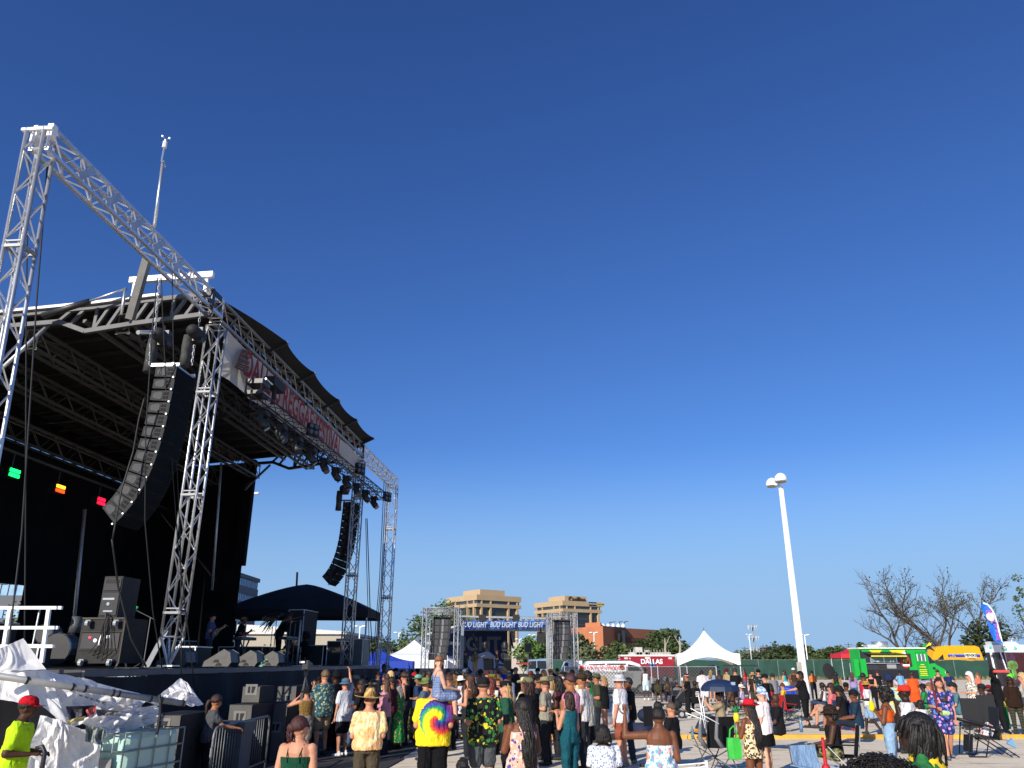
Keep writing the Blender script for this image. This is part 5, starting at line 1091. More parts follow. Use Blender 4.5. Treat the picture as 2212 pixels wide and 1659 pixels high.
    def strands(n_,L,r0,x0,spread,y0=-.05,zt_=.05,curl=.0,nn=5,fall=.02):
        q=MB()
        for i in range(n_):
            a=PI*(1.0+ (i+.5)/n_)+rng.uniform(-.1,.1); ox,oy=math.cos(a)*x0,math.sin(a)*.088
            p=V((ox,oy,zt_+rng.uniform(-.02,.03))); pts=[HP(p)]; l=L*rng.uniform(.82,1.08)
            for k_ in range(1,7): 
                t=k_/6; pts.append(HP((ox*(1+spread*t)+curl*math.sin(t*9+i),oy-fall*(1-t)*.5-(.03 if L<.35 else .10*bulk*min(1,t*1.5))*t**.5+curl*math.cos(t*7+i*2),zt_-l*t)))
            q.path(pts,r0,nn,r0*.55)
        return q
    if hs!='bald':
        q=skull(.014 if hs in('short','buzz') else .02) if hs!='buzz' else skull(.005)
        if hs=='afro':
            q=MB(); q.ell(HP((0,-.035,.045)),(.135,.130,.135),20,14)
            for i in range(620 if Y<13 else 60):
                d=V((rng.gauss(0,1),rng.gauss(-.25,1),rng.gauss(.25,1))).normalized()
                if d.y>.45 and d.z<.35: continue
                kk=rng.uniform(.93,1.10); q.ell(HP(V((0,-.03,.045))+V((d.x*.135*kk,d.y*.135*kk,d.z*.135*kk))),((.017,.017,.016) if Y<13 else (.045,)*3),6,4)
        if hs=='curly':
            for i in range(60):
                d=V((rng.gauss(0,1),rng.gauss(-.5,1),rng.gauss(0,1))).normalized()
                if d.y>.3 and d.z<.4: continue
                q.ell(HP(V((0,-.02,-.01))+V((d.x*.09,d.y*.1,d.z*.13))),(.03,.03,.035),6,4)
        q.build('hair',HM,rt,world=False,smooth=True)
        if hs in('long','bob','wavy'):
            L={'long':.42,'bob':.22,'wavy':.34}[hs]; q=MB(); rs=[]
            for k_ in range(6):
                t=k_/5; w_=.092+.02*math.sin(PI*t)-(.02*t if hs!='bob' else -.01*t); rs.append([HP((math.cos(a)*w_,-.02+math.sin(a)*(.085-.03*t)-.015*t*2,.03-L*t)) for a in [PI*1.0-.35+ (PI+.7)*j/13 for j in range(14)]]+[HP((math.cos(a)*(w_-.03),-.02+math.sin(a)*(.045-.03*t)-.03*t,.03-L*t)) for a in [PI*2+.35-(PI+.7)*j/13 for j in range(14)]])
            q.loft(rs); q.build('hair_length',HM,rt,world=False,smooth=True)
            strands(22,L*1.04,.013,.09,.12,curl=.006,nn=4).build('hair_strands',HM,rt,world=False,smooth=True)
        elif hs in('braids','dreads','locs'):
            L={'braids':.72,'dreads':.30,'locs':.16}[hs]; q=strands(70 if Y<14 else 28,L,.013 if hs=='braids' else .014,.088,.25 if hs=='braids' else .35,curl=.008,nn=5)
            for o_ in (.0,): q2=strands(20,L*.9,.013,.06,.3,zt_=.09,curl=.008); q.add(q2.v,q2.f)
            q.build('braids',HM,rt,world=False,smooth=True)
        elif hs=='pony':
            q=MB(); q.path([HP((0,-.1,.02)),HP((0,-.15,.0)),HP((0,-.17,-.08)),HP((.01,-.15,-.2)),HP((0,-.12,-.28))],.042,8,.015); q.ell(HP((0,-.11,.01)),(.035,.03,.035),8,5); q.build('ponytail',HM,rt,world=False,smooth=True)
        elif hs in('bun','topbun'):
            c0=(0,-.10,.02) if hs=='bun' else (0,-.04,.14); q=MB(); q.ell(HP(c0),(.062,.055,.058),12,7); q.build('hair_bun',HM,rt,world=False,smooth=True)
            if hs=='bun':
                q=MB()
                for i in range(12): q.path([HP(c0),HP((rng.uniform(-.07,.07),-.13-rng.uniform(0,.03),-.02-.02*i*.5)),HP((rng.uniform(-.06,.08),-.11,-.08-rng.uniform(0,.06)))],.014,5,.005)
                q.build('loose_hair',HM,rt,world=False,smooth=True)
    if beard:
        q=MB(); q.ell(HP((0,.045,-.075)),(.052,.055,.045),10,6,hq)
        if beard[1]>0: q.cap(HP((0,.07,-.1)),HP((0,.075,-.1-beard[1])),.045,.015,8)
        q.build('beard',hairm(beard[0]),rt,world=False,smooth=True)
    # --- hat ---
    if hat:
        hk,hcol=hat; HMt=M_(hcol); q=MB(); X_,Y_,Z_=hq@V((1,0,0)),hq@V((0,1,0)),hq@V((0,0,1)); rr=lambda z,rx,ry,y=0: q.ring(HP((0,-.01+y,z)),X_,Y_,rx,ry,20)
        if hk in('cap','visor'):
            if hk=='cap': q.loft([rr(.035,.094,.113),rr(.07,.093,.111),rr(.105,.08,.094),rr(.128,.052,.062),rr(.137,.012,.014)])
            else: q.loft([rr(.035,.095,.114),rr(.075,.094,.112)],cap=False)
            q.build('hat',HMt,rt,world=False,smooth=True); q=MB(); pts=[HP((math.cos(a)*.082,.065+math.sin(a)*.115,.038-.012*abs(math.cos(a)))) for a in [PI*j/10 for j in range(11)]]
            q.prism(pts,Z_*.006); q.build('brim',HMt,rt,world=False)
        elif hk in('bucket','wide','fedora','straw'):
            br={'bucket':(.15,.165,.0),'wide':(.20,.215,-.005),'fedora':(.165,.19,.035),'straw':(.235,.26,.03)}[hk]; cr={'bucket':.11,'wide':.12,'fedora':.145,'straw':.17}[hk]
            q.loft([rr(.045,.094,.112),rr(.09,.09,.108),rr(cr,.078 if hk!='straw' else .06,.095),rr(cr+.012,.045,.07),rr(cr-(.015 if hk in('fedora','straw') else -.015),.01,.03)]); q.build('hat',HMt,rt,world=False,smooth=True)
            q=MB(); dp={'bucket':-.045,'wide':-.035,'fedora':.005,'straw':.0}[hk]; N_=28
            def brim(off): return [[HP((math.cos(2*PI*j/N_)*((1-t)*.088+t*br[0]),-.01+math.sin(2*PI*j/N_)*((1-t)*.105+t*br[1]),.047+dp*t+off+(br[2]*t*t*abs(math.cos(2*PI*j/N_))**2)+(.012*math.sin(3*2*PI*j/N_+1)*t if hk=='wide' else 0))) for j in range(N_)] for t in (0,.5,1)]
            q.loft(brim(0)+list(reversed(brim(-.006))),cap=False); q.build('brim',HMt,rt,world=False,smooth=True)
            if hk in('fedora','straw'): q=MB(); q.loft([rr(.05,.098,.116),rr(.07,.097,.114)],cap=False); q.build('hat_band',M_('#1a1512') if hk=='fedora' else HMt,rt,world=False,smooth=True)
        elif hk in('helmet','wrap'):
            q=skull(.032 if hk=='helmet' else .022); q.build('head_wrap' if hk=='wrap' else 'headgear',HMt,rt,world=False,smooth=True)
            if hk=='wrap': q=MB(); q.ell(HP((0,-.12,.0)),(.035,.03,.03),8,5); q.cap(HP((0,-.12,-.01)),HP((.03,-.14,-.12)),.03,.012,6); q.build('wrap_knot',HMt,rt,world=False,smooth=True)
    # --- face ---
    if glasses:
        q=MB()
        for sg in (-1,1): q.ell(HP((sg*.033,.094,.012)),(.027,.010,.019),10,6,hq); q.bar(HP((sg*.06,.088,.018)),HP((sg*.08,-.0,.012)),.006,.008)
        q.bar(HP((-.02,.10,.018)),HP((.02,.10,.018)),.006,.006); q.build('sunglasses',mat('#0a0a0c',.15),rt,world=False,smooth=True)
    elif det:
        for sg in (-1,1): q=MB(); q.ell(HP((sg*.031,.086,.010)),(.012,.006,.007),8,5,hq); q.build('eye',mat('#1c1410',.2),rt,world=False,smooth=True)
    if det: q=MB(); q.ell(HP((0,.088,-.062)),(.022,.008,.007),8,5,hq); q.build('mouth',mat('#7a3a34' if sk in 'lpt' else '#3a1c18',.5),rt,world=False,smooth=True)
    if det and hs!='bald':
        q=MB()
        for sg in (-1,1): q.bar(HP((sg*.018,.094,.030)),HP((sg*.048,.084,.030)),.006,.005)
        q.build('eyebrows',HM,rt,world=False)
    info={'rt':rt,'sc':sc,'Y':Y,'T':T,'HP':HP,'wr':{k:T(v) for k,v in wr.items()},'hd':{k:(Rm@v).normalized() for k,v in hd.items()},'sh':{k:T(v) for k,v in sh.items()},'Rm':Rm}
    mw=Matrix.Translation(V((X,Y,z0)))@Matrix.Rotation(R(yaw),4,'Z')@Matrix.Scale(sc,4); info['W']=lambda p: mw@V(p); info['mw']=mw
    return info
def handheld(P,sg,kind,label,c='#111114'):
    p=P['W'](P['wr'][sg]+P['hd'][sg]*.13); 
    b=MB()
    if kind=='phone': b.box(p+V((0,0,.03)),(.078,.012,.155),RA(math.degrees(math.atan2(P['mw'][1][0],P['mw'][0][0])))); nm,ct='phone','phone'
    elif kind=='cup': b.tube(p-ZU*.05,p+ZU*.07,.03,.04,10); nm,ct='cup','cup'
    elif kind=='drink': b.cap(p-ZU*.04,p+ZU*.05,.055,.045,12); b.tube(p+ZU*.08,p+ZU*.2+V((.02,0,0)),.006,n=5); nm,ct='drink','drink'
    elif kind=='mic': d=P['mw'].to_3x3()@P['hd'][sg]; b.cap(p,p+V((.16,-.02,-.03)),.018,.026,8); nm,ct='microphone','microphone'
    o=b.build(nm,M_(c) if isinstance(c,str) else c,smooth=kind!='phone'); return tag(o,label,ct)
def apply_pending():
    for o,vx,wr_,fm in PEND:
        m=o.modifiers.new('r','REMESH'); m.mode='VOXEL'; m.voxel_size=vx; m.use_smooth_shade=True
        s=o.modifiers.new('s','SMOOTH'); s.iterations=3 if fm is None and vx>.013 else 2; s.factor=.5
        if wr_:
            t=bpy.data.textures.get('w') or bpy.data.textures.new('w','CLOUDS'); t.noise_scale=.11; d=o.modifiers.new('d','DISPLACE'); d.texture=t; d.strength=wr_*3.2; d.mid_level=.5; d.texture_coords='LOCAL'
    bpy.context.view_layer.update(); dg=bpy.context.evaluated_depsgraph_get()
    for o,vx,wr_,fm in PEND:
        me=bpy.data.meshes.new_from_object(o.evaluated_get(dg)); mats=list(o.data.materials)
        if fm:
            bm=bmesh.new(); bm.from_mesh(me); bm.from_mesh(fm); bmesh.ops.recalc_face_normals(bm,faces=bm.faces); bm.to_mesh(me); bm.free(); me.polygons.foreach_set('use_smooth',[True]*len(me.polygons)); bpy.data.meshes.remove(fm)
        old=o.data; o.modifiers.clear(); o.data=me
        if not me.materials:
            for m in mats: me.materials.append(m)
        bpy.data.meshes.remove(old)
# ================= folding chairs =================
def camp_chair(u,vg,yaw,label,c='#17181c',fr=None,Y=None,k=1.,z=0,extra=None):
    p=gr(u,vg) if Y is None else V((*gb(u,Y)[:2],0)); rt=thing('camp_chair',label,'camping chair',p,R(yaw),'folding camping chairs'); rt.scale=(k,)*3; fr=fr or STEEL; cm=M_(c)
    def q(name,b,m): return b.build(name,m,rt,world=False)
    b=MB(); n=6; rows=[[V((-.25+.5*i/n,-.22+.46*j/4,.42-.045*math.sin(PI*i/n)*(.6+.4*math.sin(PI*j/4)))) for i in range(n+1)] for j in range(5)]
    for j in range(4):
        for i in range(n): b.quad(rows[j][i],rows[j][i+1],rows[j+1][i+1],rows[j+1][i])
    b.build('seat',cm,rt,world=False,recalc=False,smooth=True); b=MB(); rows=[[V((-.26+.52*i/n,-.22-.10*j/4-.03*math.sin(PI*i/n),.40+.50*j/4)) for i in range(n+1)] for j in range(5)]
    for j in range(4):
        for i in range(n): b.quad(rows[j][i],rows[j][i+1],rows[j+1][i+1],rows[j+1][i])
    b.build('backrest',cm,rt,world=False,recalc=False,smooth=True)
    for a,c2 in (((-.28,.26,.02),(.26,-.24,.42)),((.28,.26,.02),(-.26,-.24,.42)),((-.28,-.28,.02),(.26,.24,.41)),((.28,-.28,.02),(-.26,.24,.41)),((-.28,.26,.02),(-.27,-.25,.41)),((.28,.26,.02),(.27,-.25,.41)),((-.28,-.28,.02),(-.27,.25,.60)),((.28,-.28,.02),(.27,.25,.60))):
        b=MB(); b.tube(a,c2,.010,n=5); q('leg',b,fr)
    for sx in (-1,1):
        b=MB(); b.tube((sx*.27,-.25,.41),(sx*.27,-.33,.92),.010,n=5); q('back_post',b,fr); b=MB(); b.box((sx*.29,0,.61),(.07,.54,.018)); q('armrest',b,cm)
        for sy in (-1,1): b=MB(); b.tube((sx*.28,sy*.27,0),(sx*.28,sy*.27,.03),.02,n=6); q('foot',b,RUB)
    b=MB(); b.tube((.30,.2,.52),(.30,.2,.61),.04,.045,8); q('cup_holder',b,cm)
    return rt
# ---------------- the people, nearest and clearest first ----------------
P={}
def p_(k,*a,**kw): P[k]=person(*a,**kw); return P[k]
TIEY=pat('soft','#e8c060','#efd9a8','#e2a05c','#f1e2c4',scale=1.2); SPI=pat('spiral','#f2d410'); LEO=pat('leo','#d9c29a','#1e1712','#a5763e')
TACO=pat('blob','#0c0f0c','#3c8a3e','#d8cc30',scale=1.05); FLOR=pat('blob','#1c4a56','#a8a878','#5d8088',scale=1.5); CAMO=pat('camo','#2c3020','#5a6238','#8a8358','#2a2018',scale=1.3)
NAVYF=pat('blob','#1c2a6c','#d88ab8','#5878c0',scale=.95); SUNF=pat('blob','#d8a48c','#4a4488','#f0e0d8',scale=1.3); GREENF=pat('blob','#0f8a3c','#0f8a3c','#c8a060',scale=1.2); RAST=pat('stripe','#15803a','#e8c820','#c01c24',scale=2.2)
STRP=pat('stripe','#14201a','#4a6a2c','#b0a83a','#10100e','#a8552c',scale=2.6); KID=pat('blob','#d5d8de','#7080a8','#c0c4cc',scale=2.2); LEOW=pat('leo','#e4dccb','#15130f','#e4dccb',scale=1.1); TIEB=pat('soft','#e02828','#e8e4f0','#2a8acc','#f0a020',scale=3)
ORB=pat('soft','#f04a28','#f2e8e4','#2a9cc0','#f05a30',scale=3); LACE=mat('#e8dcdc',.85,0,.18,30,.5,60); KNIT=mat('#a99c8c',.9,0,.15,30,.5,70); GREYP=pat('soft','#8d8f88','#b4b5ac','#6f726c',scale=4); DENIM=mat('#3c5878',.9,0,.25,14,.3,40); DENL=mat('#7f9cb8',.9,0,.2,12,.3,40); DENK=mat('#1c2838',.9,0,.25,14)
PASTEL=pat('soft','#d8e8ec','#e8b8b0','#c8dce8','#dcd0e0',scale=1.6); BLUT=pat('stripe','#2a4a88','#c8ccd4','#1c2c6a','#6a84b0',scale=1.7)
p_('worker','person in a yellow green work shirt and red cap walking at the far left',52,1496,None,Y=9.8,yaw=-72,sk='d',bulk=1.12,top=('tee','#b4e020'),bot=('pants','#2a3440'),hair=('short','#15100c'),hat=('cap','#b01020'),arms=('bent','bent'),legs='walk',lean=6)
p_('guard','woman guard in a grey uniform shirt leaning her arms on the barricade',461,1500,None,Y=14.4,yaw=-62,f=1,sk='t',top=('polo','#4a4c50'),bot=('pants','#14141a'),hair=('pony','#2a1612'),arms=('fwd','fwd'),lean=6)
P['guard']['rt']['label']='person in a grey uniform shirt and dark ponytail leaning on the barricade'
p_('back1','person with bare shoulders, green strap top and reddish low bun at the bottom',650,1546,None,Y=8.8,yaw=-6,f=1,sk='l',bulk=1.22,top=('strap','#12402c'),bot=('pants','#1a1c20'),hair=('bun','#3a1614'),arms=('bent','bent'),head=(-48,-6),glasses=1)
p_('striped','person in a green striped tank top and black bucket hat, hand at neck',665,1479,None,Y=18.3,yaw=38,f=1,sk='l',bulk=1.08,top=('tank',STRP),bot=('shorts','#8a8070'),hair=('short','#2a1c14'),hat=('bucket','#1c1d20'),arms=('neck','down'))
p_('teal','person in a teal flowered shirt and tan shorts with a hand at the chin',704,1446,vf=1634,yaw=48,sk='l',bulk=1.05,top=('loose',FLOR,-.18),bot=('shorts','#8f8068'),hair=('short','#5a4632'),arms=('chin','down'),beard=('#7a4a30',0))
p_('darkcap','person in dark clothes and sunglasses right behind the teal flowered shirt',727,1446,vf=1622,yaw=70,sk='d',top=('tee','#1a1614'),bot=('pants','#101014'),hair=('short','#0c0a0a'),hat=('helmet','#121214'),glasses=1)
p_('point','person in a white tee and blue grey bucket hat pointing up at the stage',748,1461,vf=1634,yaw=58,sk='l',top=('loose','#c8cad0',-.2),bot=('shorts','#1a1c22'),hair=('short','#6a4a34'),hat=('bucket','#4a6478'),arms=('down','point'),shoes='#d8d8d4')
p_('beigecap','person with long brown hair and a beige cap in a dark tank top and jeans',770,1455,vf=1612,yaw=50,f=1,sk='l',top=('tank','#14161c'),bot=('jeans',DENIM),hair=('long','#5a4030'),hat=('cap','#8f8272'))
p_('straw','person in a large straw hat and yellow orange tie dye tee with brown pants',801,1478,None,Y=12.2,yaw=8,sk='l',bulk=1.06,top=('loose',TIEY,-.05),bot=('pants','#4a4234'),hair=('short','#5a3a24'),hat=('straw',pat('straw','#8f6c3c','#c8a468')),arms=('bent','bent'),head=(15,0))
p_('pink','person in a pink denim jacket with long straight brown hair and sunglasses',835,1467,vf=1631,yaw=80,f=1,sk='l',top=('long','#c98a9a'),bot=('jeans',DENK),hair=('long','#4a2e20'),glasses=1,arms=('bent','bent'))
p_('visor','person with black hair and a beige visor behind the straw hat',806,1468,1.68,yaw=70,f=1,sk='t',top=('tank','#14100e'),bot=('jeans',DENK),hair=('wavy','#15100e'),hat=('visor','#7f7564'))
p_('bluepolo','tall person in a bright blue polo shirt behind the crowd by the blue canopy',830,1433,Y=33,yaw=165,sk='k',top=('polo','#1f5cc0'),bot=('pants','#15181c'),hair=('buzz','#0c0808'))
p_('greendress','person in a long green dress and red white cap over grey hair',860,1466,vf=1619,yaw=52,f=1,sk='l',bulk=1.05,top=('tee',GREENF),bot=('maxi',GREENF),hair=('wavy','#9a938a'),hat=('cap','#c85050'),arms=('down','bent'),shoes='#4a3a30')
p_('capgirl','person with long black hair, cap and sunglasses in camouflage pants',889,1457,vf=1601,yaw=75,f=1,sk='l',top=('tee','#0f0f12'),bot=('pants',CAMO),hair=('long','#14100e'),hat=('cap','#4a4540'),arms=('fold','fold'),glasses=1)
p_('trucker','person with a moustache, green white trucker cap and navy shirt',905,1454,vf=1604,yaw=84,sk='t',top=('tee','#24385a'),bot=('pants','#181818'),hair=('short','#14100c'),hat=('cap','#6aa890'),arms=('bent','down'),beard=('#15100c',0))
p_('tiedye','person in a rainbow spiral tie dye tee and black shorts carrying a child',940,1457,None,Y=12.5,yaw=2,sk='l',bulk=1.16,top=('loose',SPI,-.12),bot=('shorts','#0d0d10'),hair=('short','#1a1410'),hat=('cap','#15151a'),arms=('bent','bent'))
T_=P['tiedye']; sp_=T_['W'](T_['T'](V((0.02,.0,.50))))
p_('girl','child in a blue sundress on the shoulders of the tie dye shirt',948,1416,Y=12.4,z0=sp_.z-.30,yaw=-62,f=1,sk='p',bulk=.95,top=('dress',BLUT,-.05),bot=('skirt',BLUT),hair=('wavy','#7a5236'),arms=('lap','lap'),legs='lap',head=(-105,-4))
p_('whitehat','person in a floppy white sun hat, white tunic and black shorts',996,1455,vf=1596,yaw=48,f=1,sk='d',top=('loose','#dcdce4',-.28),bot=('shorts','#101014'),hair=('short','#120c0a'),hat=('wide','#e4e2dc'),arms=('fold','fold'))
p_('taco','person in a black shirt printed with green and yellow tacos and grey shorts',1045,1457,None,Y=13.2,yaw=22,sk='l',bulk=1.12,top=('loose',TACO,-.16),bot=('shorts','#4a4e50'),hair=('short','#3a2a1c'),hat=('cap','#191a1c'),arms=('bent','bent'),beard=('#3a2a1c',0))
p_('jersey','person in a white basketball jersey with zeros and a grey cap over blond hair',1191,1456,vf=1638,yaw=52,sk='l',bulk=1.04,top=('tank','#dcdce0',-.18),bot=('shorts','#111218'),hair=('bob','#8f7550'),hat=('cap','#4a4a40'),shoes='#d8d8d4')
J=P['jersey']
for c0,x in ((.075,'00'),):
    q=[J['W'](J['T'](V(v_))) for v_ in ((0,-.165,.27),(1,-.165,.27),(0,-.165,1.27))]; text('00',.26,q[0],q[1]-q[0],q[2]-q[0],mat('#101014'),'number',None,.002,bold=.012)
    o=bpy.context.scene.collection.objects[-1]; o.parent=J['rt']; o.matrix_parent_inverse=J['mw'].inverted()
p_('braids','person with very long black braids in a flowered halter dress holding a phone',1128,1507,None,Y=10.3,yaw=28,f=1,sk='b',bulk=1.2,top=('dress',SUNF),bot=('skirt',SUNF),hair=('braids','#15110f'),arms=('hold','bent'),head=(15,0))
handheld(P['braids'],-1,'phone','black phone in the hand of the person with long braids')
p_('camocap','person in a camouflage cap with long dark red braids and a loose black top',1141,1457,None,Y=15.4,yaw=48,f=1,sk='b',bulk=1.25,top=('long','#131316',-.3),bot=('skirt','#131316'),hair=('dreads','#2a1512'),hat=('cap','#6a6a50'),arms=('bent','down'))
p_('jumpsuit','person in a teal jumpsuit with a lacy green top and brown bob',1229,1494,None,Y=14.2,yaw=42,f=1,sk='l',bulk=1.06,top=('tank','#16525c'),bot=('pants','#124a56'),hair=('bob','#2c1a12'),arms=('hold','down'))
p_('beigedress','person with a blond hair bun in a long beige knitted vest dress',1246,1485,vf=1665,yaw=50,f=1,sk='l',bulk=1.05,top=('tee',KNIT,-.12),bot=('skirt',KNIT),hair=('topbun','#c0a878'),arms=('bent','bent'))
p_('greyshirt','person with short hair and sunglasses in a grey patterned shirt and black pants',1268,1471,vf=1645,yaw=72,sk='l',bulk=1.15,top=('loose',GREYP,-.2),bot=('pants','#181a20'),hair=('buzz','#3a2a20'),glasses=1,arms=('down','bent'))
p_('pinktank','heavy person with short reddish hair in a pink tank top',1232,1453,None,Y=15.4,yaw=74,sk='t',bulk=1.35,top=('tank','#c884a0'),bot=('pants','#20202a'),hair=('short','#3a1a18'),arms=('bent','bent'))
p_('brownc','bearded person in a brown cap and white tee',1256,1450,None,Y=17.2,yaw=75,sk='t',bulk=1.12,top=('tee','#c8c4c0'),bot=('pants','#20242a'),hair=('buzz','#15100c'),hat=('cap','#3a2c20'),beard=('#1a120e',0))
p_('kid','child with short dark locs in a white printed tee at the bottom of the photo',1302,1565,None,Y=10.1,yaw=5,sk='k',bulk=1.1,top=('tee',KID),bot=('shorts','#20242a'),hair=('locs','#120d0b'))
p_('raised','person with a bare back and coral wrap top raising a fist, hair in a bun',1421,1525,None,Y=10.0,yaw=-2,f=1,sk='b',bulk=1.15,top=('tube',ORB,-.08),bot=('shorts',ORB),hair=('topbun','#0e0a09'),arms=('raise','bent'))
p=at(1400,1547,9.0); b=MB(); b.box(p,(.10,.014,.2),RA(8)); tag(b.build('phone',mat('#0c0c10',.2)),'large black phone held up in front of the bare backed person','phone')
p_('brownshorts','person in a white tee, grey bucket hat and brown shorts',1337,1451.5,vf=1657,yaw=62,sk='l',bulk=1.1,top=('tee','#d4d4d8',-.16),bot=('shorts','#8a4a38'),hair=('short','#5a4030'),hat=('bucket','#b8b8ba'),shoes='#8a8a84')
p_('blacktee2','person in a dark tee and jeans directly behind the brown shorts',1357,1462,vf=1649,yaw=78,sk='b',top=('tee','#1a1a18'),bot=('jeans',DENK),hair=('buzz','#0c0808'),arms=('bent','bent'),shoes='#7a7a74')
p_('headband','person in a black dress with a white headband filming with a phone',1304,1460,vf=1588,yaw=66,f=1,sk='l',top=('long','#131216'),bot=('mini','#101014'),hair=('bob','#8a6a48'),glasses=1,arms=('phone','phone'),head=(0,12))
handheld(P['headband'],-1,'phone','phone held up by the person with the white headband')
p_('whitetank','person in a white ribbed tank top and pale shorts standing at the netted fence',1393,1442,vf=1513,yaw=5,sk='d',top=('tank','#d8d8dc',-.16),bot=('shorts','#b8ccd0'),hair=('buzz','#0c0808'),arms=('down','bent'),shoes='#dcdcdc')
p_('sit1','seated person with long braids in an olive top at the netted fence',1420,1467,Y=46,yaw=172,f=1,sk='d',top=('tee','#3a3c28'),bot=('shorts','#3a3020'),hair=('dreads','#0e0a09'),legs='sit',arms=('lap','lap'),shoes='#0c0c10')
p_('sit2','seated person with two hair puffs and a strap top at the netted fence',1441,1466,Y=46,yaw=172,f=1,sk='d',top=('crop','#3c3428'),bot=('pants','#20222a'),hair=('topbun','#0e0a09'),legs='sit',arms=('lap','lap'),shoes='#c83c60')
p_('mask','seated person in a black tee and face mask behind the raised arm',1449,1515,Y=17.6,yaw=62,sk='l',bulk=1.2,top=('tee','#15161a'),bot=('shorts','#15161a'),hair=('buzz','#4a3a2c'),legs='sit',arms=('lap','lap'))
M0=P['mask']; q=MB(); q.ell((0,0,0),(.05,.05,.045),10,6)
q=MB(); q.ell(M0['HP'](V((0,.07,-.055))),(.052,.045,.045),10,6); q.build('face_mask',mat('#15151a'),M0['rt'],world=False,smooth=True)
p_('pinkband','person in a black printed tee with a pink headband holding a cup',1483,1455,vf=1551,yaw=70,sk='t',top=('tee','#141416',-.16),bot=('pants','#18181c'),hair=('short','#0c0a0a'),hat=('visor','#d8788c'),arms=('chin','bent'),shoes='#c8c8c0')
handheld(P['pinkband'],-1,'cup','white cup held by the person with the pink headband','#e8e8e8')
p_('sitblk','seated person in a black tee with white writing on the back',1500,1470,Y=36,yaw=20,sk='k',top=('tee','#141416'),bot=('pants','#15181c'),hair=('short','#0a0808'),legs='sit',arms=('lap','lap'))
B0=P['sitblk']; q=MB()
for i in range(4): q.box(B0['T'](V((.0,-.15,.34-.055*i))),(.20-.03*abs(i-1.5),.01,.03))
q.build('shirt_print',WHITE,B0['rt'],world=False)
p_('pastel','person bending forward in a pastel tie dye shirt and shorts beside the netted fence',1518,1449,Y=38,yaw=-5,sk='d',lean=40,head=(0,-30),top=('loose',PASTEL,-.15),bot=('shorts',PASTEL),hair=('buzz','#0c0808'),arms=('down','down'))
p_('boots','seated person in a tan shirt, jeans and yellow boots under the dark umbrella',1553,1492,Y=23.6,yaw=80,sk='l',top=('tee','#8f8268'),bot=('jeans',DENK),hair=('short','#0c0a0a'),legs='cross',arms=('phone','phone'),shoes='#b07a34')
p_('redhat','person in a red felt hat and leopard print dress with long black braids',1616,1500,None,Y=13.2,yaw=30,f=1,sk='b',bulk=1.06,top=('dress',LEO),bot=('mini',LEO),hair=('braids','#120e0d'),hat=('fedora','#c01c2c'),arms=('hold','down'),head=(25,0))
R0=P['redhat']; c=R0['W'](R0['wr'][-1]+R0['hd'][-1]*.10); rt=thing('pineapple_cup','yellow pineapple shaped cup with a green top in the hand of the red hatted person','cup',c-ZU*.08)
b=MB(); b.ell(c+ZU*.03,(.05,.05,.085),12,8); b.build('cup',mat('#e8c822',.5,0,.15,40,.5,80),rt,smooth=True); b=MB()
for k in range(9): a=k*.7; b.cap(c+ZU*.10,c+V((math.cos(a)*.07,math.sin(a)*.07,.17+.02*(k%3))),.018,.004,5)
b.build('leaf_crown',mat('#1f8a4a',.5),rt,smooth=True)
c=R0['W'](V((-.27,.20,1.08))); b=MB(); b.loft([[c+V((x*k,y*k*.4,z)) for x,y in ((-.10,-.1),(-.02,-.13),(.10,-.1),(.10,.1),(-.10,.1))] for z,k in ((-.30,.9),(-.27,1.0),(-.12,1.06),(.0,.95))]); b.path([c+V((-.06,0,-.02)),c+V((-.04,0,.12)),c+V((.02,0,.17)),c+V((.06,0,.1)),c+V((.06,0,-.02))],.012,5); tag(b.build('green_bag',mat('#2fae38',.55,0,.15,5,.6,9)),'bright green shopping bag hanging from the arm of the red hatted person','bag')
p_('bandana','person in a white lace top with a tie dye head scarf and black skirt',1643,1480,None,Y=16.3,yaw=55,f=1,sk='p',bulk=1.06,top=('tee',LACE,-.16),bot=('skirt','#0e0e12'),hair=('short','#5a4030'),hat=('wrap',TIEB),glasses=1)
p_('bald','seated bald person in a black tee and sunglasses facing left',1674,1497,Y=20.8,yaw=76,sk='d',bulk=1.15,top=('tee','#15161a'),bot=('shorts','#20242c'),hair=('bald','#000000'),legs='sit',arms=('lap','lap'),glasses=1)
p_('blackwoman','person in a black tee and capris with a black bandana looking down',1731,1447,vf=1572,yaw=62,f=1,sk='l',bulk=1.15,top=('tee','#131317',-.12),bot=('capri','#121216'),hair=('wavy','#3a2418'),hat=('wrap','#15151a'),arms=('fwd','down'),head=(0,-28),lean=6)
B1=P['blackwoman']; q=MB(); q.box(B1['T'](V((-.10,.125,.33))),(.07,.01,.03)); q.build('patch',mat('#e0b020'),B1['rt'],world=False)
p_('camo','seated person in a black tank top, camouflage pants and dark hat, seen from the side',1791,1518,Y=15.6,yaw=74,sk='d',bulk=1.12,top=('tank','#15151a'),bot=('pants',CAMO),hair=('locs','#0f0b0a'),hat=('bucket','#2a2018'),legs='sit',arms=('lap','lap'))
p_('afro','person with a round black afro, orange top and light jeans sipping a yellow drink',1907,1482,None,Y=15.6,yaw=58,f=1,sk='b',bulk=1.1,top=('crop','#b8501c'),bot=('jeans',DENL),hair=('afro','#0f0c0b'),arms=('hold','hold'))
handheld(P['afro'],-1,'drink','round yellow drink cup at the mouth of the person with the afro','#e8cc18')
p_('redcap','person in a bright red cap and white tee facing left',1951,1475,None,Y=14.5,yaw=70,sk='k',top=('tee','#d8d8d8'),bot=('pants','#20242a'),hair=('buzz','#0c0808'),hat=('cap','#d83020'),arms=('chin','chin'))
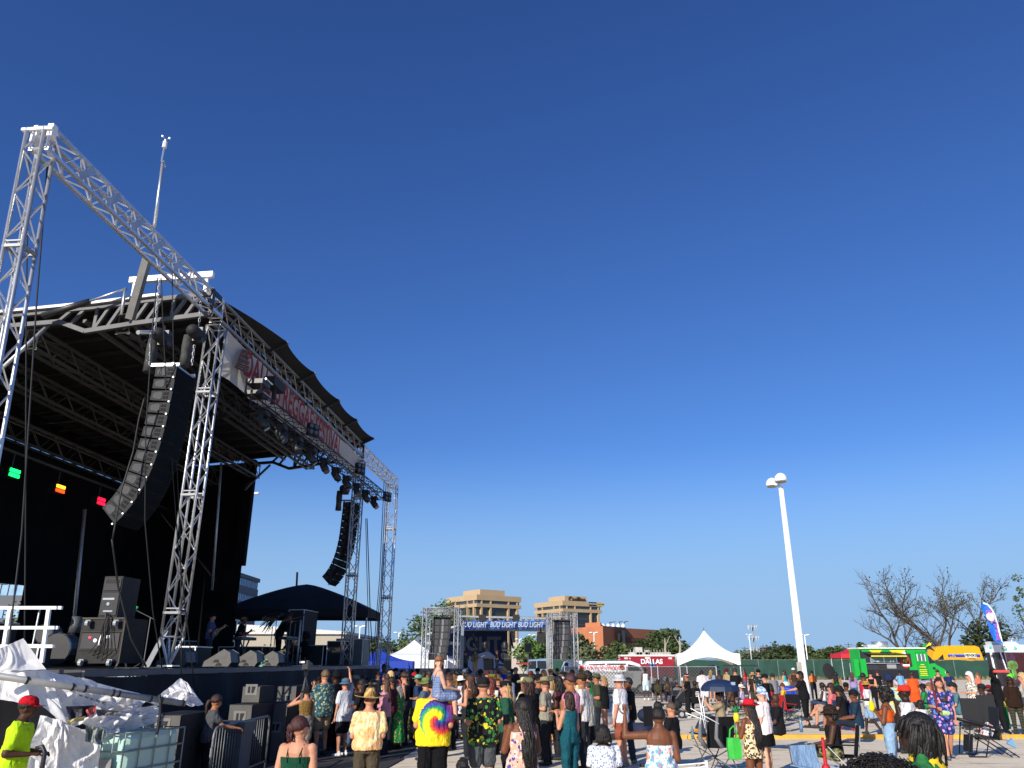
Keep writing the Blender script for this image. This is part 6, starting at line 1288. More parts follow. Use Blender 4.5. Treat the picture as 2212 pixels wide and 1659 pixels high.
p_('dreads','person with short black dreadlocks seen close from behind, yellow green scarf',1976,1537,None,Y=5.5,yaw=40,sk='k',bulk=1.1,top=('jacket','#2a6a3c'),bot=('pants','#20242a'),hair=('dreads','#0f0d0c'),head=(10,-14),vox=.009,hat=None)
D0=P['dreads']; q=MB(); q.loft([q.ring(D0['T'](V((0,-.01,z))),V((1,0,0)),V((0,1,0)),r,r*.85,20) for z,r in ((.44,.14),(.47,.12),(.50,.095),(.53,.085))],cap=False); q.build('scarf',mat('#d8b81c',.8,0,.3,24),D0['rt'],world=False,smooth=True)
q=MB(); rng=random.Random(9)
for i in range(90):
    a=rng.uniform(0,2*PI); r_=rng.uniform(.2,1); x,y=math.cos(a)*.09*r_,math.sin(a)*.11*r_-.01; z=.125-.07*r_*r_; pts=[D0['HP'](V((x,y,z)))]; L=rng.uniform(.10,.22)
    if y>.05: L*=.55
    for k in range(1,5): t=k/4; pts.append(D0['HP'](V((x*(1+.55*t),y*(1+.45*t)-.01*t,z+.02*math.sin(PI*t)-L*t*t))))
    q.path(pts,.013,6,.009)
q.build('dreadlocks',hairm('#14110f'),D0['rt'],world=False,smooth=True)
p_('curly','person with a mass of dark curly hair at the bottom edge right of center',1895,1632,None,Y=3.2,yaw=10,f=1,sk='b',top=('tee','#20242a'),bot=('pants','#20242a'),hair=('curly','#14100e'),vox=.012)
q=MB(); rng=random.Random(4); D1=P['curly']
for i in range(1100):
    d=V((rng.gauss(0,1),rng.gauss(0,1),rng.gauss(.3,1))).normalized(); c=V((d.x*.165,d.y*.155-.02,d.z*.13))*rng.uniform(.85,1.03); r_=.011; g1=d.cross(V((.3,.5,.8))).normalized(); g2=d.cross(g1); pts=[D1['HP'](c+g1*math.cos(t*1.2+i)*r_+g2*math.sin(t*1.2+i)*r_+d*.004*t) for t in range(6)]; q.path(pts,.0028,3,.002)
q.build('curls',hairm('#1a1412'),D1['rt'],world=False,smooth=True)
p_('bunkid','person with black curly hair, only the head showing at the bottom edge',1000,1638,Y=10.6,yaw=10,f=1,H=None,sk='b',top=('tee','#20242a'),bot=('pants','#20242a'),hair=('curly','#0e0b0b'),legs='sit')
p_('romper','person with long dark hair looking down in a navy romper printed with pink flamingos',2023,1463,vf=1640,yaw=168,sk='l',bulk=1.1,top=('loose',NAVYF,-.12),bot=('shorts',NAVYF),hair=('long','#2a1c16'),head=(0,-38),lean=8,arms=('down','bent'),legs='walk',shoes='#6a707c')
R1=P['romper']; q=MB(); q.ell(R1['T'](V((0,.17,.03))),(.12,.05,.06),12,7); q.build('hip_bag',mat('#a8c08a',.7,0,.3,20),R1['rt'],world=False,smooth=True)
q=R1['W'](R1['wr'][1]+V((0,.06,0))); b=MB(); b.bar(q-ZU*.1,q+V((-.03,0,.62)),.035,.035); tag(b.build('wooden_stick',mat('#6a2418',.5)),'reddish wooden stick held upright by the flamingo romper','stick')
p_('whitehair','person with white wavy hair and sunglasses in a black and white leopard blouse',2092,1450,vf=1582,yaw=78,f=1,sk='l',bulk=1.05,top=('loose',LEOW,-.2),bot=('capri','#111114'),hair=('bob','#c8c6c2'),glasses=1,arms=('bent','bent'))
p_('browntee','person in a dark brown tee and printed leggings at the right side',2179,1461,vf=1593,yaw=160,f=1,sk='d',top=('loose','#2a1a12',-.12),bot=('leggings',pat('stripe','#1a3a24','#5a4030','#101010',scale=1)),hair=('bob','#1e120c'),arms=('down','down'),shoes='#c03a30')
p_('edgeblond','person with messy blond hair and grey pants cut by the right edge',2206,1452,vf=1598,yaw=60,f=1,sk='l',top=('tank',GREYP),bot=('pants','#4a4c58'),hair=('wavy','#a88c60'),arms=('down','down'))
p_('yellowkid','child in a yellow and green vest near the right edge',2155,1479,1.35,yaw=150,sk='b',top=('long',pat('stripe','#e8d020','#e8d020','#1f8a3a',scale=.9)),bot=('pants','#1a6a34'),hair=('short','#0c0808'))
p_('toys','person in black carrying red and green beach toys on the shoulder',2144,1443,1.78,Y=26,yaw=70,sk='k',top=('long','#121216'),bot=('pants','#15151a'),hair=('short','#0c0808'),arms=('head','bent'))
c=at(2163,1450,25.6); rt=thing('beach_toys','bundle of red and lime green plastic toys carried on a shoulder','toy',c-ZU*.2); b=MB(); b.box(c,(.42,.12,.07),RA(-30)); b.build('red_toy',mat('#d02a20',.4),rt); b=MB(); b.ell(c+V((.24,0,-.14)),(.09,.07,.10),12,7); b.build('green_toy',mat('#5ad81c',.4),rt,smooth=True); b=MB(); b.path([c+V((.15,0,.05)),c+V((.24,0,.1)),c+V((.34,0,.04)),c+V((.36,0,-.12))],.012,6); b.build('green_handle',mat('#5ad84c',.4),rt)
# mid distance on the right
A_P=[('rightsit1','person in a pink top and sunglasses sitting with crossed legs in the middle right',1794,1474.6,None,27.5,60,'l',1,('tee','#c86a6c'),('shorts','#a08a7a'),('bob','#2a0e10'),None,'cross',1),
('rightsit2','person in a black hat and black tee sitting next to the pink top',1811,1478,None,26.5,62,'t',0,('tee','#15161a'),('shorts','#201c18'),('wavy','#15100c'),('bucket','#1a1c22'),'sit',0),
('greentop','person with long black hair in a green top behind the seated pink top',1804,1451.5,1.66,None,-30,'t',1,('crop','#0f8a48'),('jeans',DENK),('long','#120e0c'),None,'stand',0),
('greycapman','seated bearded person in a grey tee and dark cap',1826,1471.6,None,30,150,'b',0,('tee','#8a8a8c'),('pants','#20242a'),('buzz','#0c0808'),('cap','#1a1c20'),'sit',0),
('navysit','seated person in a navy top and cap looking up to the left',1842,1486,None,22.5,70,'b',0,('tee','#1c3044'),('pants','#1c2430'),('short','#0c0808'),('cap','#15171c'),'sit',1),
('rasta','person in a white tee and a rasta striped bucket hat with denim shorts',1869,1467,None,None,60,'k',1,('tee','#d8d8dc'),('shorts',DENL),('short','#0c0808'),('bucket',RAST),'walk',0),
('pinkback','person in a red pink tee leaning forward near the food truck',1863,1453,1.72,30,-80,'b',0,('tee','#c02c48'),('shorts','#8a8478'),('short','#0c0808'),None,'stand',0),
('blacktank','person in sunglasses and a black tank top near the food truck window',1879,1450,1.68,None,150,'l',1,('tank','#141418'),('pants','#141418'),('bob','#1c1410'),None,'stand',1),
('navyhelm','person in a navy head covering and blue tie dye shirt behind the afro',1918,1453,1.78,None,-70,'k',0,('loose',pat('soft','#2a4acc','#60c0d8','#d8c040','#6a3aa8',scale=3)),('pants','#20242a'),('short','#0c0808'),('helmet','#1c2a44'),'stand',0),
('orange','person in an off shoulder orange dress seen from behind',1968,1450,1.70,None,-20,'b',1,('tee','#d85420'),('maxi','#d8501c'),('short','#2a1812'),None,'stand',0),
('greytank','person with pulled back hair, sunglasses and a grey tank top',2024,1446,1.72,None,160,'l',1,('tank','#3c3c3c'),('jeans',DENK),('bun','#3a2418'),None,'stand',1),
('tealseat','seated person in a teal tee and dark cap behind the white haired one',2056,1471,None,28,80,'l',0,('tee','#4a7078'),('jeans',DENIM),('short','#2a1c14'),('cap','#20242c'),'sit',0),
('smallgirl','child with straight black hair, only the head showing by the red cap',1986,1512,1.2,None,10,'t',1,('tee','#e8e8e8'),('pants','#20242a'),('bob','#120e10'),None,'stand',0),
('redsit','seated person in red patterned clothes behind the leopard blouse',2118,1474,None,27,70,'d',1,('tee',pat('blob','#15151a','#b02030','#d8d8d8',scale=2)),('shorts','#3a2018'),('short','#0c0808'),('cap','#20242a'),'sit',0),
('farwalk','person in a red tee, denim shorts and blue mask by the golf cart',1607,1444,None,None,60,'l',1,('tee','#b8202c'),('shorts',DENIM),('long','#2a1c16'),None,'stand',0),
('browntop','person in a brown top standing left of the maroon head wrap',1553,1447,1.66,None,175,'k',1,('tank','#4a2c20'),('pants','#20181a'),('short','#0c0808'),None,'stand',0),
('maroonwrap','person in a maroon head wrap and tan jacket',1568,1442,None,40,-60,'l',1,('jacket','#a08c68'),('pants','#2a2c30'),('short','#3a1018'),('wrap','#5a1424'),'stand',0),
('blacktee3','person in a plain black tee with a hand over the eyes beside the golf cart',1587,1443,None,38,-10,'l',0,('tee','#121216'),('pants','#15151a'),('short','#2a1c14'),None,'stand',0),
('strawsm','person in a small straw hat and dark top right of the red tee',1625,1449,1.64,None,150,'l',1,('tee','#2a2418'),('shorts','#3a3c30'),('wavy','#3a2418'),('wide','#a8865c'),'stand',0),
('pinkgirl','child in a pale pink top holding a toy',1619,1465,1.25,None,-30,'l',1,('long','#d8a8b4'),('pants','#d8b8bc'),('long','#2a1c16'),None,'stand',0),
('graphic','person in a black graphic tee, cap and sunglasses facing the camera',1637,1443.5,None,36,172,'l',0,('tee',pat('blob','#141418','#141418','#5a8a98',scale=1)),('pants','#15151a'),('short','#2a1c14'),('cap','#15171c'),'stand',1),
('scoop','person in a black scoop neck top and dark cap facing left',1651,1453,1.70,None,75,'l',1,('tee','#101014'),('pants','#15151a'),('short','#1c1410'),('cap','#15151a'),'stand',1),
('poleman','person with a black and white cap standing at the foot of the tall lamp post',1713,1441,None,43,160,'b',0,('tank','#3a2a20'),('shorts','#4a3c30'),('short','#0c0808'),('cap','#c8c8c8'),'stand',0),
]
for k,l,u,v,H,Y,yw,sk_,f_,tp,bt_,hr,ht,lg,gl in A_P:
    kw=dict(vf=1587) if k=='rasta' else dict(vf=1501) if k=='farwalk' else {}
    p_(k,l,u,v,H,Y=Y,yaw=yw,sk=sk_,f=f_,top=tp,bot=bt_,hair=hr,hat=ht,legs=lg,glasses=gl,arms=('lap','lap') if lg in('sit','cross') else random.choice([('down','bent'),('bent','down'),('fold','fold'),('down','down')]),**kw)
# the dense crowd in the middle: (label, u, vtop, Y or None, skin, female, top, bottom, hair, hat, glasses, arms, beard)
CR=[('person in a black hoodie with a black cap behind the bucket hats',789,1456,23,'b',0,('jacket','#121014'),'#15151a',('short','#0c0808'),('cap','#141216'),0,('down','down')),
('blond person with a head scarf behind the pink jacket',844,1449,25,'p',1,('tee','#2a2c34'),'#20242a',('bob','#c0a068'),None,0,('down','bent')),
('person in a black baseball cap seen from behind below the blue canopy',856,1441,30,'l',0,('tee','#1a1c20'),'#15151a',('short','#15100c'),('cap','#101014'),0,('down','down')),
('person with tied back dark hair, glasses and a bare shoulder',878,1450,22,'l',1,('tank','#15151a'),'#20242a',('bun','#2a1810'),None,1,('bent','down')),
('person holding a phone overhead with one hand among the dark heads',893,1446,30,'b',1,('tee','#15141a'),'#15151a',('short','#0c0808'),None,0,('up','down')),
('dark bearded person left of the girl on shoulders',902,1442,32,'k',0,('tee','#101216'),'#15151a',('short','#0c0808'),('cap','#101014'),0,('down','down')),
('person in an olive wide brimmed hat behind the tie dye shirt',921,1458,19,'l',1,('long','#4a5a6a'),'#20242a',('short','#3a2c20'),('wide','#6a7a44'),0,('down','down')),
('person with brown hair and big sunglasses left of the girl',930,1448,27,'l',1,('tee','#2a2428'),'#20242a',('wavy','#2a1c14'),None,1,('down','down')),
('older person in a grey blue shirt right behind the girl',971,1444,29,'t',0,('polo','#5a7080'),'#3a3c40',('short','#3a3028'),None,1,('down','down')),
('person with a mustard long sleeve right of the girl',983,1447,27,'l',1,('long','#a87c34'),'#20242a',('bun','#15100c'),None,0,('hold','down')),
('bearded person in a black and white trucker cap behind the white sun hat',1004,1444,27,'l',0,('tee','#1c2c34'),'#20242a',('short','#4a3424'),('cap','#c8c8cc'),0,('down','down')),
('person with wavy brown hair in a rust coloured top right of the white hat',1016,1457,19,'l',1,('tank','#5a3c2c'),'#20242a',('wavy','#3a2418'),None,0,('down','down')),
('person in a black beanie and blue tee left of the yellow striped hat',1040,1444,27,'k',0,('tee','#1c2c4a'),'#20242a',('short','#0c0808'),('helmet','#15151c'),0,('down','down')),
('person in a black bucket hat with a yellow stripe and sunglasses',1067,1451,20,'l',1,('tank','#121216'),'#15151a',('short','#2a1c14'),('bucket',pat('stripe','#121214','#121214','#d8d020','#121214',scale=3.2)),1,('down','down')),
('person with curly auburn hair behind the yellow striped hat',1071,1442,31,'l',1,('tee','#2a2a30'),'#20242a',('curly','#6a3c20'),None,0,('down','down')),
('person with curly blond hair in a royal blue top',1088,1441,31,'l',1,('tee','#1c34b0'),'#20242a',('curly','#a08048'),None,0,('down','down')),
('person with dark blond hair and black cap in a green tee',1095,1465,14.8,'l',1,('tee','#24503c'),'#15151a',('long','#9a7c50'),('cap','#15161c'),0,('bent','chin')),
('person with a long grey beard and sunglasses in a black and cyan jacket',1117,1441,29,'l',0,('jacket','#121822'),'#20242a',('short','#5a5652'),None,1,('down','down')),
('person in a black cap and printed shirt behind the camouflage cap',1160,1441,30,'l',0,('tee','#20242c'),'#20242a',('short','#1a120c'),('cap','#101014'),1,('down','down')),
('bearded person in a flat black cap and charcoal tee facing left',1163,1452,19,'t',0,('tee','#2a2c30'),'#20242a',('short','#15100c'),('cap','#121214'),1,('down','down')),
('person in a beige fedora behind the white jersey',1178,1455,18,'l',0,('tee','#8a8678'),'#20242a',('short','#3a2c20'),('fedora','#8a7c60'),0,('down','down')),
('person with sandy hair and sunglasses left of the mustard cap',1177,1446,26,'l',1,('tee','#4a88a0'),'#20242a',('bob','#9a7448'),None,1,('down','down')),
('person in a mustard yellow cap above the white jersey',1192,1443,29,'l',0,('tee','#303438'),'#20242a',('short','#3a2818'),('cap','#b0802c'),0,('down','down')),
('person holding up a phone with both arms left of the white van',1202,1443,33,'l',0,('tee','#101014'),'#15151a',('short','#2a1c14'),None,0,('head','head')),
('person in a black cap with a green badge in front of the white van',1217,1449,23,'b',0,('tee','#121418'),'#15151a',('short','#0c0808'),('helmet','#141a18'),0,('down','down')),
('person in a tan bucket hat and sunglasses below the entrance banner',1256,1441.5,33,'l',0,('tee','#2a2c30'),'#20242a',('short','#2a1c14'),('bucket','#b88a3c'),1,('down','down')),
('person with dark curls and a yellow flower in a green top',1273,1448,23,'l',1,('tee','#1c8048'),'#20242a',('curly','#15100e'),None,0,('phone','down')),
('person in a dark cap behind the barricade speaker, far left of the crowd',690,1458,22,'d',0,('tee','#15161a'),'#15151a',('short','#0c0808'),('cap','#101014'),0,('down','down')),
('person with black hair low behind the beige cap',783,1466,19,'b',1,('tee','#15151a'),'#15151a',('long','#0e0a0a'),None,0,('down','down')),
('person in a maroon tee between the pink jacket and the green dress',848,1461,21,'t',0,('tee','#4a1c28'),'#20242a',('short','#15100c'),None,0,('down','down')),
('person in a charcoal hoodie behind the red white cap',870,1445,33,'d',0,('jacket','#202228'),'#20242a',('short','#0c0808'),('cap','#2a2c34'),0,('down','down')),
('person in a teal tank top behind the glasses wearer',887,1455,24,'l',1,('tank','#3a8a8c'),'#20242a',('wavy','#2a1c14'),None,0,('down','down')),
('person with a shaved head between trucker cap and olive hat',914,1449,28,'d',0,('tee','#1c1c22'),'#20242a',('buzz','#0c0808'),None,0,('down','down')),
('person with a high black bun behind the white sun hat',1010,1452,24,'d',1,('tank','#2a2c3a'),'#20242a',('topbun','#0c0808'),None,0,('down','down')),
('person in a navy cap between the white hat and the taco shirt',1026,1449,24,'l',0,('tee','#1c2c44'),'#20242a',('short','#2a1c14'),('cap','#1c2844'),0,('down','down')),
('person with a brown ponytail left of the green tee',1080,1456,21,'l',1,('tank','#c8c8c8'),'#20242a',('pony','#5a3c24'),None,0,('down','down')),
('person in a dark cap near the foot of the second stage keyboards',1105,1443,34,'k',0,('tee','#15151c'),'#15151a',('short','#0c0808'),('cap','#15151c'),0,('down','down')),
('person in a cream cowboy style hat behind the camouflage cap',1132,1456,18,'l',1,('tee','#c8b898'),'#20242a',('long','#5a3c28'),('fedora','#c8b88c'),0,('down','down')),
('person with dark braids left of the brown bob',1208,1460,19,'d',1,('tank','#4a1c2c'),'#20242a',('dreads','#0e0a0a'),None,0,('down','down')),
('person in a white visor between the pink tank and the jersey',1213,1457,20,'l',1,('tank','#c8ccd8'),'#20242a',('bob','#6a4a30'),('visor','#e0e0e0'),0,('down','down')),
('person in a grey hoodie behind the brown cap',1240,1446,26,'t',0,('jacket','#5a5c60'),'#20242a',('short','#15100c'),None,0,('down','down')),
('person in an olive cap left of the white headband',1287,1452,23,'t',0,('tee','#3c4030'),'#20242a',('short','#15100c'),('cap','#4a5034'),0,('down','down')),
('person with long red hair low between the taco shirt and the green tee',1060,1463,16,'l',1,('tank','#15151a'),'#20242a',('long','#5a2418'),None,0,('down','down')),
('person in a black tee with sunglasses behind the pointing arm',762,1447,30,'b',0,('tee','#15161a'),'#15151a',('short','#0c0808'),None,1,('down','down')),
('person with a dark green cap near the skirt of the stage',777,1449,32,'t',0,('tee','#2a3430'),'#20242a',('short','#15100c'),('cap','#1c3a2a'),0,('down','down')),
('person in a plum top with curly hair near the stage corner',797,1447,34,'d',1,('tee','#4a2a44'),'#20242a',('curly','#120c0a'),None,0,('down','down')),
('person in a faded black cap behind the visor',816,1448,30,'l',0,('tee','#3a3c40'),'#20242a',('short','#3a2818'),('cap','#2a2a2c'),0,('down','down')),
('person in a cream tee left of the blond head scarf',836,1454,24,'l',0,('tee','#c8bfa8'),'#20242a',('short','#5a4030'),None,0,('down','down')),
('person in a red bandana behind the trucker cap',897,1450,27,'t',0,('tee','#202228'),'#20242a',('short','#15100c'),('wrap','#a01c24'),0,('down','down')),
('person in a light denim shirt left of the mustard sleeve',977,1456,21,'l',1,('polo','#6a88a8'),'#20242a',('pony','#6a4a30'),None,0,('down','down')),
('person in a dark beanie in front of the left speaker tower',944,1445,34,'d',0,('jacket','#1c1e24'),'#20242a',('short','#0c0808'),('helmet','#202430'),0,('down','down')),
('person in a burgundy cap in front of the blue stage',1052,1447,30,'l',0,('tee','#5a5c64'),'#20242a',('short','#3a2818'),('cap','#5a1c28'),0,('down','down')),
('person in a white tee with brown skin left of the grey beard',1102,1452,25,'d',0,('tee','#c8c8cc'),'#20242a',('short','#0c0808'),None,0,('down','down')),
('person in a rust bucket hat behind the charcoal tee',1148,1447,31,'l',1,('tee','#3a4a5a'),'#20242a',('bob','#6a4a30'),('bucket','#8a4a2c'),0,('down','down')),
('person in a yellow tank top behind the white visor',1222,1453,24,'b',1,('tank','#c8b030'),'#20242a',('long','#120c0a'),None,0,('down','down')),
('person in a checked dark shirt behind the child on shoulders',958,1453,22,'l',0,('tee',pat('stripe','#20242c','#3a404c',scale=4)),'#20242a',('short','#15100c'),None,0,('down','down'))]
for i,(l,u,v,Y,sk_,f_,tp,bc,hr,ht,gl,ar) in enumerate(CR):
    Y=Y*1.22 if v<1447 else Y; ar=ar if ar!=('down','down') else [('down','down'),('bent','bent'),('fold','fold'),('down','bent'),('bent','down'),('down','hips')][(i*5)%6]
    P['c%d'%i]=person(l,u,v,None,Y=Y,head=(((i*53)%50)-25,((i*31)%16)-6),tilt=((i*17)%7)-3,lean=((i*29)%9)-3,yaw=70+((i*37)%40)-18,sk=sk_,f=f_,bulk=1+((i*7)%4)*.06,top=tp,bot=('pants',bc),hair=hr,hat=ht,glasses=gl,arms=ar,beard=('#8a8580',.14) if 'long grey beard' in l else (('#1a120e',0) if 'earded' in l else None),vox=.02 if Y<24 else .026)
handheld(P['c16'],1,'cup','clear plastic cup held by the person in the green tee','#c8ccd0')
EX=[('person in a grey tee standing behind the blue bin',1668,1452,34,'l',0,('tee','#7a7c80'),'shorts','#3a3c44',('short','#3a2818'),('cap','#2a2c30'),20,0),
('seated person in a red top left of the blue bin',1663,1476,33,'d',1,('tee','#a82430'),'pants','#20242a',('bob','#120c0a'),None,80,1),
('seated person in a yellow tee behind the red camping chair',1690,1475,36,'l',0,('tee','#d0b030'),'shorts','#5a5c60',('short','#3a2818'),None,70,1),
('person in an orange vest standing near the green fence',1753,1449,48,'t',0,('tank','#d8702c'),'pants','#20242a',('short','#15100c'),None,-20,0),
('seated person in a white tank top behind the pink top',1775,1474,34,'d',1,('tank','#d8d8d8'),'shorts','#2a3c58',('bun','#0e0a09'),None,60,1),
('person in a lilac tee near the left end of the food truck',1840,1452,44,'l',1,('tee','#8a7ca8'),'shorts','#3c5878',('long','#4a3020'),None,-30,0),
('person with sunglasses and a black tee at the food truck counter',1894,1448,50,'l',0,('tee','#15161a'),'shorts','#6a6450',('short','#2a1c14'),('cap','#5a1c20'),0,0),
('person in a sky blue tee by the round logo of the food truck',1942,1449,48,'b',0,('tee','#6aa0c8'),'shorts','#20242a',('buzz','#0c0808'),None,10,0),
('seated person in a green tee right of the orange dress',1992,1474,32,'d',0,('tee','#2a7a48'),'shorts','#20242a',('short','#0c0808'),('cap','#1c1c22'),60,1),
('seated person in a striped top behind the flamingo romper',2006,1474,33,'l',1,('tee',pat('stripe','#d8d8dc','#20304a',scale=5)),'shorts','#8a8478',('wavy','#6a4a30'),None,70,1),
('person in a navy polo near the front of the food truck',2046,1450,46,'t',0,('polo','#1c2c54'),'pants','#8a7c60',('short','#15100c'),None,150,0),
('person in a coral tee under the ice cream flag',2110,1452,42,'l',1,('tee','#d87058'),'shorts','#3c5878',('pony','#5a3c24'),None,30,0),
('seated person in a dark red cap behind the recliner',2134,1477,31,'b',0,('tee','#2a2c34'),'shorts','#5a5c60',('short','#0c0808'),('cap','#6a1420'),75,1),
('seated person in a white sun hat near the golf cart',1600,1475,36,'l',1,('tee','#b8a8c8'),'shorts','#8a8478',('bob','#6a4a30'),('wide','#dcd8cc'),70,1),
('seated person in a brown tee behind the dark umbrella',1577,1474,34,'d',0,('tee','#5a4030'),'shorts','#20242a',('short','#0c0808'),None,70,1),
('person in a turquoise tank top left of the lamp post',1694,1447,46,'l',1,('tank','#2a9aa0'),'shorts','#e0dcd0',('long','#2a1c14'),None,20,0),
('seated person in a grey hooded top left of the pink headband',1462,1474,42,'b',0,('jacket','#6a6c70'),'pants','#20242a',('short','#0c0808'),None,170,1),
('person in a pale blue dress at the corner of the netted fence',1535,1447,46,'l',1,('tee','#9ab8d0'),'skirt','#9ab8d0',('long','#8a6a40'),None,-10,0)]
for i,(l,u,v,Y,sk_,f_,tp,bk_,bc,hr,ht,yw,st__) in enumerate(EX):
    P['x%d'%i]=person(l,u,v,None,Y=Y,yaw=yw,sk=sk_,f=f_,top=tp,bot=(bk_,bc),hair=hr,hat=ht,legs='sit' if st__ else 'stand',arms=('lap','lap') if st__ else [('down','bent'),('hips','down'),('fold','fold')][i%3],head=(((i*53)%50)-25,((i*31)%16)-8),vox=.024)
    if st__:
        q=P['x%d'%i]['rt'].location; c=camp_chair(u,1500,yw,['dark','grey','navy','maroon'][i%4]+' camping chair under the '+l.replace('seated ','',1),['#17181c','#4a4c52','#1c2c4a','#5a1c24'][i%4],Y=q.y); c.location=(q.x,q.y,0)
# musicians on the big stage
def mus(k,l,u,vt,n_,**kw):
    q=stg(u,vt,n_); P[k]=person(l,u,vt,Y=q.y,z0=FZ+.07,grp='musicians on the big stage',**kw); return P[k]
def guitar(Pm,label,c,neck,sc=1.):
    mw=Pm['mw']; o=Pm['T'](V((.06,.16,.12))); e=Pm['T'](V((-.62,.30,.34))); W_=Pm['W']; rt=thing('electric_guitar',label,'guitar',W_(o))
    d=(W_(e)-W_(o)).normalized(); nf=(mw.to_3x3()@V((0.1,1,0))).normalized(); up=nf.cross(d).normalized(); nf=d.cross(up); b=MB(); pts=[]
    for i in range(24):
        a=2*PI*i/24; r=.19+.03*math.cos(2*a)-.035*math.exp(-((abs(math.sin(a))-1)**2)*12); pts.append(W_(o)+d*(math.cos(a)*r*1.15)+up*(math.sin(a)*r*.82)-nf*.02)
    b.prism(pts,nf*.045); b.build('guitar_body',mat(c,.3),rt); b=MB(); b.bar(W_(o)+d*.1+nf*.03,W_(e),.055,.025,nf); b.build('neck',mat(neck,.5),rt); b=MB(); b.bar(W_(e),W_(e)+d*.16,.085,.02,nf); b.build('headstock',mat(neck,.5),rt)
    b=MB(); b.box(W_(o)+nf*.03-d*.04,(.09,.06,.012),(d,up,nf)); b.build('pickguard',mat('#8a8c90',.4),rt)
m1=mus('bass','person in a light blue shirt and black cap playing a bass guitar',460,1322,2.9,yaw=-80,sk='l',top=('polo','#4c5478'),bot=('jeans',DENK),hair=('short','#1a120e'),hat=('cap','#0c0c10'),glasses=1,arms=('neckgtr','play'),head=(0,-12)); guitar(m1,'black bass guitar with a long pale neck','#101014','#a87c50')
m2=mus('gtr','person in a black tee and tan cap bent over a red guitar',520,1330,3.1,yaw=-75,sk='b',top=('tee','#0e0e12'),bot=('jeans',DENK),hair=('short','#0c0808'),hat=('cap','#7a6648'),arms=('neckgtr','play'),lean=12,head=(0,-25)); guitar(m2,'red electric guitar held by the bent player','#8a1420','#3a2418')
m3=mus('singer','singer in dark clothes swinging very long dreadlocks while holding a microphone',607,1322,2.3,yaw=-70,sk='b',top=('long','#0f0f12'),bot=('pants','#0e0e12'),hair=('dreads','#0c0a0a'),lean=24,head=(0,-10),arms=('down','chin'),legs='wide')
P['singer']['rt']['label']='person singing with very long swinging dreadlocks and a raised microphone'
q=MB(); rng=random.Random(2)
for i in range(40):
    pts=[]; e=V((rng.uniform(-.12,.12),-.45-rng.uniform(0,.35),-.25-rng.uniform(0,.45)))
    for k in range(7): t=k/6; pts.append(m3['HP'](V((rng.uniform(-.06,.06),-.06,.06)).lerp(e,t)+V((0,-.10*math.sin(PI*t),.05*math.sin(PI*t)))))
    q.path(pts,.022,5,.008)
q.build('dreadlocks',hairm('#0c0a0a'),m3['rt'],world=False,smooth=True); handheld(m3,1,'mic','black microphone in the raised hand of the singer')
mus('keys','person in black playing keyboards near the tall dark cabinet',662,1364,1.8,yaw=80,sk='b',top=('tee','#0e0e12'),bot=('pants','#0e0e12'),hair=('afro','#0a0808'),legs='sit',arms=('fwd','fwd'))
mus('tech','dark silhouette of a person seated behind the singer',628,1375,3.4,yaw=60,sk='d',top=('tee','#101014'),bot=('pants','#101014'),hair=('short','#0a0808'),legs='sit',arms=('fwd','fwd'))
# camera on a tripod in front of the stage
X_=at(663,1431,19.5).x; zc=at(663,1436,19.5).z; rt=thing('video_camera','small video camera on a black tripod above the black bucket hat','camera',(X_,19.5,0))
for k in range(3): a=k*2.09+.4; b=MB(); b.tube((X_,19.5,zc-.25),(X_+math.cos(a)*.4,19.5+math.sin(a)*.4,0),.018,n=5); b.build('leg',STEEL,rt)
b=MB(); b.box((X_,19.5,zc-.02),(.14,.34,.16)); b.box((X_+.02,19.5,zc+.08),(.05,.2,.04)); b.tube((X_,19.7,zc),(X_,19.9,zc),.05,n=10); b.tube((X_,19.5,zc-.25),(X_,19.5,zc-.1),.05,n=6); b.build('camera_body',BLKS,rt)
b=MB(); b.box((X_-.06,19.3,zc+.06),(.12,.03,.04)); b.build('monitor',WHITE,rt)
# chairs
RDF=mat('#c02028',.4)
for a in [(1471,1548-8,180,'empty dark camping chair beside the pink headband','#24262c'),(1459,1511,175,'grey camping chair at the netted fence, right of the seated pair','#2a2c34'),(1420,1513,172,'dark camping chair under the person in the olive top','#1a1c24'),(1441,1513,172,'dark camping chair under the person with two hair puffs','#1c2028'),
 (1588,1526,150,'grey high backed camping chair behind the dark umbrella','#3a3c42'),(1502,1530,20,'dark camping chair under the black tee with white writing','#20222a'),(1556,1560,80,'black camping chair with white edges under the person in tan','#1a1c20'),
 (1700,1560,200,'red camping chair in front of the blue bin','#a82428'),(1717,1556,160,'black and red camping chair beside the blue bin','#15151a'),(1676,1583,76,'black camping chair under the bald person','#15161a'),
 (1829,1580,170,'red framed camping chair with a blue patterned seat','#1c3050'),(1797,1528,60,'dark camping chair under the crossed legs of the pink top','#15161c'),(1812,1532,62,'dark camping chair under the black hat','#1c1c24'),(1845,1550,75,'navy camping chair under the person looking up','#1c3448'),
 (2057,1520,80,'dark camping chair under the teal tee','#20242c'),(2190,1540,150,'light framed camping chair at the right edge','#4a4c50'),(1440,1560,62,'black camping chair under the masked person','#15161a')]:
    u,v,yw,l,c=a; camp_chair(u,v,yw,l,c,fr=RDF if 'red framed' in l else (ALUD if 'light framed' in l else STEEL))
camp_chair(1528,1650,15,'large empty black and grey camping chair with bottles in its arms, bottom center right','#17181c',Y=17.0,k=1.15)
camp_chair(1792,1659,74,'black camping chair under the person in camouflage pants','#141519',Y=15.6,k=1.05,fr=ALUD)
camp_chair(1738,1659,200,'light blue and red camping chair at the bottom edge','#7c98b8',Y=13.0,k=.92,fr=BLKS)
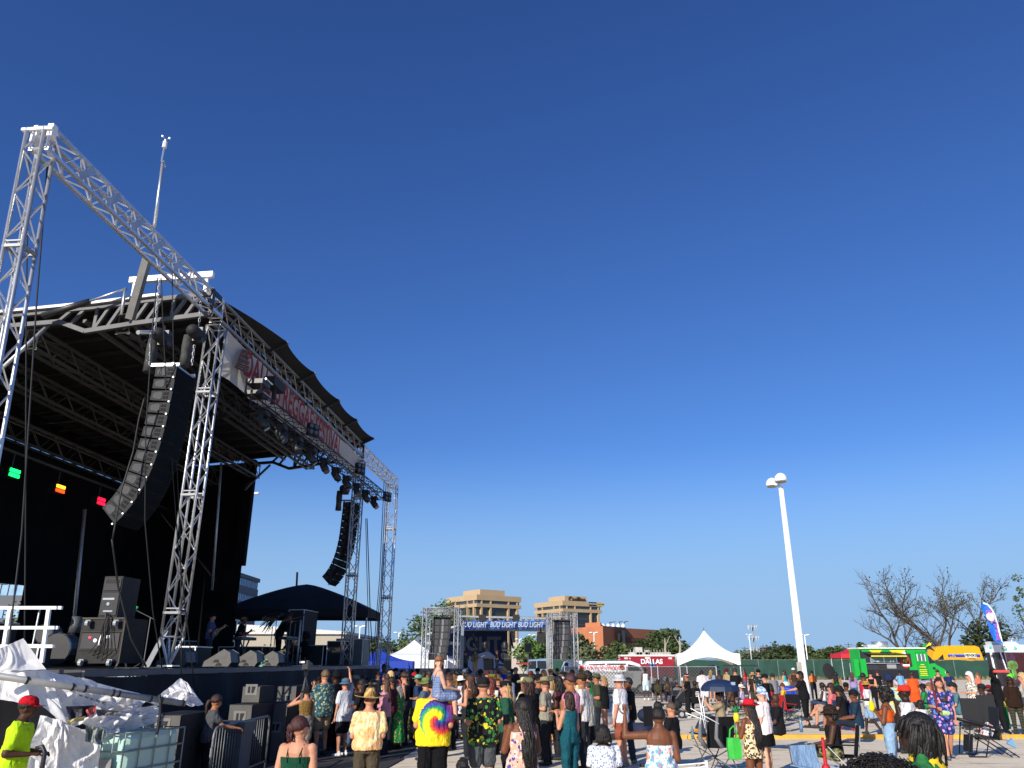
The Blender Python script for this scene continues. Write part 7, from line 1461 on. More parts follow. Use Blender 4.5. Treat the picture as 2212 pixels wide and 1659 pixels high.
b=MB(); c=V(gb(1756,12.3)); b.path([c+ZU*.3,c+ZU*.6,c+ZU*.95,c+ZU*1.02],.035,8,.02); b.cap(c+ZU*.3,c+ZU*.62,.09,.06,10); tag(b.build('red_bag',mat('#a81420',.6,0,.2,8,.5,14),smooth=True),'closed red umbrella bag standing on the light blue chair','bag')
def bottle(p,label,c='#a8c4d8'):
    m,nt,bb=base('clear_plastic',c,.1); bb.inputs['Transmission Weight'].default_value=.8; b=MB(); b.loft([b.ring(V(p)+ZU*z,V((1,0,0)),V((0,1,0)),r,r,10) for z,r in ((0,.03),(.12,.032),(.16,.03),(.2,.013),(.23,.013))]); return tag(b.build('water_bottle',m,smooth=True),label,'bottle',group='water bottles')
bottle(at(1512,1590,16.4)-ZU*.1,'clear water bottle standing on the left arm of the big empty chair'); bottle(at(1496,1584,16.5)-ZU*.1,'second water bottle at the back of the big empty chair'); bottle(at(1730,1568,14.5)-ZU*.1,'water bottle in front of the seated person in camouflage')
b=MB(); c=at(1540,1600,16.3)
for x in (-.2,.12): b.path([c+V((x,0,.42)),c+V((x-.03,-.02,.25)),c+V((x-.05,.0,.05)),c+V((x+.06,.02,-.12))],.028,8,.045)
tag(b.build('folded_chair_cloth',mat('#6a6c70',.8,0,.2,6,.4,12),smooth=True),'grey padded chair straps hanging on the big empty chair','chair cover')
# black reclining lounge chair, bottom right
def lounge():
    o=gr(2128,1634); rt=thing('lounge_chair','black folding reclining chair with metal legs, bottom right','lounge chair',o,R(0)); A_=RA(-8)
    def L(x,y,z): return o+A_[0]*x+A_[1]*y+ZU*z
    BK=mat('#101114',.55); 
    for sy in (-.28,.28):
        for a,c2 in (((-.45,sy,.02),(-.30,sy,.72)),((-.08,sy,.02),(.12,sy,.62)),((-.25,sy,.52),(.48,sy,.02)),((.10,sy,.38),(.62,sy,.02))): b=MB(); b.tube(L(*a),L(*c2),.014,n=6); b.build('leg',BK,rt,smooth=True)
        b=MB(); b.path([L(-.55,sy,.82),L(-.3,sy,.76),L(.1,sy,.66),L(.55,sy,.52)],.03,8); b.build('armrest',BK,rt,smooth=True)
        b=MB(); b.tube(L(-.45,sy,.02),L(-.08,sy,.02),.014,n=6); b.build('foot_rail',BK,rt)
    b=MB(); b.quad(L(-.28,-.26,.44),L(.30,-.26,.38),L(.30,.26,.38),L(-.28,.26,.44)); b.prism([L(-.28,-.26,.44),L(.30,-.26,.38),L(.30,.26,.38),L(-.28,.26,.44)],ZU*.01); b.build('seat',BK,rt)
    b=MB(); b.prism([L(.28,-.26,.36),L(.38,-.26,1.06),L(.38,.26,1.06),L(.28,.26,.36)],A_[0]*.012); b.build('backrest',BK,rt); b=MB(); b.prism([L(-.29,-.26,.44),L(-.36,-.26,.10),L(-.36,.26,.10),L(-.29,.26,.44)],A_[0]*.012); b.build('leg_rest',BK,rt)
    b=MB(); c=L(.1,-.1,.52); b.prism([c+V((-.15,0,-.04)),c+V((.05,-.02,.22)),c+V((.22,0,.1)),c+V((.1,0,-.1))],V((.02,.1,0))); tag(b.build('plastic_bag',pat('blob','#d8d8dc','#c02030','#303438',scale=2)),'crumpled white and red plastic bag lying on the black reclining chair','bag')
    b=MB(); c=L(.42,-.28,.30); b.prism([c,c+V((.14,0,.12)),c+V((.2,0,-.1))],V((0,.06,0))); tag(b.build('blue_cloth',mat('#6a94b8',.8)),'small blue cloth hanging on the black reclining chair','cloth')
lounge()
def lounge2():
    o=gr(2118,1600); rt=thing('lounge_chair','tall backed black chair standing behind the black recliner','lounge chair',o); BK=mat('#121317',.6); b=MB(); b.box(o+V((-.1,0,.72)),(.5,.05,.75),RA(-10)); b.build('backrest',BK,rt); b=MB(); b.box(o+V((.38,.05,.68)),(.46,.05,1.0),RA(-10)); b.build('side_panel',BK,rt); b=MB(); b.box(o+V((.0,-.2,.38)),(.8,.5,.05),RA(-10)); b.build('seat',BK,rt)
    for x in (-.35,.6):
        for y in (-.3,.15): b=MB(); b.tube(o+V((x,y,0)),o+V((x*.8,y,.4)),.014,n=5); b.build('leg',ALUD,rt)
lounge2()
# ================= second stage =================
st2=thing('second_stage','small blue bannered concert stage with a silver front truss','stage',at(1090,1431,62)-ZU*1.98)
Y2=60.; U=lambda u,Y=Y2: at(u,1431,Y).x; Z=lambda v,Y=Y2: at(1106,v,Y).z
b=MB(); b.bx((U(990),Y2,0),(U(1190),Y2+7,1.15)); b.build('platform',BLK,st2)
truss((U(989),Y2-.2,Z(1337)),(U(1191),Y2-.2,Z(1341)),.4,.36,(0,1,0),ZU,st2,mat((.35,.36,.37),.5,.5),.06,.03,.45)
b=MB(); b.bar((U(989),Y2-.45,Z(1332)),(U(1191),Y2-.45,Z(1337)),.08,.12); b.build('front_beam',mat('#8d9396',.5),st2)
for u in (997,1185): b=MB(); b.bx((U(u)-.14,Y2-.3,0),(U(u)+.14,Y2,Z(1340))); b.build('post',mat('#7d858c',.5,.3),st2)
SKB=mat('#2a5494',.7,0,.12,.8); SKB2=mat('#142a54',.8,0,.1,.5)
b=MB(); n=40; rows=[]
for i in range(n+1):
    t=i/n; x=U(1001)+(U(1179)-U(1001))*t; w_=.12*math.sin(i*.9)+.06*math.sin(i*2.1); rows.append([V((x,Y2-.5+w_*.3,Z(1341.5))),V((x,Y2-.55+w_,Z(1350))),V((x,Y2-.5-w_,Z(1360+1.2*math.sin(i*.5)+(-3 if t>.93 else 0))))])
for i in range(n):
    for j in (0,1): b.quad(rows[i][j],rows[i+1][j],rows[i+1][j+1],rows[i][j+1])
bn=b.build('front_banner',SKB,st2,smooth=True,recalc=False)
for u,t in ((1023,'BUD LIGHT'),(1085,'BUD LIGHT'),(1145,'BUD LIGHT')): text(t,.52,(U(u+2),Y2-.95,Z(1351)),(1,0,-.015),ZU,mat('#a4acb8'),'lettering',bn,.01,shear=.2,bold=.01,fit=56/1766*60)
b=MB(); b.bx((U(930,66),66.5,1),(U(1096,66),66.7,Z(1362,66))); bd=b.build('backdrop',SKB2,st2)
text('BUD LIGHT',1.45,(U(989,66),66.4,Z(1392,66)),(1,0,0),ZU,mat('#5c6474',.8),'lettering',bd,.01,bold=.06,fit=186/1766*66)
b=MB(); b.prism([V((U(990),Y2+.2,Z(1343))),V((U(1190),Y2+.2,Z(1346))),V((U(1190),Y2+.2,Z(1348))),V((U(990),Y2+.2,Z(1346)))],(0,6.5,-.3)); b.build('roof_panel',mat('#c0c4c6',.6),st2)
b=MB(); b.bx((U(920,65),64.8,3.4),(U(992,65),65.2,3.6)); b.prism([V((U(922,64),63,Z(1369,64))),V((U(991,64),63,Z(1350,64))),V((U(991,64),63,Z(1354,64))),V((U(922,64),63,Z(1373,64)))],(0,3,0)); b.build('side_panel',mat('#a9adb0',.6),st2)
for u0,u1 in ((1016,1026),(1102,1108)): b=MB(); b.bar((U(u0),Y2+2,Z(1366)),(U(u1),Y2+4,Z(1396)),.12,.12); b.build('roof_arm',BLKS,st2)
b=MB()
for u in (1041,1115): b.box((U(u),Y2-.4,Z(1336)),(.5,.3,.5))
b.build('winch',BLK,st2)
TW=mat((.42,.43,.44),.5,.5,.15,3)
# speaker towers of the second stage
def goal(us,Yf,Yb,vt,label,arr,al,vb=1446):
    rt=thing('speaker_tower',label,'truss tower',(U((us[0]+us[1])/2,Yf),Yf,0),group='box truss speaker towers of the second stage')
    for Yk,du in ((Yf,0),(Yb,0)):
        x0,x1=U(us[0],Yf),U(us[1],Yf); zt=Z(vt,Yf)
        for x in (x0,x1): truss((x,Yk,0),(x,Yk,zt),.28,.28,(1,0,0),(0,1,0),rt,TW,.03,.015,.45,n=4)
        truss((x0,Yk,zt-.15),(x1,Yk,zt-.15),.28,.28,(0,1,0),ZU,rt,TW,.03,.015,.45,n=4)
    truss((x0,Yf,zt-.15),(x0,Yb,zt-.15),.28,.28,(1,0,0),ZU,rt,TW,.03,.015,.45,n=4)
    a0,a1,v0,v1,k=arr; Ya=(Yf+Yb)/2; ra=thing('line_array',al,'speaker array',(U((a0+a1)/2,Ya),Ya,Z(v1,Ya)),group='hanging speaker blocks of the second stage')
    z0,z1=Z(v0,Ya),Z(v1,Ya); h=(z0-z1)/k
    for i in range(k):
        tl=.02*i*i*.12; c=V((U((a0+a1)/2,Ya)-.03*i*i*.3,Ya-.2,z0-h*(i+.5))); w_=U(a1,Ya)-U(a0,Ya); b=MB(); b.box(c,(w_,.7,h*.96)); bo=b.build('speaker_box',BLKS,ra)
        b=MB(); b.box(c+V((w_*.09,-.36,0)),(w_*.14,.03,h*.9)); b.box(c+V((-w_*.48,-.36,0)),(.05,.03,h*.8)); b.build('horn',mat((.16,.16,.17),.5),bo)
        for e in (-1,1): b=MB(); b.box(c+V((w_*(.27*e-.0 if e>0 else -.22),-.37,0)),(w_*.26,.01,h*.86)); b.build('grille',mat((.035,.035,.04),.6),bo)
    b=MB(); b.tube(V((U((a0+a1)/2,Ya),Ya,z0)),V((U((a0+a1)/2,Ya),Ya,zt-.2)),.06,n=5); b.box(V((U((a0+a1)/2,Ya),Ya,z0+.08)),(1.2,.3,.14)); b.build('hanger',BLK,ra)
goal((914,984),56,58.5,1313,'left box truss tower of the second stage',(933,972,1337,1426,6),'six box speaker column left of the blue stage')
goal((1189,1245),56,58.5,1324,'right box truss tower of the second stage',(1198,1233,1344,1425,6),'six box speaker column right of the blue stage')
def blk(name,u0,u1,v0,v1,Y,d,label,cat,m,extra=None,grp=None):
    rt=thing(name,label,cat,(U((u0+u1)/2,Y),Y,Z(v1,Y)),group=grp); b=MB(); b.bx((U(u0,Y),Y,Z(v1,Y)),(U(u1,Y),Y+d,Z(v0,Y))); b.build('cabinet',m,rt)
    b=MB(); w_=U(u1,Y)-U(u0,Y); h=Z(v0,Y)-Z(v1,Y); b.box((U((u0+u1)/2,Y),Y-.02,(Z(v0,Y)+Z(v1,Y))/2),(w_*.86,.03,h*.8)); b.build('grille',GRILL if extra is None else extra,rt); return rt
blk('stage_speaker',1044,1066,1420,1450,60.5,.8,'black speaker at the center of the second stage','speaker',BLK); blk('stage_speaker',1088,1104,1424,1450,61,.8,'black cabinet below the amplifier on the second stage','speaker',BLK)
blk('amplifier',1082,1098,1411,1423,61,.6,'silver edged amplifier on the second stage','amplifier',mat('#6a7078'),BLK); blk('pole_speaker',1133,1149,1388,1410,59,.4,'black speaker on a pole beside the keyboards','speaker',BLK)
b=MB(); b.tube((U(1141,59),59.2,0),(U(1141,59),59.2,Z(1410,59)),.04,n=5); tag(b.build('speaker_pole',STEEL),'thin pole under the speaker beside the keyboards','pole')
rt=thing('keyboard','red and black keyboards on a crossed stand at the second stage','keyboard',(U(1131,59.5),59.5,1))
for v,c,w_ in ((1422,'#15151a',32),(1433.5,'#8a1828',32)): b=MB(); b.box((U(1131,59.5),59.5,Z(v,59.5)),(w_/1766*60,.35,.13)); b.build('body',mat(c,.5),rt)
for e in (-1,1): b=MB(); b.bar((U(1131+12*e,59.5),59.5,Z(1434,59.5)),(U(1131-9*e,59.5),59.5,.9),.06,.04); b.build('leg',BLKS,rt)
for u,l in ((1048,'black moving head light on a lattice pole, left one on the second stage'),(1090.5,'black moving head light above the amplifier on the second stage')):
    rt=thing('moving_head_light',l,'stage light',(U(u,60.8),60.8,Z(1402,60.8)),group='moving heads on the second stage'); c=V((U(u,60.8),60.8,Z(1394,60.8))); b=MB(); b.cap(c-ZU*.12,c+ZU*.12,.2,.17,10); b.build('head',BLKS,rt,smooth=True); b=MB(); b.box(c-ZU*.35,(.4,.35,.15)); b.box(c+V((-.22,0,-.1)),(.05,.12,.45)); b.box(c+V((.22,0,-.1)),(.05,.12,.45)); b.build('yoke',BLK,rt)
b=MB(); b.box((U(1169,60),60,Z(1377,60)),(.55,.4,.75)); b.tube((U(1169,60),60,Z(1366,60)),(U(1169,60),60,Z(1346,60)),.04,n=5); tag(b.build('hanging_light',BLK),'black light hanging from the right end of the front truss','stage light')
for k,(u,v,l,tp,bc,ht,ps) in enumerate([(1006,1406,'person in a dark patterned shirt at the left post of the second stage',('tee','#2c3c40'),'#15181c',('cap','#15151a'),('play','neckgtr')),(1027,1404,'guitarist in a camouflage tee and khaki trousers on the second stage',('tee',CAMO),'#8a7a5c',None,('play','neckgtr')),(1074,1403,'person in a tan cap and dark overalls on the second stage',('tee','#1a2438'),'#1a2438',('cap','#6a5a44'),('bent','bent'))]):
    q_=person(l,u,v,None,Y=60.3+.2*k,z0=1.15,yaw=[200,170,100][k],sk='t',top=tp,bot=('pants',bc),hair=('short','#15100c'),hat=ht,arms=ps,grp='musicians on the second stage',vox=.026)
    if k==1: guitar(q_,'dark electric guitar on the second stage','#3a2a24','#5a4030')
# ================= vehicles =================
def wheel(b_parent,c,r,w_,ax=(1,0,0)):
    ax=V(ax); b=MB(); b.tube(c-ax*w_/2,c+ax*w_/2,r,n=18); wl=b.build('wheel',RUB,b_parent); b=MB(); b.tube(c-ax*(w_/2+.01),c+ax*(w_/2+.01),r*.55,n=12); b.build('rim',ALUD,wl)
def vehicle(name,label,cat,o,L,W_,H,prof,m,rz=0,glass=(),wheels=(),wr=.36,grp=None):
    """prof: side outline (x along length, z); extruded across W_; local +x = front"""
    A=RA(rz); rt=thing(name,label,cat,o,group=grp); P_=lambda x,y,z: V(o)+A[0]*x+A[1]*y+ZU*z
    b=MB(); n=len(prof); ys=[(-W_/2,.93),(-W_/2+.12,1.),(W_/2-.12,1.),(W_/2,.93)]; cz=sum(z for _,z in prof)/n
    b.loft([[P_(x*(1 if k==1 else .985),y,cz+(z-cz)*k) for x,z in prof] for y,k in ys]); bd=b.build('body',m,rt)
    for g in glass:
        b=MB(); b.prism([P_(x,-W_/2-.015,z) for x,z in g],A[1]*.03); b.build('window',mat((.02,.025,.03),.1),rt)
    for x in wheels:
        for y in (-W_/2+.1,W_/2-.1): wheel(rt,P_(x,y,wr),wr,.24,A[1])
    return rt,P_,A
# green food truck
YF=78.; xl,xr=at(1840,1431,YF).x,at(2044,1431,YF).x; L_=xr-xl; px=lambda u: at(u,1431,YF).x-at(1942,1431,YF).x; pz=lambda v: at(1106,v,YF).z
oF=V((at(1942,1431,YF).x,YF+1.2,0)); GR=mat('#10a038',.45,0,.06,1); DG=mat('#2c2c34',.5,0,.1,1)
ft,PF,AF=vehicle('food_truck','green and black food truck with an open serving window and black awning roof','food truck',oF,L_,2.4,3.2,[(px(1859),.5),(px(1859),pz(1401)),(px(2003),pz(1402)),(px(2012),pz(1420)),(px(2022),pz(1435)),(px(2040),pz(1447)),(px(2043),pz(1458)),(px(2042),.55)],GR,0,[[(px(2006),pz(1415)),(px(2011),pz(1419)),(px(2020),pz(1432)),(px(2007),pz(1434))]],(px(1912),px(2022)),.5)
f=-1.24
def face(name,u0,u1,v0,v1,m,d=.02,par=ft): b=MB(); b.bx((at(u0,1431,YF).x,oF.y-1.22-d,pz(v1)),(at(u1,1431,YF).x,oF.y-1.2,pz(v0))); return b.build(name,m,par)
face('rear_wall_trim',1860,1864,1404,1424,BLKS,.02); pw=face('dark_panel',1864,1950,1404,1447,DG,.03); face('dark_splash',1950,1962,1407,1447,BLKS,.03); face('dark_splash',1962,1969,1412,1440,BLKS,.03); face('lower_panel',1864,1980,1447.5,1466,mat('#35353c',.35,.6,.2,8,.5,30),.035)
face('green_stripe',1864,1950,1404,1408,GR,.05)
for u0,u1 in ((1880,1908),(1924,1960)): b=MB(); z0,z1=pz(1412),pz(1404.5); y=oF.y-1.28; b.prism([V((at(u0,1431,YF).x,y,z1)),V((at(u1,1431,YF).x,y,z1)),V((at(u1-8,1431,YF).x,y,z0)),V((at(u0+9,1431,YF).x,y,z0))],(0,.03,0)); b.build('yellow_stripe',mat('#e8cc18',.5),ft)
wn=face('serving_window',1881,1937,1420,1431,mat('#6f8488',.2),.05); face('window_frame',1880,1882,1419,1432,ALU,.07,wn); face('window_frame',1908,1911,1419,1432,ALU,.07,wn); face('window_frame',1936,1938,1419,1432,ALU,.07,wn)
for i,u in enumerate((1893,1896,1922,1928)): face('tub',u,u+2.5,1426,1431,WHITE,.08,wn)
face('menu_board',1896,1912,1434,1444,BLKS,.06); face('menu_board',1914,1934,1434,1444,mat('#8d9094'),.06); face('counter_shelf',1868,1941,1432,1433.5,ALUD,.25)
b=MB(); y=oF.y-1.25; b.prism([V((at(1866,1431,YF).x,y,pz(1411))),V((at(1938,1431,YF).x,y,pz(1411))),V((at(1950,1431,YF).x,y-1.1,pz(1416))),V((at(1878,1431,YF).x,y-1.1,pz(1415)))],ZU*.08); b.build('awning',BLKS,ft); b=MB(); b.bx((at(1872,1431,YF).x,y-1.15,pz(1419)),(at(1948,1431,YF).x,y-1.1,pz(1416))); b.build('awning_fringe',pat('stripe','#d8c020','#2a8a3a','#e8d848',scale=3),ft)
b=MB(); c=V((at(1955.5,1431,YF).x,oF.y-1.27,pz(1428))); b.prism([c+V((math.cos(2*PI*i/24)*.44,0,math.sin(2*PI*i/24)*.62)) for i in range(24)],(0,.05,0)); lg=b.build('round_logo',mat('#c8281c',.5),ft)
b=MB(); b.prism([c+V((math.cos(2*PI*i/24)*.37,-.02,.08+math.sin(2*PI*i/24)*.44)) for i in range(24)],(0,.02,0)); b.build('logo_disc',BLKS,lg)
b=MB(); b.box(c+V((0,-.04,-.38)),(.64,.02,.17)); b.build('logo_banner',WHITE,lg); b=MB()
for k in range(6): b.box(c+V((-.22+.09*k,-.04,.02+.09*math.sin(k*1.7))),(.06,.02,.26),(V((1,0,0)),V((0,1,0)),V((.2*math.sin(k),0,1)).normalized()))
b.build('logo_pattern',mat('#e0a81c',.5),lg); b=MB(); b.ell(c+V((0,-.03,.72)),(.2,.05,.14),10,5); b.build('logo_pattern',mat('#c8ccd0'),lg)
dr=face('cab_door',1980,2003,1407,1466,mat('#0f8f34',.45),.03); face('door_window',1983,1999,1414,1427,mat('#56666a',.1),.05,dr); face('window_frame',1982,1983.5,1413,1428,WHITE,.06,dr); face('window_frame',1990.5,1992,1413,1428,WHITE,.06,dr); face('window_frame',1998.5,2000,1413,1428,WHITE,.06,dr)
for v,w_ in ((1435,8),(1440,14),(1446,16),(1450,16),(1454,15),(1458,17)): face('door_lettering',1991-w_/2,1991+w_/2,v,v+1.4,mat('#e8d020'),.05,dr)
for u0,u1,v0,v1 in ((1842,1852,1424,1460),(1856,1868,1423,1462)): b=MB(); b.bx((at(u0,1431,YF).x,oF.y-1.5,pz(v1)),(at(u1,1431,YF).x,oF.y-1.42,pz(v0))); b.build('open_door_panel',GR,ft)
face('headlight',2038,2042,1451,1455,WHITE,.03); face('vent',2013,2018,1441,1446,BLKS,.04)
b=MB(); b.bx((at(1858,1431,YF).x,oF.y-1.3,pz(1401)-.02),(at(2004,1431,YF).x,oF.y+1.25,pz(1401)+.10)); b.build('roof_edge',mat('#d8d8cc'),ft)
b=MB(); b.loft([[V((x,y,z)) for x,y in ((at(1892-4*k,1431,YF).x,YF+1),(at(1914,1431,YF).x,YF+1),(at(1914,1431,YF).x,YF+2),(at(1892-4*k,1431,YF).x,YF+2))] for z,k in ((pz(1401)+.1,0),(pz(1393),1),(pz(1392),.2))]); b.build('roof_air_conditioner',mat('#b8bcc0'),ft)
b=MB(); b.tube(V((at(1923,1431,YF).x,YF+1.6,pz(1400))),V((at(1923,1431,YF).x,YF+1.6,pz(1385))),.75,n=14); b.tube(V((at(1923,1431,YF).x,YF+1.6,pz(1387))),V((at(1923,1431,YF).x,YF+1.6,pz(1386))),.82,n=14); b.build('exhaust_drum',ALU,ft,smooth=True)
# jamaican style flag on the cab
b=MB(); c=V((at(2005,1431,YF).x,YF,pz(1401))); b.tube(c,c+ZU*.7,.02,n=5); fg=tag(b.build('flag_pole',STEEL),'short pole with a black green and yellow flag on the food truck cab','flag')
for m_,pts in ((mat('#e8cc18'),((0,.2),(.55,.95),(.8,.7),(.3,.1))),(mat('#0f8f34'),((-.5,.4),(.0,.75),(.35,.75),(.0,.2))),(BLK,((-.1,.1),(.5,.5),(1.15,-.5),(.7,-.2)))): b=MB(); b.prism([c+V((x*1.3,-.05,z)) for x,z in pts],(0,.04,0)); b.v=[c+(p-c)*.6 for p in b.v]; b.build('flag_cloth',m_,fg)
b=MB(); c=V((at(1979,1431,70).x,70,.05))
for k in range(9): b.ell(c+V((random.uniform(-1.8,1.8),0,.2+random.uniform(0,.25))),(.7,.5,.3),8,5)
b=b.build('patterned_cover',pat('soft','#a888a8','#6a88a8','#d8a8a8','#484868',scale=1.),smooth=True); tag(b,'pink and blue patterned cover spread in front of the food truck','cover')
# yellow rental van behind the fence
YV=112.; q=lambda u: at(u,1431,YV).x-at(2064,1431,YV).x; qz=lambda v: at(1106,v,YV).z; oV=V((at(2064,1431,YV).x,YV,0)); YE=mat('#f0a810',.4,0,.04,1)
rv,PV,AV=vehicle('rental_van','bright yellow high roof van parked behind the green fence','van',oV,7,2.2,3.2,[(q(2117),.5),(q(2117),qz(1424)),(q(2112),qz(1398)),(q(2104),qz(1395)),(q(2040),qz(1395)),(q(2020),qz(1399)),(q(2008),qz(1420)),(q(1996),qz(1432)),(q(1994),.5)],YE,0,[[(q(2018),qz(1424)),(q(2031),qz(1413)),(q(2031),qz(1426)),(q(2012),qz(1427))]],(q(2012),q(2100)),.4)
def vf(name,u0,u1,v0,v1,m,d=.02,par=rv): b=MB(); b.bx((oV.x+q(u0),YV-1.1-d-.02,qz(v1)),(oV.x+q(u1),YV-1.1,qz(v0))); return b.build(name,m,par)
st_=vf('stripe',2041,2110,1413,1419.5,mat('#2a3aa0',.5)); vf('stripe_edge',2041,2110,1413,1415,mat('#7a84c8'),.03,st_); pl=vf('name_plate',2077,2102,1411.5,1420.5,WHITE,.05); text('PENSKE',.46,(oV.x+q(2089.5),YV-1.20,qz(1416)),(1,0,0),ZU,mat('#14141c'),'lettering',pl,.01,shear=.2,bold=.012); text('Truck Rental',.18,(oV.x+q(2091),YV-1.16,qz(1422.5)),(1,0,0),ZU,mat('#4a3010'),'lettering',rv,.01)
text('Van',.2,(oV.x+q(2052),YV-1.18,qz(1415)),(1,0,0),ZU,WHITE,'lettering',st_,.01); text('On the Way',.16,(oV.x+q(2051),YV-1.18,qz(1418)),(1,0,0),ZU,WHITE,'lettering',st_,.01)
# ambulance
YA=88.; a=lambda u: at(u,1431,YA).x-at(1395,1431,YA).x; az=lambda v: at(1106,v,YA).z; oA=V((at(1395,1431,YA).x,YA,0)); RDM=mat('#8a1026',.4,0,.05,1)
am,PA_,AA=vehicle('ambulance','dark red fire department ambulance with a white roof behind the fence','ambulance',oA,6,2.3,2.9,[(a(1452),.5),(a(1452),az(1418)),(a(1344),az(1418)),(a(1340),az(1424)),(a(1334),az(1432)),(a(1330),az(1445)),(a(1330),.5)],RDM,0,[],(a(1345),a(1430)),.42)
def af(name,u0,u1,v0,v1,m,d=.02,par=am): b=MB(); b.bx((oA.x+a(u0),YA-1.15-d-.02,az(v1)),(oA.x+a(u1),YA-1.15,az(v0))); return b.build(name,m,par)
b=MB(); b.bx((oA.x+a(1339),YA-1.2,az(1418)),(oA.x+a(1453),YA+1.2,az(1414.5))); b.build('roof',mat('#d8d0c8'),am)
for u0,u1,v0,v1 in ((1346,1353,1420,1424),(1356,1359,1421,1424),(1390,1401,1419,1424),(1440,1447.5,1420,1424)): af('warning_light',u0,u1,v0,v1,mat('#c8b8b8',.3))
for u0,u1,v0,v1 in ((1333,1337,1420,1422),(1333,1337,1424,1426)): af('warning_light',u0,u1,v0,v1,mat('#e08090',.3))
text('DALLAS',.66,(oA.x+a(1403.5),YA-1.24,az(1429.5)),(1,0,0),ZU,WHITE,'lettering',am,.02,bold=.02)
b=MB(); c=V((oA.x+a(1404.5),YA-1.24,az(1437.5)))
for k in range(3): b.box(c,(.16,.04,.75),(V((math.cos(k*PI/3),0,math.sin(k*PI/3))),V((0,1,0)),V((-math.sin(k*PI/3),0,math.cos(k*PI/3)))))
b.build('medical_star',mat('#3a62a8'),am)
b=MB(); 
for u0,u1,v0 in ((1361,1450,1409),(1374,1389,1398),(1394,1405,1404)): b.bx((at(u0,1431,98).x,98,0),(at(u1,1431,98).x,99.5,at(1106,v0,98).z))
for k in range(14): b.box((at(1363+k*6.4,1431,98).x,97.98,at(1106,1412,98).z),(.05,.05,.9))
tag(b.build('stone_blocks',mat('#b0aba4',.9,0,.25,.8)),'stacked pale concrete blocks behind the ambulance','blocks')
# white vans and a grey-blue jeep
def simple(u0,u1,v0,Yk,label,name,cat,m,prof,gl,grp=None,rev=False):
    o=V((at((u0+u1)/2,1431,Yk).x,Yk,0)); L=(at(u1,1431,Yk).x-at(u0,1431,Yk).x); H=at(1106,v0,Yk).z; s=-1 if rev else 1
    return vehicle(name,label,cat,o,L,1.9,H,[(s*x*L/2,z*H) for x,z in prof],m,0,[[(s*x*L/2,z*H) for x,z in g] for g in gl],(-.62*L/2,.62*L/2),.34,grp)
VP=[(-1,.18),(-1,.9),(-.93,.99),(.35,1),(.62,.9),(.8,.58),(1,.48),(1,.18)]
simple(1211,1256,1427,72,'white van partly hidden behind the chain link fence, nearest the stage','van','van',WHITE,[(-1,.2),(-.97,.62),(-.62,.96),(-.3,1),(1,1),(1,.2)],[[(-.93,.62),(-.6,.92),(-.35,.92),(-.35,.62)]],'white vans behind the fence')
simple(1262,1405,1427.5,57,'long white passenger van behind the private entrance banner','van','van',WHITE,VP,[[(-.9,.7),(-.9,.9),(-.42,.92),(-.42,.7)],[(-.36,.7),(-.36,.92),(.2,.92),(.2,.7)],[(.26,.7),(.26,.9),(.52,.85),(.66,.7)]],'white vans behind the fence')
simple(1138,1184,1422,80,'grey blue jeep like car behind the second stage keyboards','car','car',mat('#7890a8',.4),[(-1,.2),(-1,.55),(-.9,.95),(.9,1),(1,.55),(1,.2)],[[(-.85,.6),(-.8,.88),(-.15,.9),(-.15,.6)],[(-.05,.6),(-.05,.9),(.75,.9),(.85,.6)]])
# golf cart, dark roof
Yc=49.; rt=thing('golf_cart','dark roofed golf cart parked behind the walkers','golf cart',gb(1597,Yc)); g=lambda u: at(u,1431,Yc).x
b=MB(); b.bx((g(1566),Yc-.7,at(1106,1439,Yc).z),(g(1629),Yc+.7,at(1106,1436.4,Yc).z)); b.build('roof',BLKS,rt); b=MB(); b.bx((g(1570),Yc-.6,.3),(g(1622),Yc+.6,.75)); b.bx((g(1585),Yc-.55,.75),(g(1596),Yc+.55,1.2)); b.build('body',BLK,rt)
for u in (1572,1598,1624): b=MB(); b.tube((g(u),Yc-.6,.7),(g(u-1),Yc-.6,at(1106,1438,Yc).z),.03,n=5); b.build('roof_post',STEEL,rt)
for u in (1577,1616): wheel(rt,V((g(u),Yc-.55,.24)),.24,.2,(0,1,0))
# pink purple truck, right edge
YK=56.; k_=lambda u: at(u,1431,YK).x; kz=lambda v: at(1106,v,YK).z
rt=thing('dessert_truck','white roofed food truck with dark purple painted side at the right edge','food truck',(k_(2180),YK,0)); PUR=pat('soft','#20141f','#4a2a44','#2a1a28','#3c2236',scale=.35)
b=MB(); b.bx((k_(2165),YK,.5),(k_(2270),YK+1.7,kz(1409))); b.build('body',PUR,rt); b=MB(); b.bx((k_(2164),YK-.05,kz(1409)),(k_(2270),YK+1.7,kz(1394))); b.bx((k_(2163.4),YK-.1,kz(1395)),(k_(2270),YK+1.75,kz(1393))); b.build('roof_band',WHITE,rt)
b=MB(); b.bx((k_(2165)-.03,YK+.2,.6),(k_(2165)-.001,YK+1.6,kz(1411))); b.build('rear_opening',BLKS,rt); b=MB(); b.bar((k_(2165)-.06,YK+1.0,kz(1400)),(k_(2165)-.06,YK+.9,.6),.12,.1); b.bar((k_(2165),YK-.02,kz(1408)),(k_(2171),YK-.02,kz(1450)),.05,.06); b.build('frame_bar',WHITE,rt)
b=MB()
for u,v in ((2173,1399),(2176,1402),(2197,1400),(2144,1399)): b.ell((k_(u),YK-.12,kz(v)),(.12,.02,.12),8,5)
b.build('painted_dots',mat('#5ab8a8',.6,0,.8,5),rt); b=MB(); b.ell((k_(2174),YK-.12,kz(1397.5)),(.1,.02,.08),8,5); b.ell((k_(2171),YK-.12,kz(1402)),(.08,.02,.08),8,5); b.build('painted_dots',mat('#b83048'),rt)
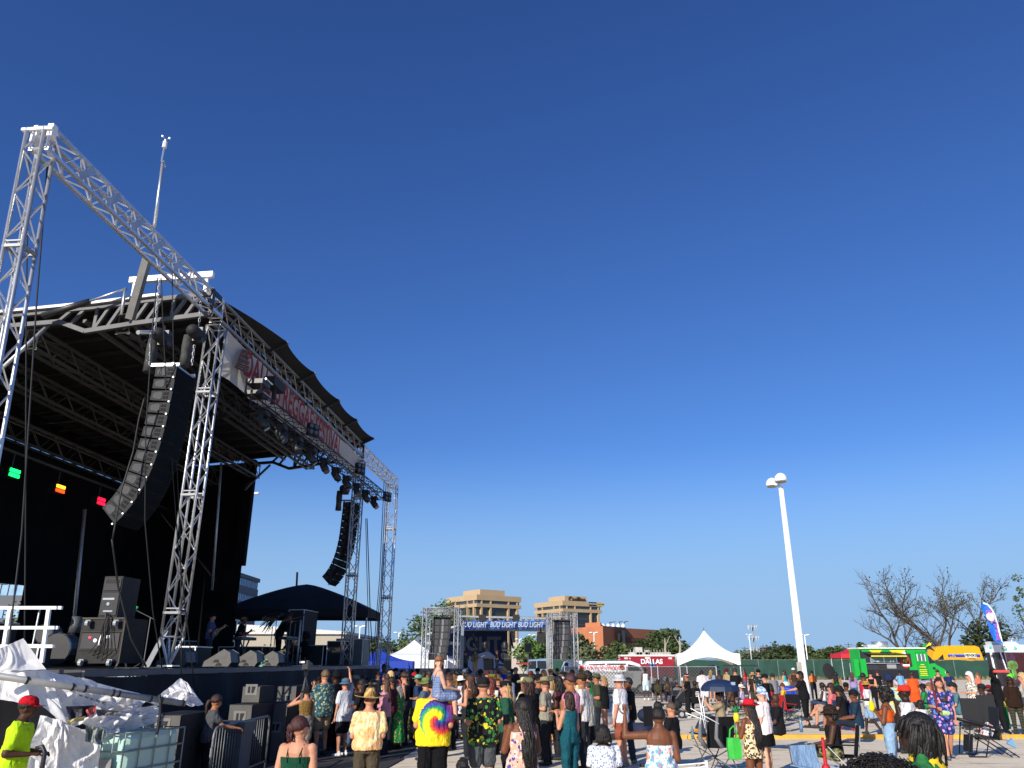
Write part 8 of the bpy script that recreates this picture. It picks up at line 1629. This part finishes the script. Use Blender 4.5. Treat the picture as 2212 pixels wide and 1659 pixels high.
b=MB(); c=V((k_(2186),YK-.03,kz(1437))); b.ell(c,(.42,.02,.3),12,6); b.ell(c-ZU*.45,(.16,.02,.5),10,5); b.build('painted_palm',mat('#5a7a3a',.7,0,.5,4),rt)
for u0 in (2166,2195): b=MB(); x=k_(u0); b.loft([[V((x,YK+.8,kz(1393))),V((x+1.0,YK+.8,kz(1393))),V((x+1.0,YK+1.6,kz(1393))),V((x,YK+1.6,kz(1393)))],[V((x,YK+.8,kz(1385))),V((x+.75,YK+.8,kz(1385.5))),V((x+.75,YK+1.6,kz(1385.5))),V((x,YK+1.6,kz(1385)))]]); b.build('roof_air_conditioner',mat('#c8ccd0'),rt)
b=MB(); b.bx((k_(2196),YK-.04,kz(1450)),(k_(2230),YK,kz(1412))); b.build('red_panel',mat('#3a1016',.6,0,.4,2),rt)
for u in (2175,2240): wheel(rt,V((k_(u),YK+.1,.42)),.42,.26,(0,1,0))
# ice cream feather flag
YI=54.; rt=thing('feather_flag','tall blue feather flag with mirrored ice cream lettering by the right edge','flag',gb(2180,YI)); I=lambda x,y,dy=0: at(2029.8+.1323*x,1261.8+.1323*y,YI)+V((0,dy,0))
right=[(710,310),(780,335),(840,400),(885,480),(912,560),(945,670),(975,790),(1000,880),(1022,985)]; left=[(665,362),(690,430),(735,490),(760,560),(785,640),(810,730),(838,820),(880,910),(1018,985)]
b=MB(); rows=[[I(*l),I(*[(a_+b2)/2 for a_,b2 in zip(l,r)],.12*math.sin(i*1.3)),I(*r)] for i,(l,r) in enumerate(zip(left,right))]
for i in range(8):
    for j in (0,1): b.quad(rows[i][j],rows[i][j+1],rows[i+1][j+1],rows[i+1][j])
fl_=b.build('cloth',mat('#1c6ad0',.7,0,.12,1.5),rt,smooth=True,recalc=False); b=MB(); b.path([I(*r,-.01) for r in right],.06,6); b.build('edge_sleeve',mat('#d8e8f4'),rt,smooth=True)
b=MB(); b.path([I(1022,985),V((*gb(2180,YI)[:2],.0))],.03,6); b.build('pole',STEEL,rt); PK=mat('#d84a90',.6); o1=I(905,600)-I(905,900); upv=(I(790,440)-I(850,660)); 
text('Ice',.40,I(770,445,-.25),(1,0,.12),(-.25,0,1),PK,'lettering',fl_,.01,mirror=True,bold=.0)
b=MB(); b.ell(I(805,535,-.2),(.30,.05,.30),12,7); b.build('ice_cream_scoop',mat('#e8c8cc'),fl_,smooth=True); b=MB(); b.prism([I(775,565,-.2),I(850,560,-.2),I(828,650,-.2)],(0,.04,0)); b.build('cone',mat('#a8885c'),fl_)
for i,ch in enumerate('Cream'): text(ch,.40,I(872+13*i,640+62*i,-.25),(1,0,.12),(-.25,0,1),PK,'lettering',fl_,.01,mirror=True,bold=.0)
# ================= umbrella, bin, small things =================
c=at(1554,1471,23.4); rt=thing('umbrella','open dark blue umbrella shading the seated people','umbrella',c-ZU*.5); b=MB(); rs=[]
for k in range(6): t=k/5; r_=.55*math.sin(t*PI/2*.95); rs.append([c+V((math.cos(2*PI*j/16)*(r_+.004),math.sin(2*PI*j/16)*(r_+.004),.05-.30*(t**2)-(.03*(j%2) if k==5 else 0))) for j in range(16)])
b.loft(rs,cap=False); b.build('canopy',mat('#15294a',.6,0,.1,3),rt,recalc=False)
b=MB(); b.tube(c-ZU*.6,c+ZU*.12,.01,n=5); b.build('shaft',STEEL,rt); b=MB(); b.box(c+V((.28,-.38,-.06)),(.12,.01,.08)); b.build('emblem',mat('#8aa0b8'),rt)
c=at(1535+5,1436,60); rt=thing('umbrella','small dark umbrella in front of the green fence','umbrella',c-ZU*.5); b=MB(); rs=[[c+V((math.cos(2*PI*j/12)*r_,math.sin(2*PI*j/12)*r_,z)) for j in range(12)] for r_,z in ((.02,.0),(.35,-.08),(.55,-.22))]; b.loft(rs,cap=False); b.build('canopy',mat('#18243c'),rt); b=MB(); b.tube(c,c-ZU*.8,.015,n=4); b.build('shaft',STEEL,rt)
p=V(gb(1695,40)); rt=thing('trash_bin','large round blue plastic trash bin','trash bin',p); BB=mat('#1c4ac0',.45,0,.06,3)
b=MB(); zt=at(1106,1484,40).z; b.loft([b.ring(p+ZU*z,V((1,0,0)),V((0,1,0)),r,r,20) for z,r in ((0,.33),(.1,.35),(zt-.12,.42),(zt-.1,.45),(zt,.45))]); b.build('body',BB,rt,smooth=True); b=MB(); b.loft([b.ring(p+ZU*z,V((1,0,0)),V((0,1,0)),r,r,20) for z,r in ((zt-.02,.47),(zt+.02,.47),(zt+.05,.40))]); b.build('rim',mat('#163a98'),rt,smooth=True)
for e in (-1,1): b=MB(); b.box(p+V((e*.2,-.42,zt-.3)),(.06,.05,.5)); b.build('rib',BB,rt)
p=V(gb(1788,62)); b=MB(); rs=[]; cc=p+ZU*1.42
b.ell(cc,(.44,.08,.58),16,9,Matrix.Rotation(R(-18),3,'Y')); rt=thing('folding_reflector','large dark oval cloth screen standing by the fence','screen',p); b.build('oval',mat('#16161c',.9),rt,smooth=True)
b=MB(); b.box(p+ZU*.2,(.8,.3,.4)); b.build('base',BLKS,rt)
# stroller near the pink headband
p=gr(1462,1552); rt=thing('stroller','black folded stroller beside the person with the pink headband','stroller',p)
for dx in (-.25,.2): wheel(rt,p+V((dx,0,.15)),.15,.05,(0,1,0))
b=MB(); b.path([p+V((-.3,0,.3)),p+V((-.1,0,.6)),p+V((.3,0,1.0)),p+V((.45,0,1.05))],.018,5); b.path([p+V((.25,0,.15)),p+V((-.2,0,.75))],.018,5); b.path([p+V((-.25,.35,.15)),p+V((.3,.35,1.0))],.018,5); b.build('frame',STEEL,rt); b=MB(); b.ell(p+V((0,.15,.5)),(.28,.25,.22),10,6); b.ell(p+V((.05,.15,.22)),(.25,.22,.12),10,5); b.build('seat',BLK,rt,smooth=True)
# folded white metal chair frame lying in the middle
b=MB(); c=at(1477,1570,14.5); c.z=.25
for k in range(5): b.tube(c+V((-.35,0,-.1+.06*k)),c+V((.35,.1,-.06+.06*k)),.012,n=5)
b.box(c+V((.36,.1,.04)),(.03,.1,.36)); tag(b.build('metal_stool',WHITE),'folded white metal frame on the ground between the chairs','frame')
b=MB(); c=at(1520,1535,13.4)
for a_,d_ in (((-.1,0,.35),(.0,0,-.4)),((.05,0,.45),(-.12,0,-.3)),((-.45,0,-.05),(.1,0,-.25)),((-.3,.1,.05),(.35,0,-.3)),((.0,0,.1),(.05,.1,-.5))): b.tube(c+V(a_)*.65,c+V(d_)*.65,.008,n=6)
tag(b.build('folded_walker',WHITE,smooth=True),'white folded metal walker leaning on the big empty chair','walker')
# bundles hanging on chairs
b=MB(); c=at(1395,1545,12.2); b.ell(c,(.13,.14,.10),10,6); b.box(c+V((-.06,-.05,-.20)),(.26,.2,.2)); tag(b.build('blue_cooler_bag',mat('#101a38',.8,0,.2,5,.4,12),smooth=True),'navy cooler bags on the chair left of the masked person','bag')
# ================= tarp, pipe and water tank at the left =================
TM,nt,bb=base('vinyl_tarp','#e6e4e4',.45); tr=nd(nt,'ShaderNodeBsdfTranslucent'); tr.inputs[0].default_value=(.8,.8,.82,1); mx=nd(nt,'ShaderNodeMixShader'); mx.inputs[0].default_value=.22
nt.links.new(bb.outputs[0],mx.inputs[1]); nt.links.new(tr.outputs[0],mx.inputs[2]); nt.links.new(mx.outputs[0],nt.nodes['Material Output'].inputs[0])
def drape(corners,n,m,amp,label_name,par,mt=TM,seed=0,fold=(3,1)):
    """four-cornered cloth patch between 3-D corners, bulged and creased along its normal"""
    n=int(n*2.4); m=int(m*2.4); a_,b2,c2,d2=[V(x) for x in corners]; nrm=(b2-a_).cross(d2-a_).normalized(); g=MB(); rows=[]
    for i in range(n+1):
        r_=[]
        for j in range(m+1):
            s,t=i/n,j/m; p=a_.lerp(b2,s).lerp(d2.lerp(c2,s),t); e=min(s,1-s,t,1-t)*4; e=min(1,e)
            g0=noise.noise(V((s*1.3+seed,t*1.1,seed*.7))); w_=1.1*noise.noise(V((s*fold[0]*.8+seed+g0,t*fold[1]*.7+g0,seed)))+.42*(1-2*abs(noise.noise(V((s*fold[0]*1.1+seed+2*g0,t*fold[1]*.9,5)))))+.09*(1-2*abs(noise.noise(V((s*fold[0]*3+t*2+seed,t*fold[1]*1.5-s*2,9))))); 
            p=p+nrm*amp*w_*(.35+.65*e)+V((0,0,.05*amp*noise.noise(V((s*6,seed,t*5))))); r_.append(p)
        rows.append(r_)
    for i in range(n):
        for j in range(m): g.quad(rows[i][j],rows[i+1][j],rows[i+1][j+1],rows[i][j+1])
    o=g.build(label_name,mt,par,recalc=False,smooth=True); return o
tp=thing('white_tarp','big crumpled white vinyl banner hanging over a metal pipe at the lower left','tarp',V(gb(150,11)))
a4=lambda x,y,Y: at(.2063*x,1316.7+.2063*y,Y)
drape([a4(-150,470,10.6),a4(245,300,10.9),a4(490,625,11),a4(-150,640,10.6)],16,12,.08,'peak',tp,seed=1)
drape([a4(-150,615,10.8),a4(520,632,11.2),a4(640,800,11.1),a4(-150,700,10.7)],16,8,.10,'upper_sheet',tp,seed=2)
drape([a4(500,625,11.2),a4(1700,925,12.6),a4(1690,1000,12.6),a4(560,800,11.1)],26,8,.12,'top_sheet',tp,seed=3,fold=(5,1))
drape([a4(-150,700,10.7),a4(560,790,11.0),a4(700,1195,10.9),a4(210,800,10.7)],18,18,.12,'slope_sheet',tp,seed=4,fold=(2,2))
drape([a4(540,790,11.0),a4(1560,930,12.2),a4(1250,1240,11.6),a4(640,1200,10.9)],34,24,.24,'folded_mass',tp,seed=5,fold=(6,4))
drape([a4(1000,930,11.3),a4(1700,1010,12.4),a4(1700,1160,12.3),a4(1130,1330,11.4)],26,16,.30,'crumpled_edge',tp,seed=6,fold=(7,4))
drape([a4(430,1100,10.7),a4(720,1180,10.9),a4(640,1700,10.9),a4(230,1700,10.5)],20,24,.20,'hanging_left',tp,seed=7,fold=(3,2))
drape([a4(600,1180,10.8),a4(1060,1290,11.2),a4(1040,1700,11.3),a4(560,1700,10.8)],22,24,.22,'hanging_middle',tp,seed=8,fold=(4,2))
drape([a4(450,1150,10.4),a4(640,1260,10.4),a4(600,1700,10.5),a4(250,1500,10.3)],18,20,.16,'front_fold',tp,seed=11,fold=(3,3))
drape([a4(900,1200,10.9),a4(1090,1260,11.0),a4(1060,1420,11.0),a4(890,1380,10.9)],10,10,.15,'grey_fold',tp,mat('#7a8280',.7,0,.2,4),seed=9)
drape([a4(690,1010,10.8),a4(1010,1000,11.0),a4(980,1110,11.0),a4(720,1170,10.8)],10,8,.10,'printed_dark_part',tp,mat('#2c2a34',.6,0,.3,5),seed=10)
drape([a4(900,1050,10.75),a4(1010,1000,10.85),a4(1000,1080,10.85),a4(930,1130,10.75)],6,6,.05,'printed_red_part',tp,mat('#b04a48',.6),seed=12)
drape([a4(700,1160,10.6),a4(900,1110,10.8),a4(880,1160,10.8),a4(720,1200,10.6)],8,5,.04,'printed_yellow_part',tp,mat('#c8b878',.6),seed=13)
drape([a4(1010,1040,10.9),a4(1270,1060,11.1),a4(1240,1110,11.1),a4(1020,1110,10.9)],12,6,.10,'printed_dark_part',tp,pat('stripe','#15151a','#d8d8dc','#202028',scale=8),seed=14)
for k in range(5): drape([a4(820+60*k,885+18*k,10.95),a4(870+60*k,895+18*k,10.97),a4(865+60*k,915+22*k,10.95),a4(830+60*k,905+20*k,10.95)],2,2,.01,'printed_mark',tp,mat('#2a2a34'),seed=20+k)
drape([a4(-150,640,10.5),a4(260,660,10.7),a4(330,1000,10.6),a4(-150,900,10.4)],10,10,.08,'lower_left_sheet',tp,seed=41)
t2=thing('small_tarp','small white crumpled banner peak hanging on a cable beside the tower foot','tarp',a4(1890,1000,13.0))
drape([a4(1660,900,12.8),a4(1890,710,13.1),a4(2130,990,13.2),a4(1990,1020,13.0)],16,14,.16,'left_fold',t2,seed=31,fold=(3,3)); drape([a4(1660,895,12.7),a4(1900,820,12.9),a4(1960,960,12.9),a4(1720,960,12.7)],12,10,.18,'front_fold',t2,seed=32,fold=(3,3)); drape([a4(1890,712,13.15),a4(1960,760,13.2),a4(2130,990,13.2),a4(1990,900,13.1)],10,10,.05,'right_fold',t2,seed=33)
rt=thing('metal_pipe','long dull metal pipe carrying the white banner','pipe',a4(0,720,10.3)); b=MB(); b.tube(a4(-200,670,10.2),a4(1935,985,12.3),.042,n=12); b.build('tube',mat('#9a9a98',.5,.4,.15,5),rt,smooth=True)
for t in (.19,.4,.46,.6,.63,.8,.86,.98): q1=a4(-200,670,10.2).lerp(a4(1935,985,12.3),t); b=MB(); b.tube(q1,q1+(a4(1935,985,12.3)-a4(-200,670,10.2)).normalized()*.03,.048,n=12); b.build('strap',BLK,rt)
b=MB(); q1=a4(1700,970,12.0); 
b.path([q1+V((-.02,-.09,.10)),q1+V((.02,-.11,.0)),q1+V((.03,-.09,-.14)),q1+V((.02,-.08,-.42))],.022,6)
tag(b.build('black_strap',BLK),'black strap around the pipe end beside the water tank','strap')
# water tank (white plastic in a steel cage)
rt=thing('water_tank','pale green plastic water tank in a square steel cage','water tank',V((0,0,0))); o=V(gb(292,12.1)); rt.location=o; A=RA(-14)
TK,nt,bb=base('tank_plastic','#a9c8be',.35); bb.inputs['Subsurface Weight'].default_value=.15
b=MB(); P_=lambda x,y,z: o+A[0]*x+A[1]*y+ZU*z; rs=[]
for z,k in ((.16,.96),(.2,1),(1.06,1),(1.12,.95),(1.14,.6)): rs.append([P_(x*k,y*k,z) for x,y in ((-.46,-.56),(-.1,-.575),(.1,-.575),(.46,-.56),(.52,-.5),(.52,.5),(.46,.56),(-.46,.56),(-.52,.5),(-.52,-.5))])
b.loft(rs); b.build('tank',TK,rt,smooth=False)
b=MB(); b.tube(P_(-.06,-.60,.2),P_(-.06,-.60,1.08),.055,n=10); b.ell(P_(-.06,-.6,1.1),(.06,.06,.05),8,5); b.build('drain_column',TK,rt,smooth=True)
for z in (.16,.40,.68,.92,1.14):
    b=MB(); b.path([P_(x,y,z) for x,y in ((-.54,-.63),(.54,-.63),(.54,.63),(-.54,.63),(-.54,-.63))],.013,6); b.build('cage_ring',mat((.22,.26,.25),.45,.7),rt,smooth=True)
for x in (-.54,-.36,-.18,.0,.18,.36,.54):
    for y in (-.63,.63): b=MB(); b.tube(P_(x,y,.12),P_(x,y,1.15),.010,n=5); b.build('cage_bar',mat((.22,.26,.25),.45,.7),rt)
for y in (-.32,0,.32): b=MB(); b.tube(P_(.54,y,.12),P_(.54,y,1.15),.010,n=5); b.build('cage_bar',mat((.22,.26,.25),.45,.7),rt)
b=MB(); b.box(P_(.22,-.645,.62),(.34,.008,.42),A); b.build('plate',mat('#7c7a7c',.5,.3,.15,5),rt); b=MB(); b.box(P_(0,0,.06),(1.1,1.25,.11),A); b.build('pallet',STEEL,rt)
bottle(P_(.78,-.4,.25),'water bottle beside the steel cage of the tank','#8ab0e0'); b=MB(); c=P_(.85,-.4,.18); b.bar(c,c+V((.45,0,.08)),.05,.02); b.bar(c+V((.1,0,-.18)),c+V((.4,0,.06)),.02,.02); b.bar(c+V((.42,0,-.18)),c+V((.15,0,.05)),.02,.02); tag(b.build('white_stool',WHITE),'small white folding stool beside the water tank','stool')
# cup / jug in the hand of the worker
Wk=P['worker']; c=Wk['W'](Wk['wr'][1]+Wk['hd'][1]*.1); b=MB(); b.path([c+V((-.05,0,.06)),c+V((.02,0,.08)),c+V((.06,0,.02)),c+V((.07,0,-.5))],.025,6); tag(b.build('walking_cane',BLKS,smooth=True),'dark curved handle held by the worker in the red cap','cane')
# airplane
pl_=at(968-0,0,0) if 0 else at(384+595*.248,987.5+315*.248,900); b=MB(); b.cap(pl_-V((14,0,1)),pl_+V((14,0,0)),1.8,1.6,8); rt=thing('airplane','tiny white airplane in the sky beside the stage curtain','airplane',pl_); b.build('fuselage',WHITE,rt); b=MB(); b.prism([pl_+V((-3,-14,0)),pl_+V((2,-14,0)),pl_+V((5,0,0)),pl_+V((2,14,0)),pl_+V((-3,14,0)),pl_+V((-2,0,0))],ZU*.4); b.build('wing',WHITE,rt); b=MB(); b.prism([pl_+V((-14,0,0)),pl_+V((-9,0,1)),pl_+V((-14,0,6))],(0,.4,0)); b.build('tail_fin',WHITE,rt)
apply_pending()
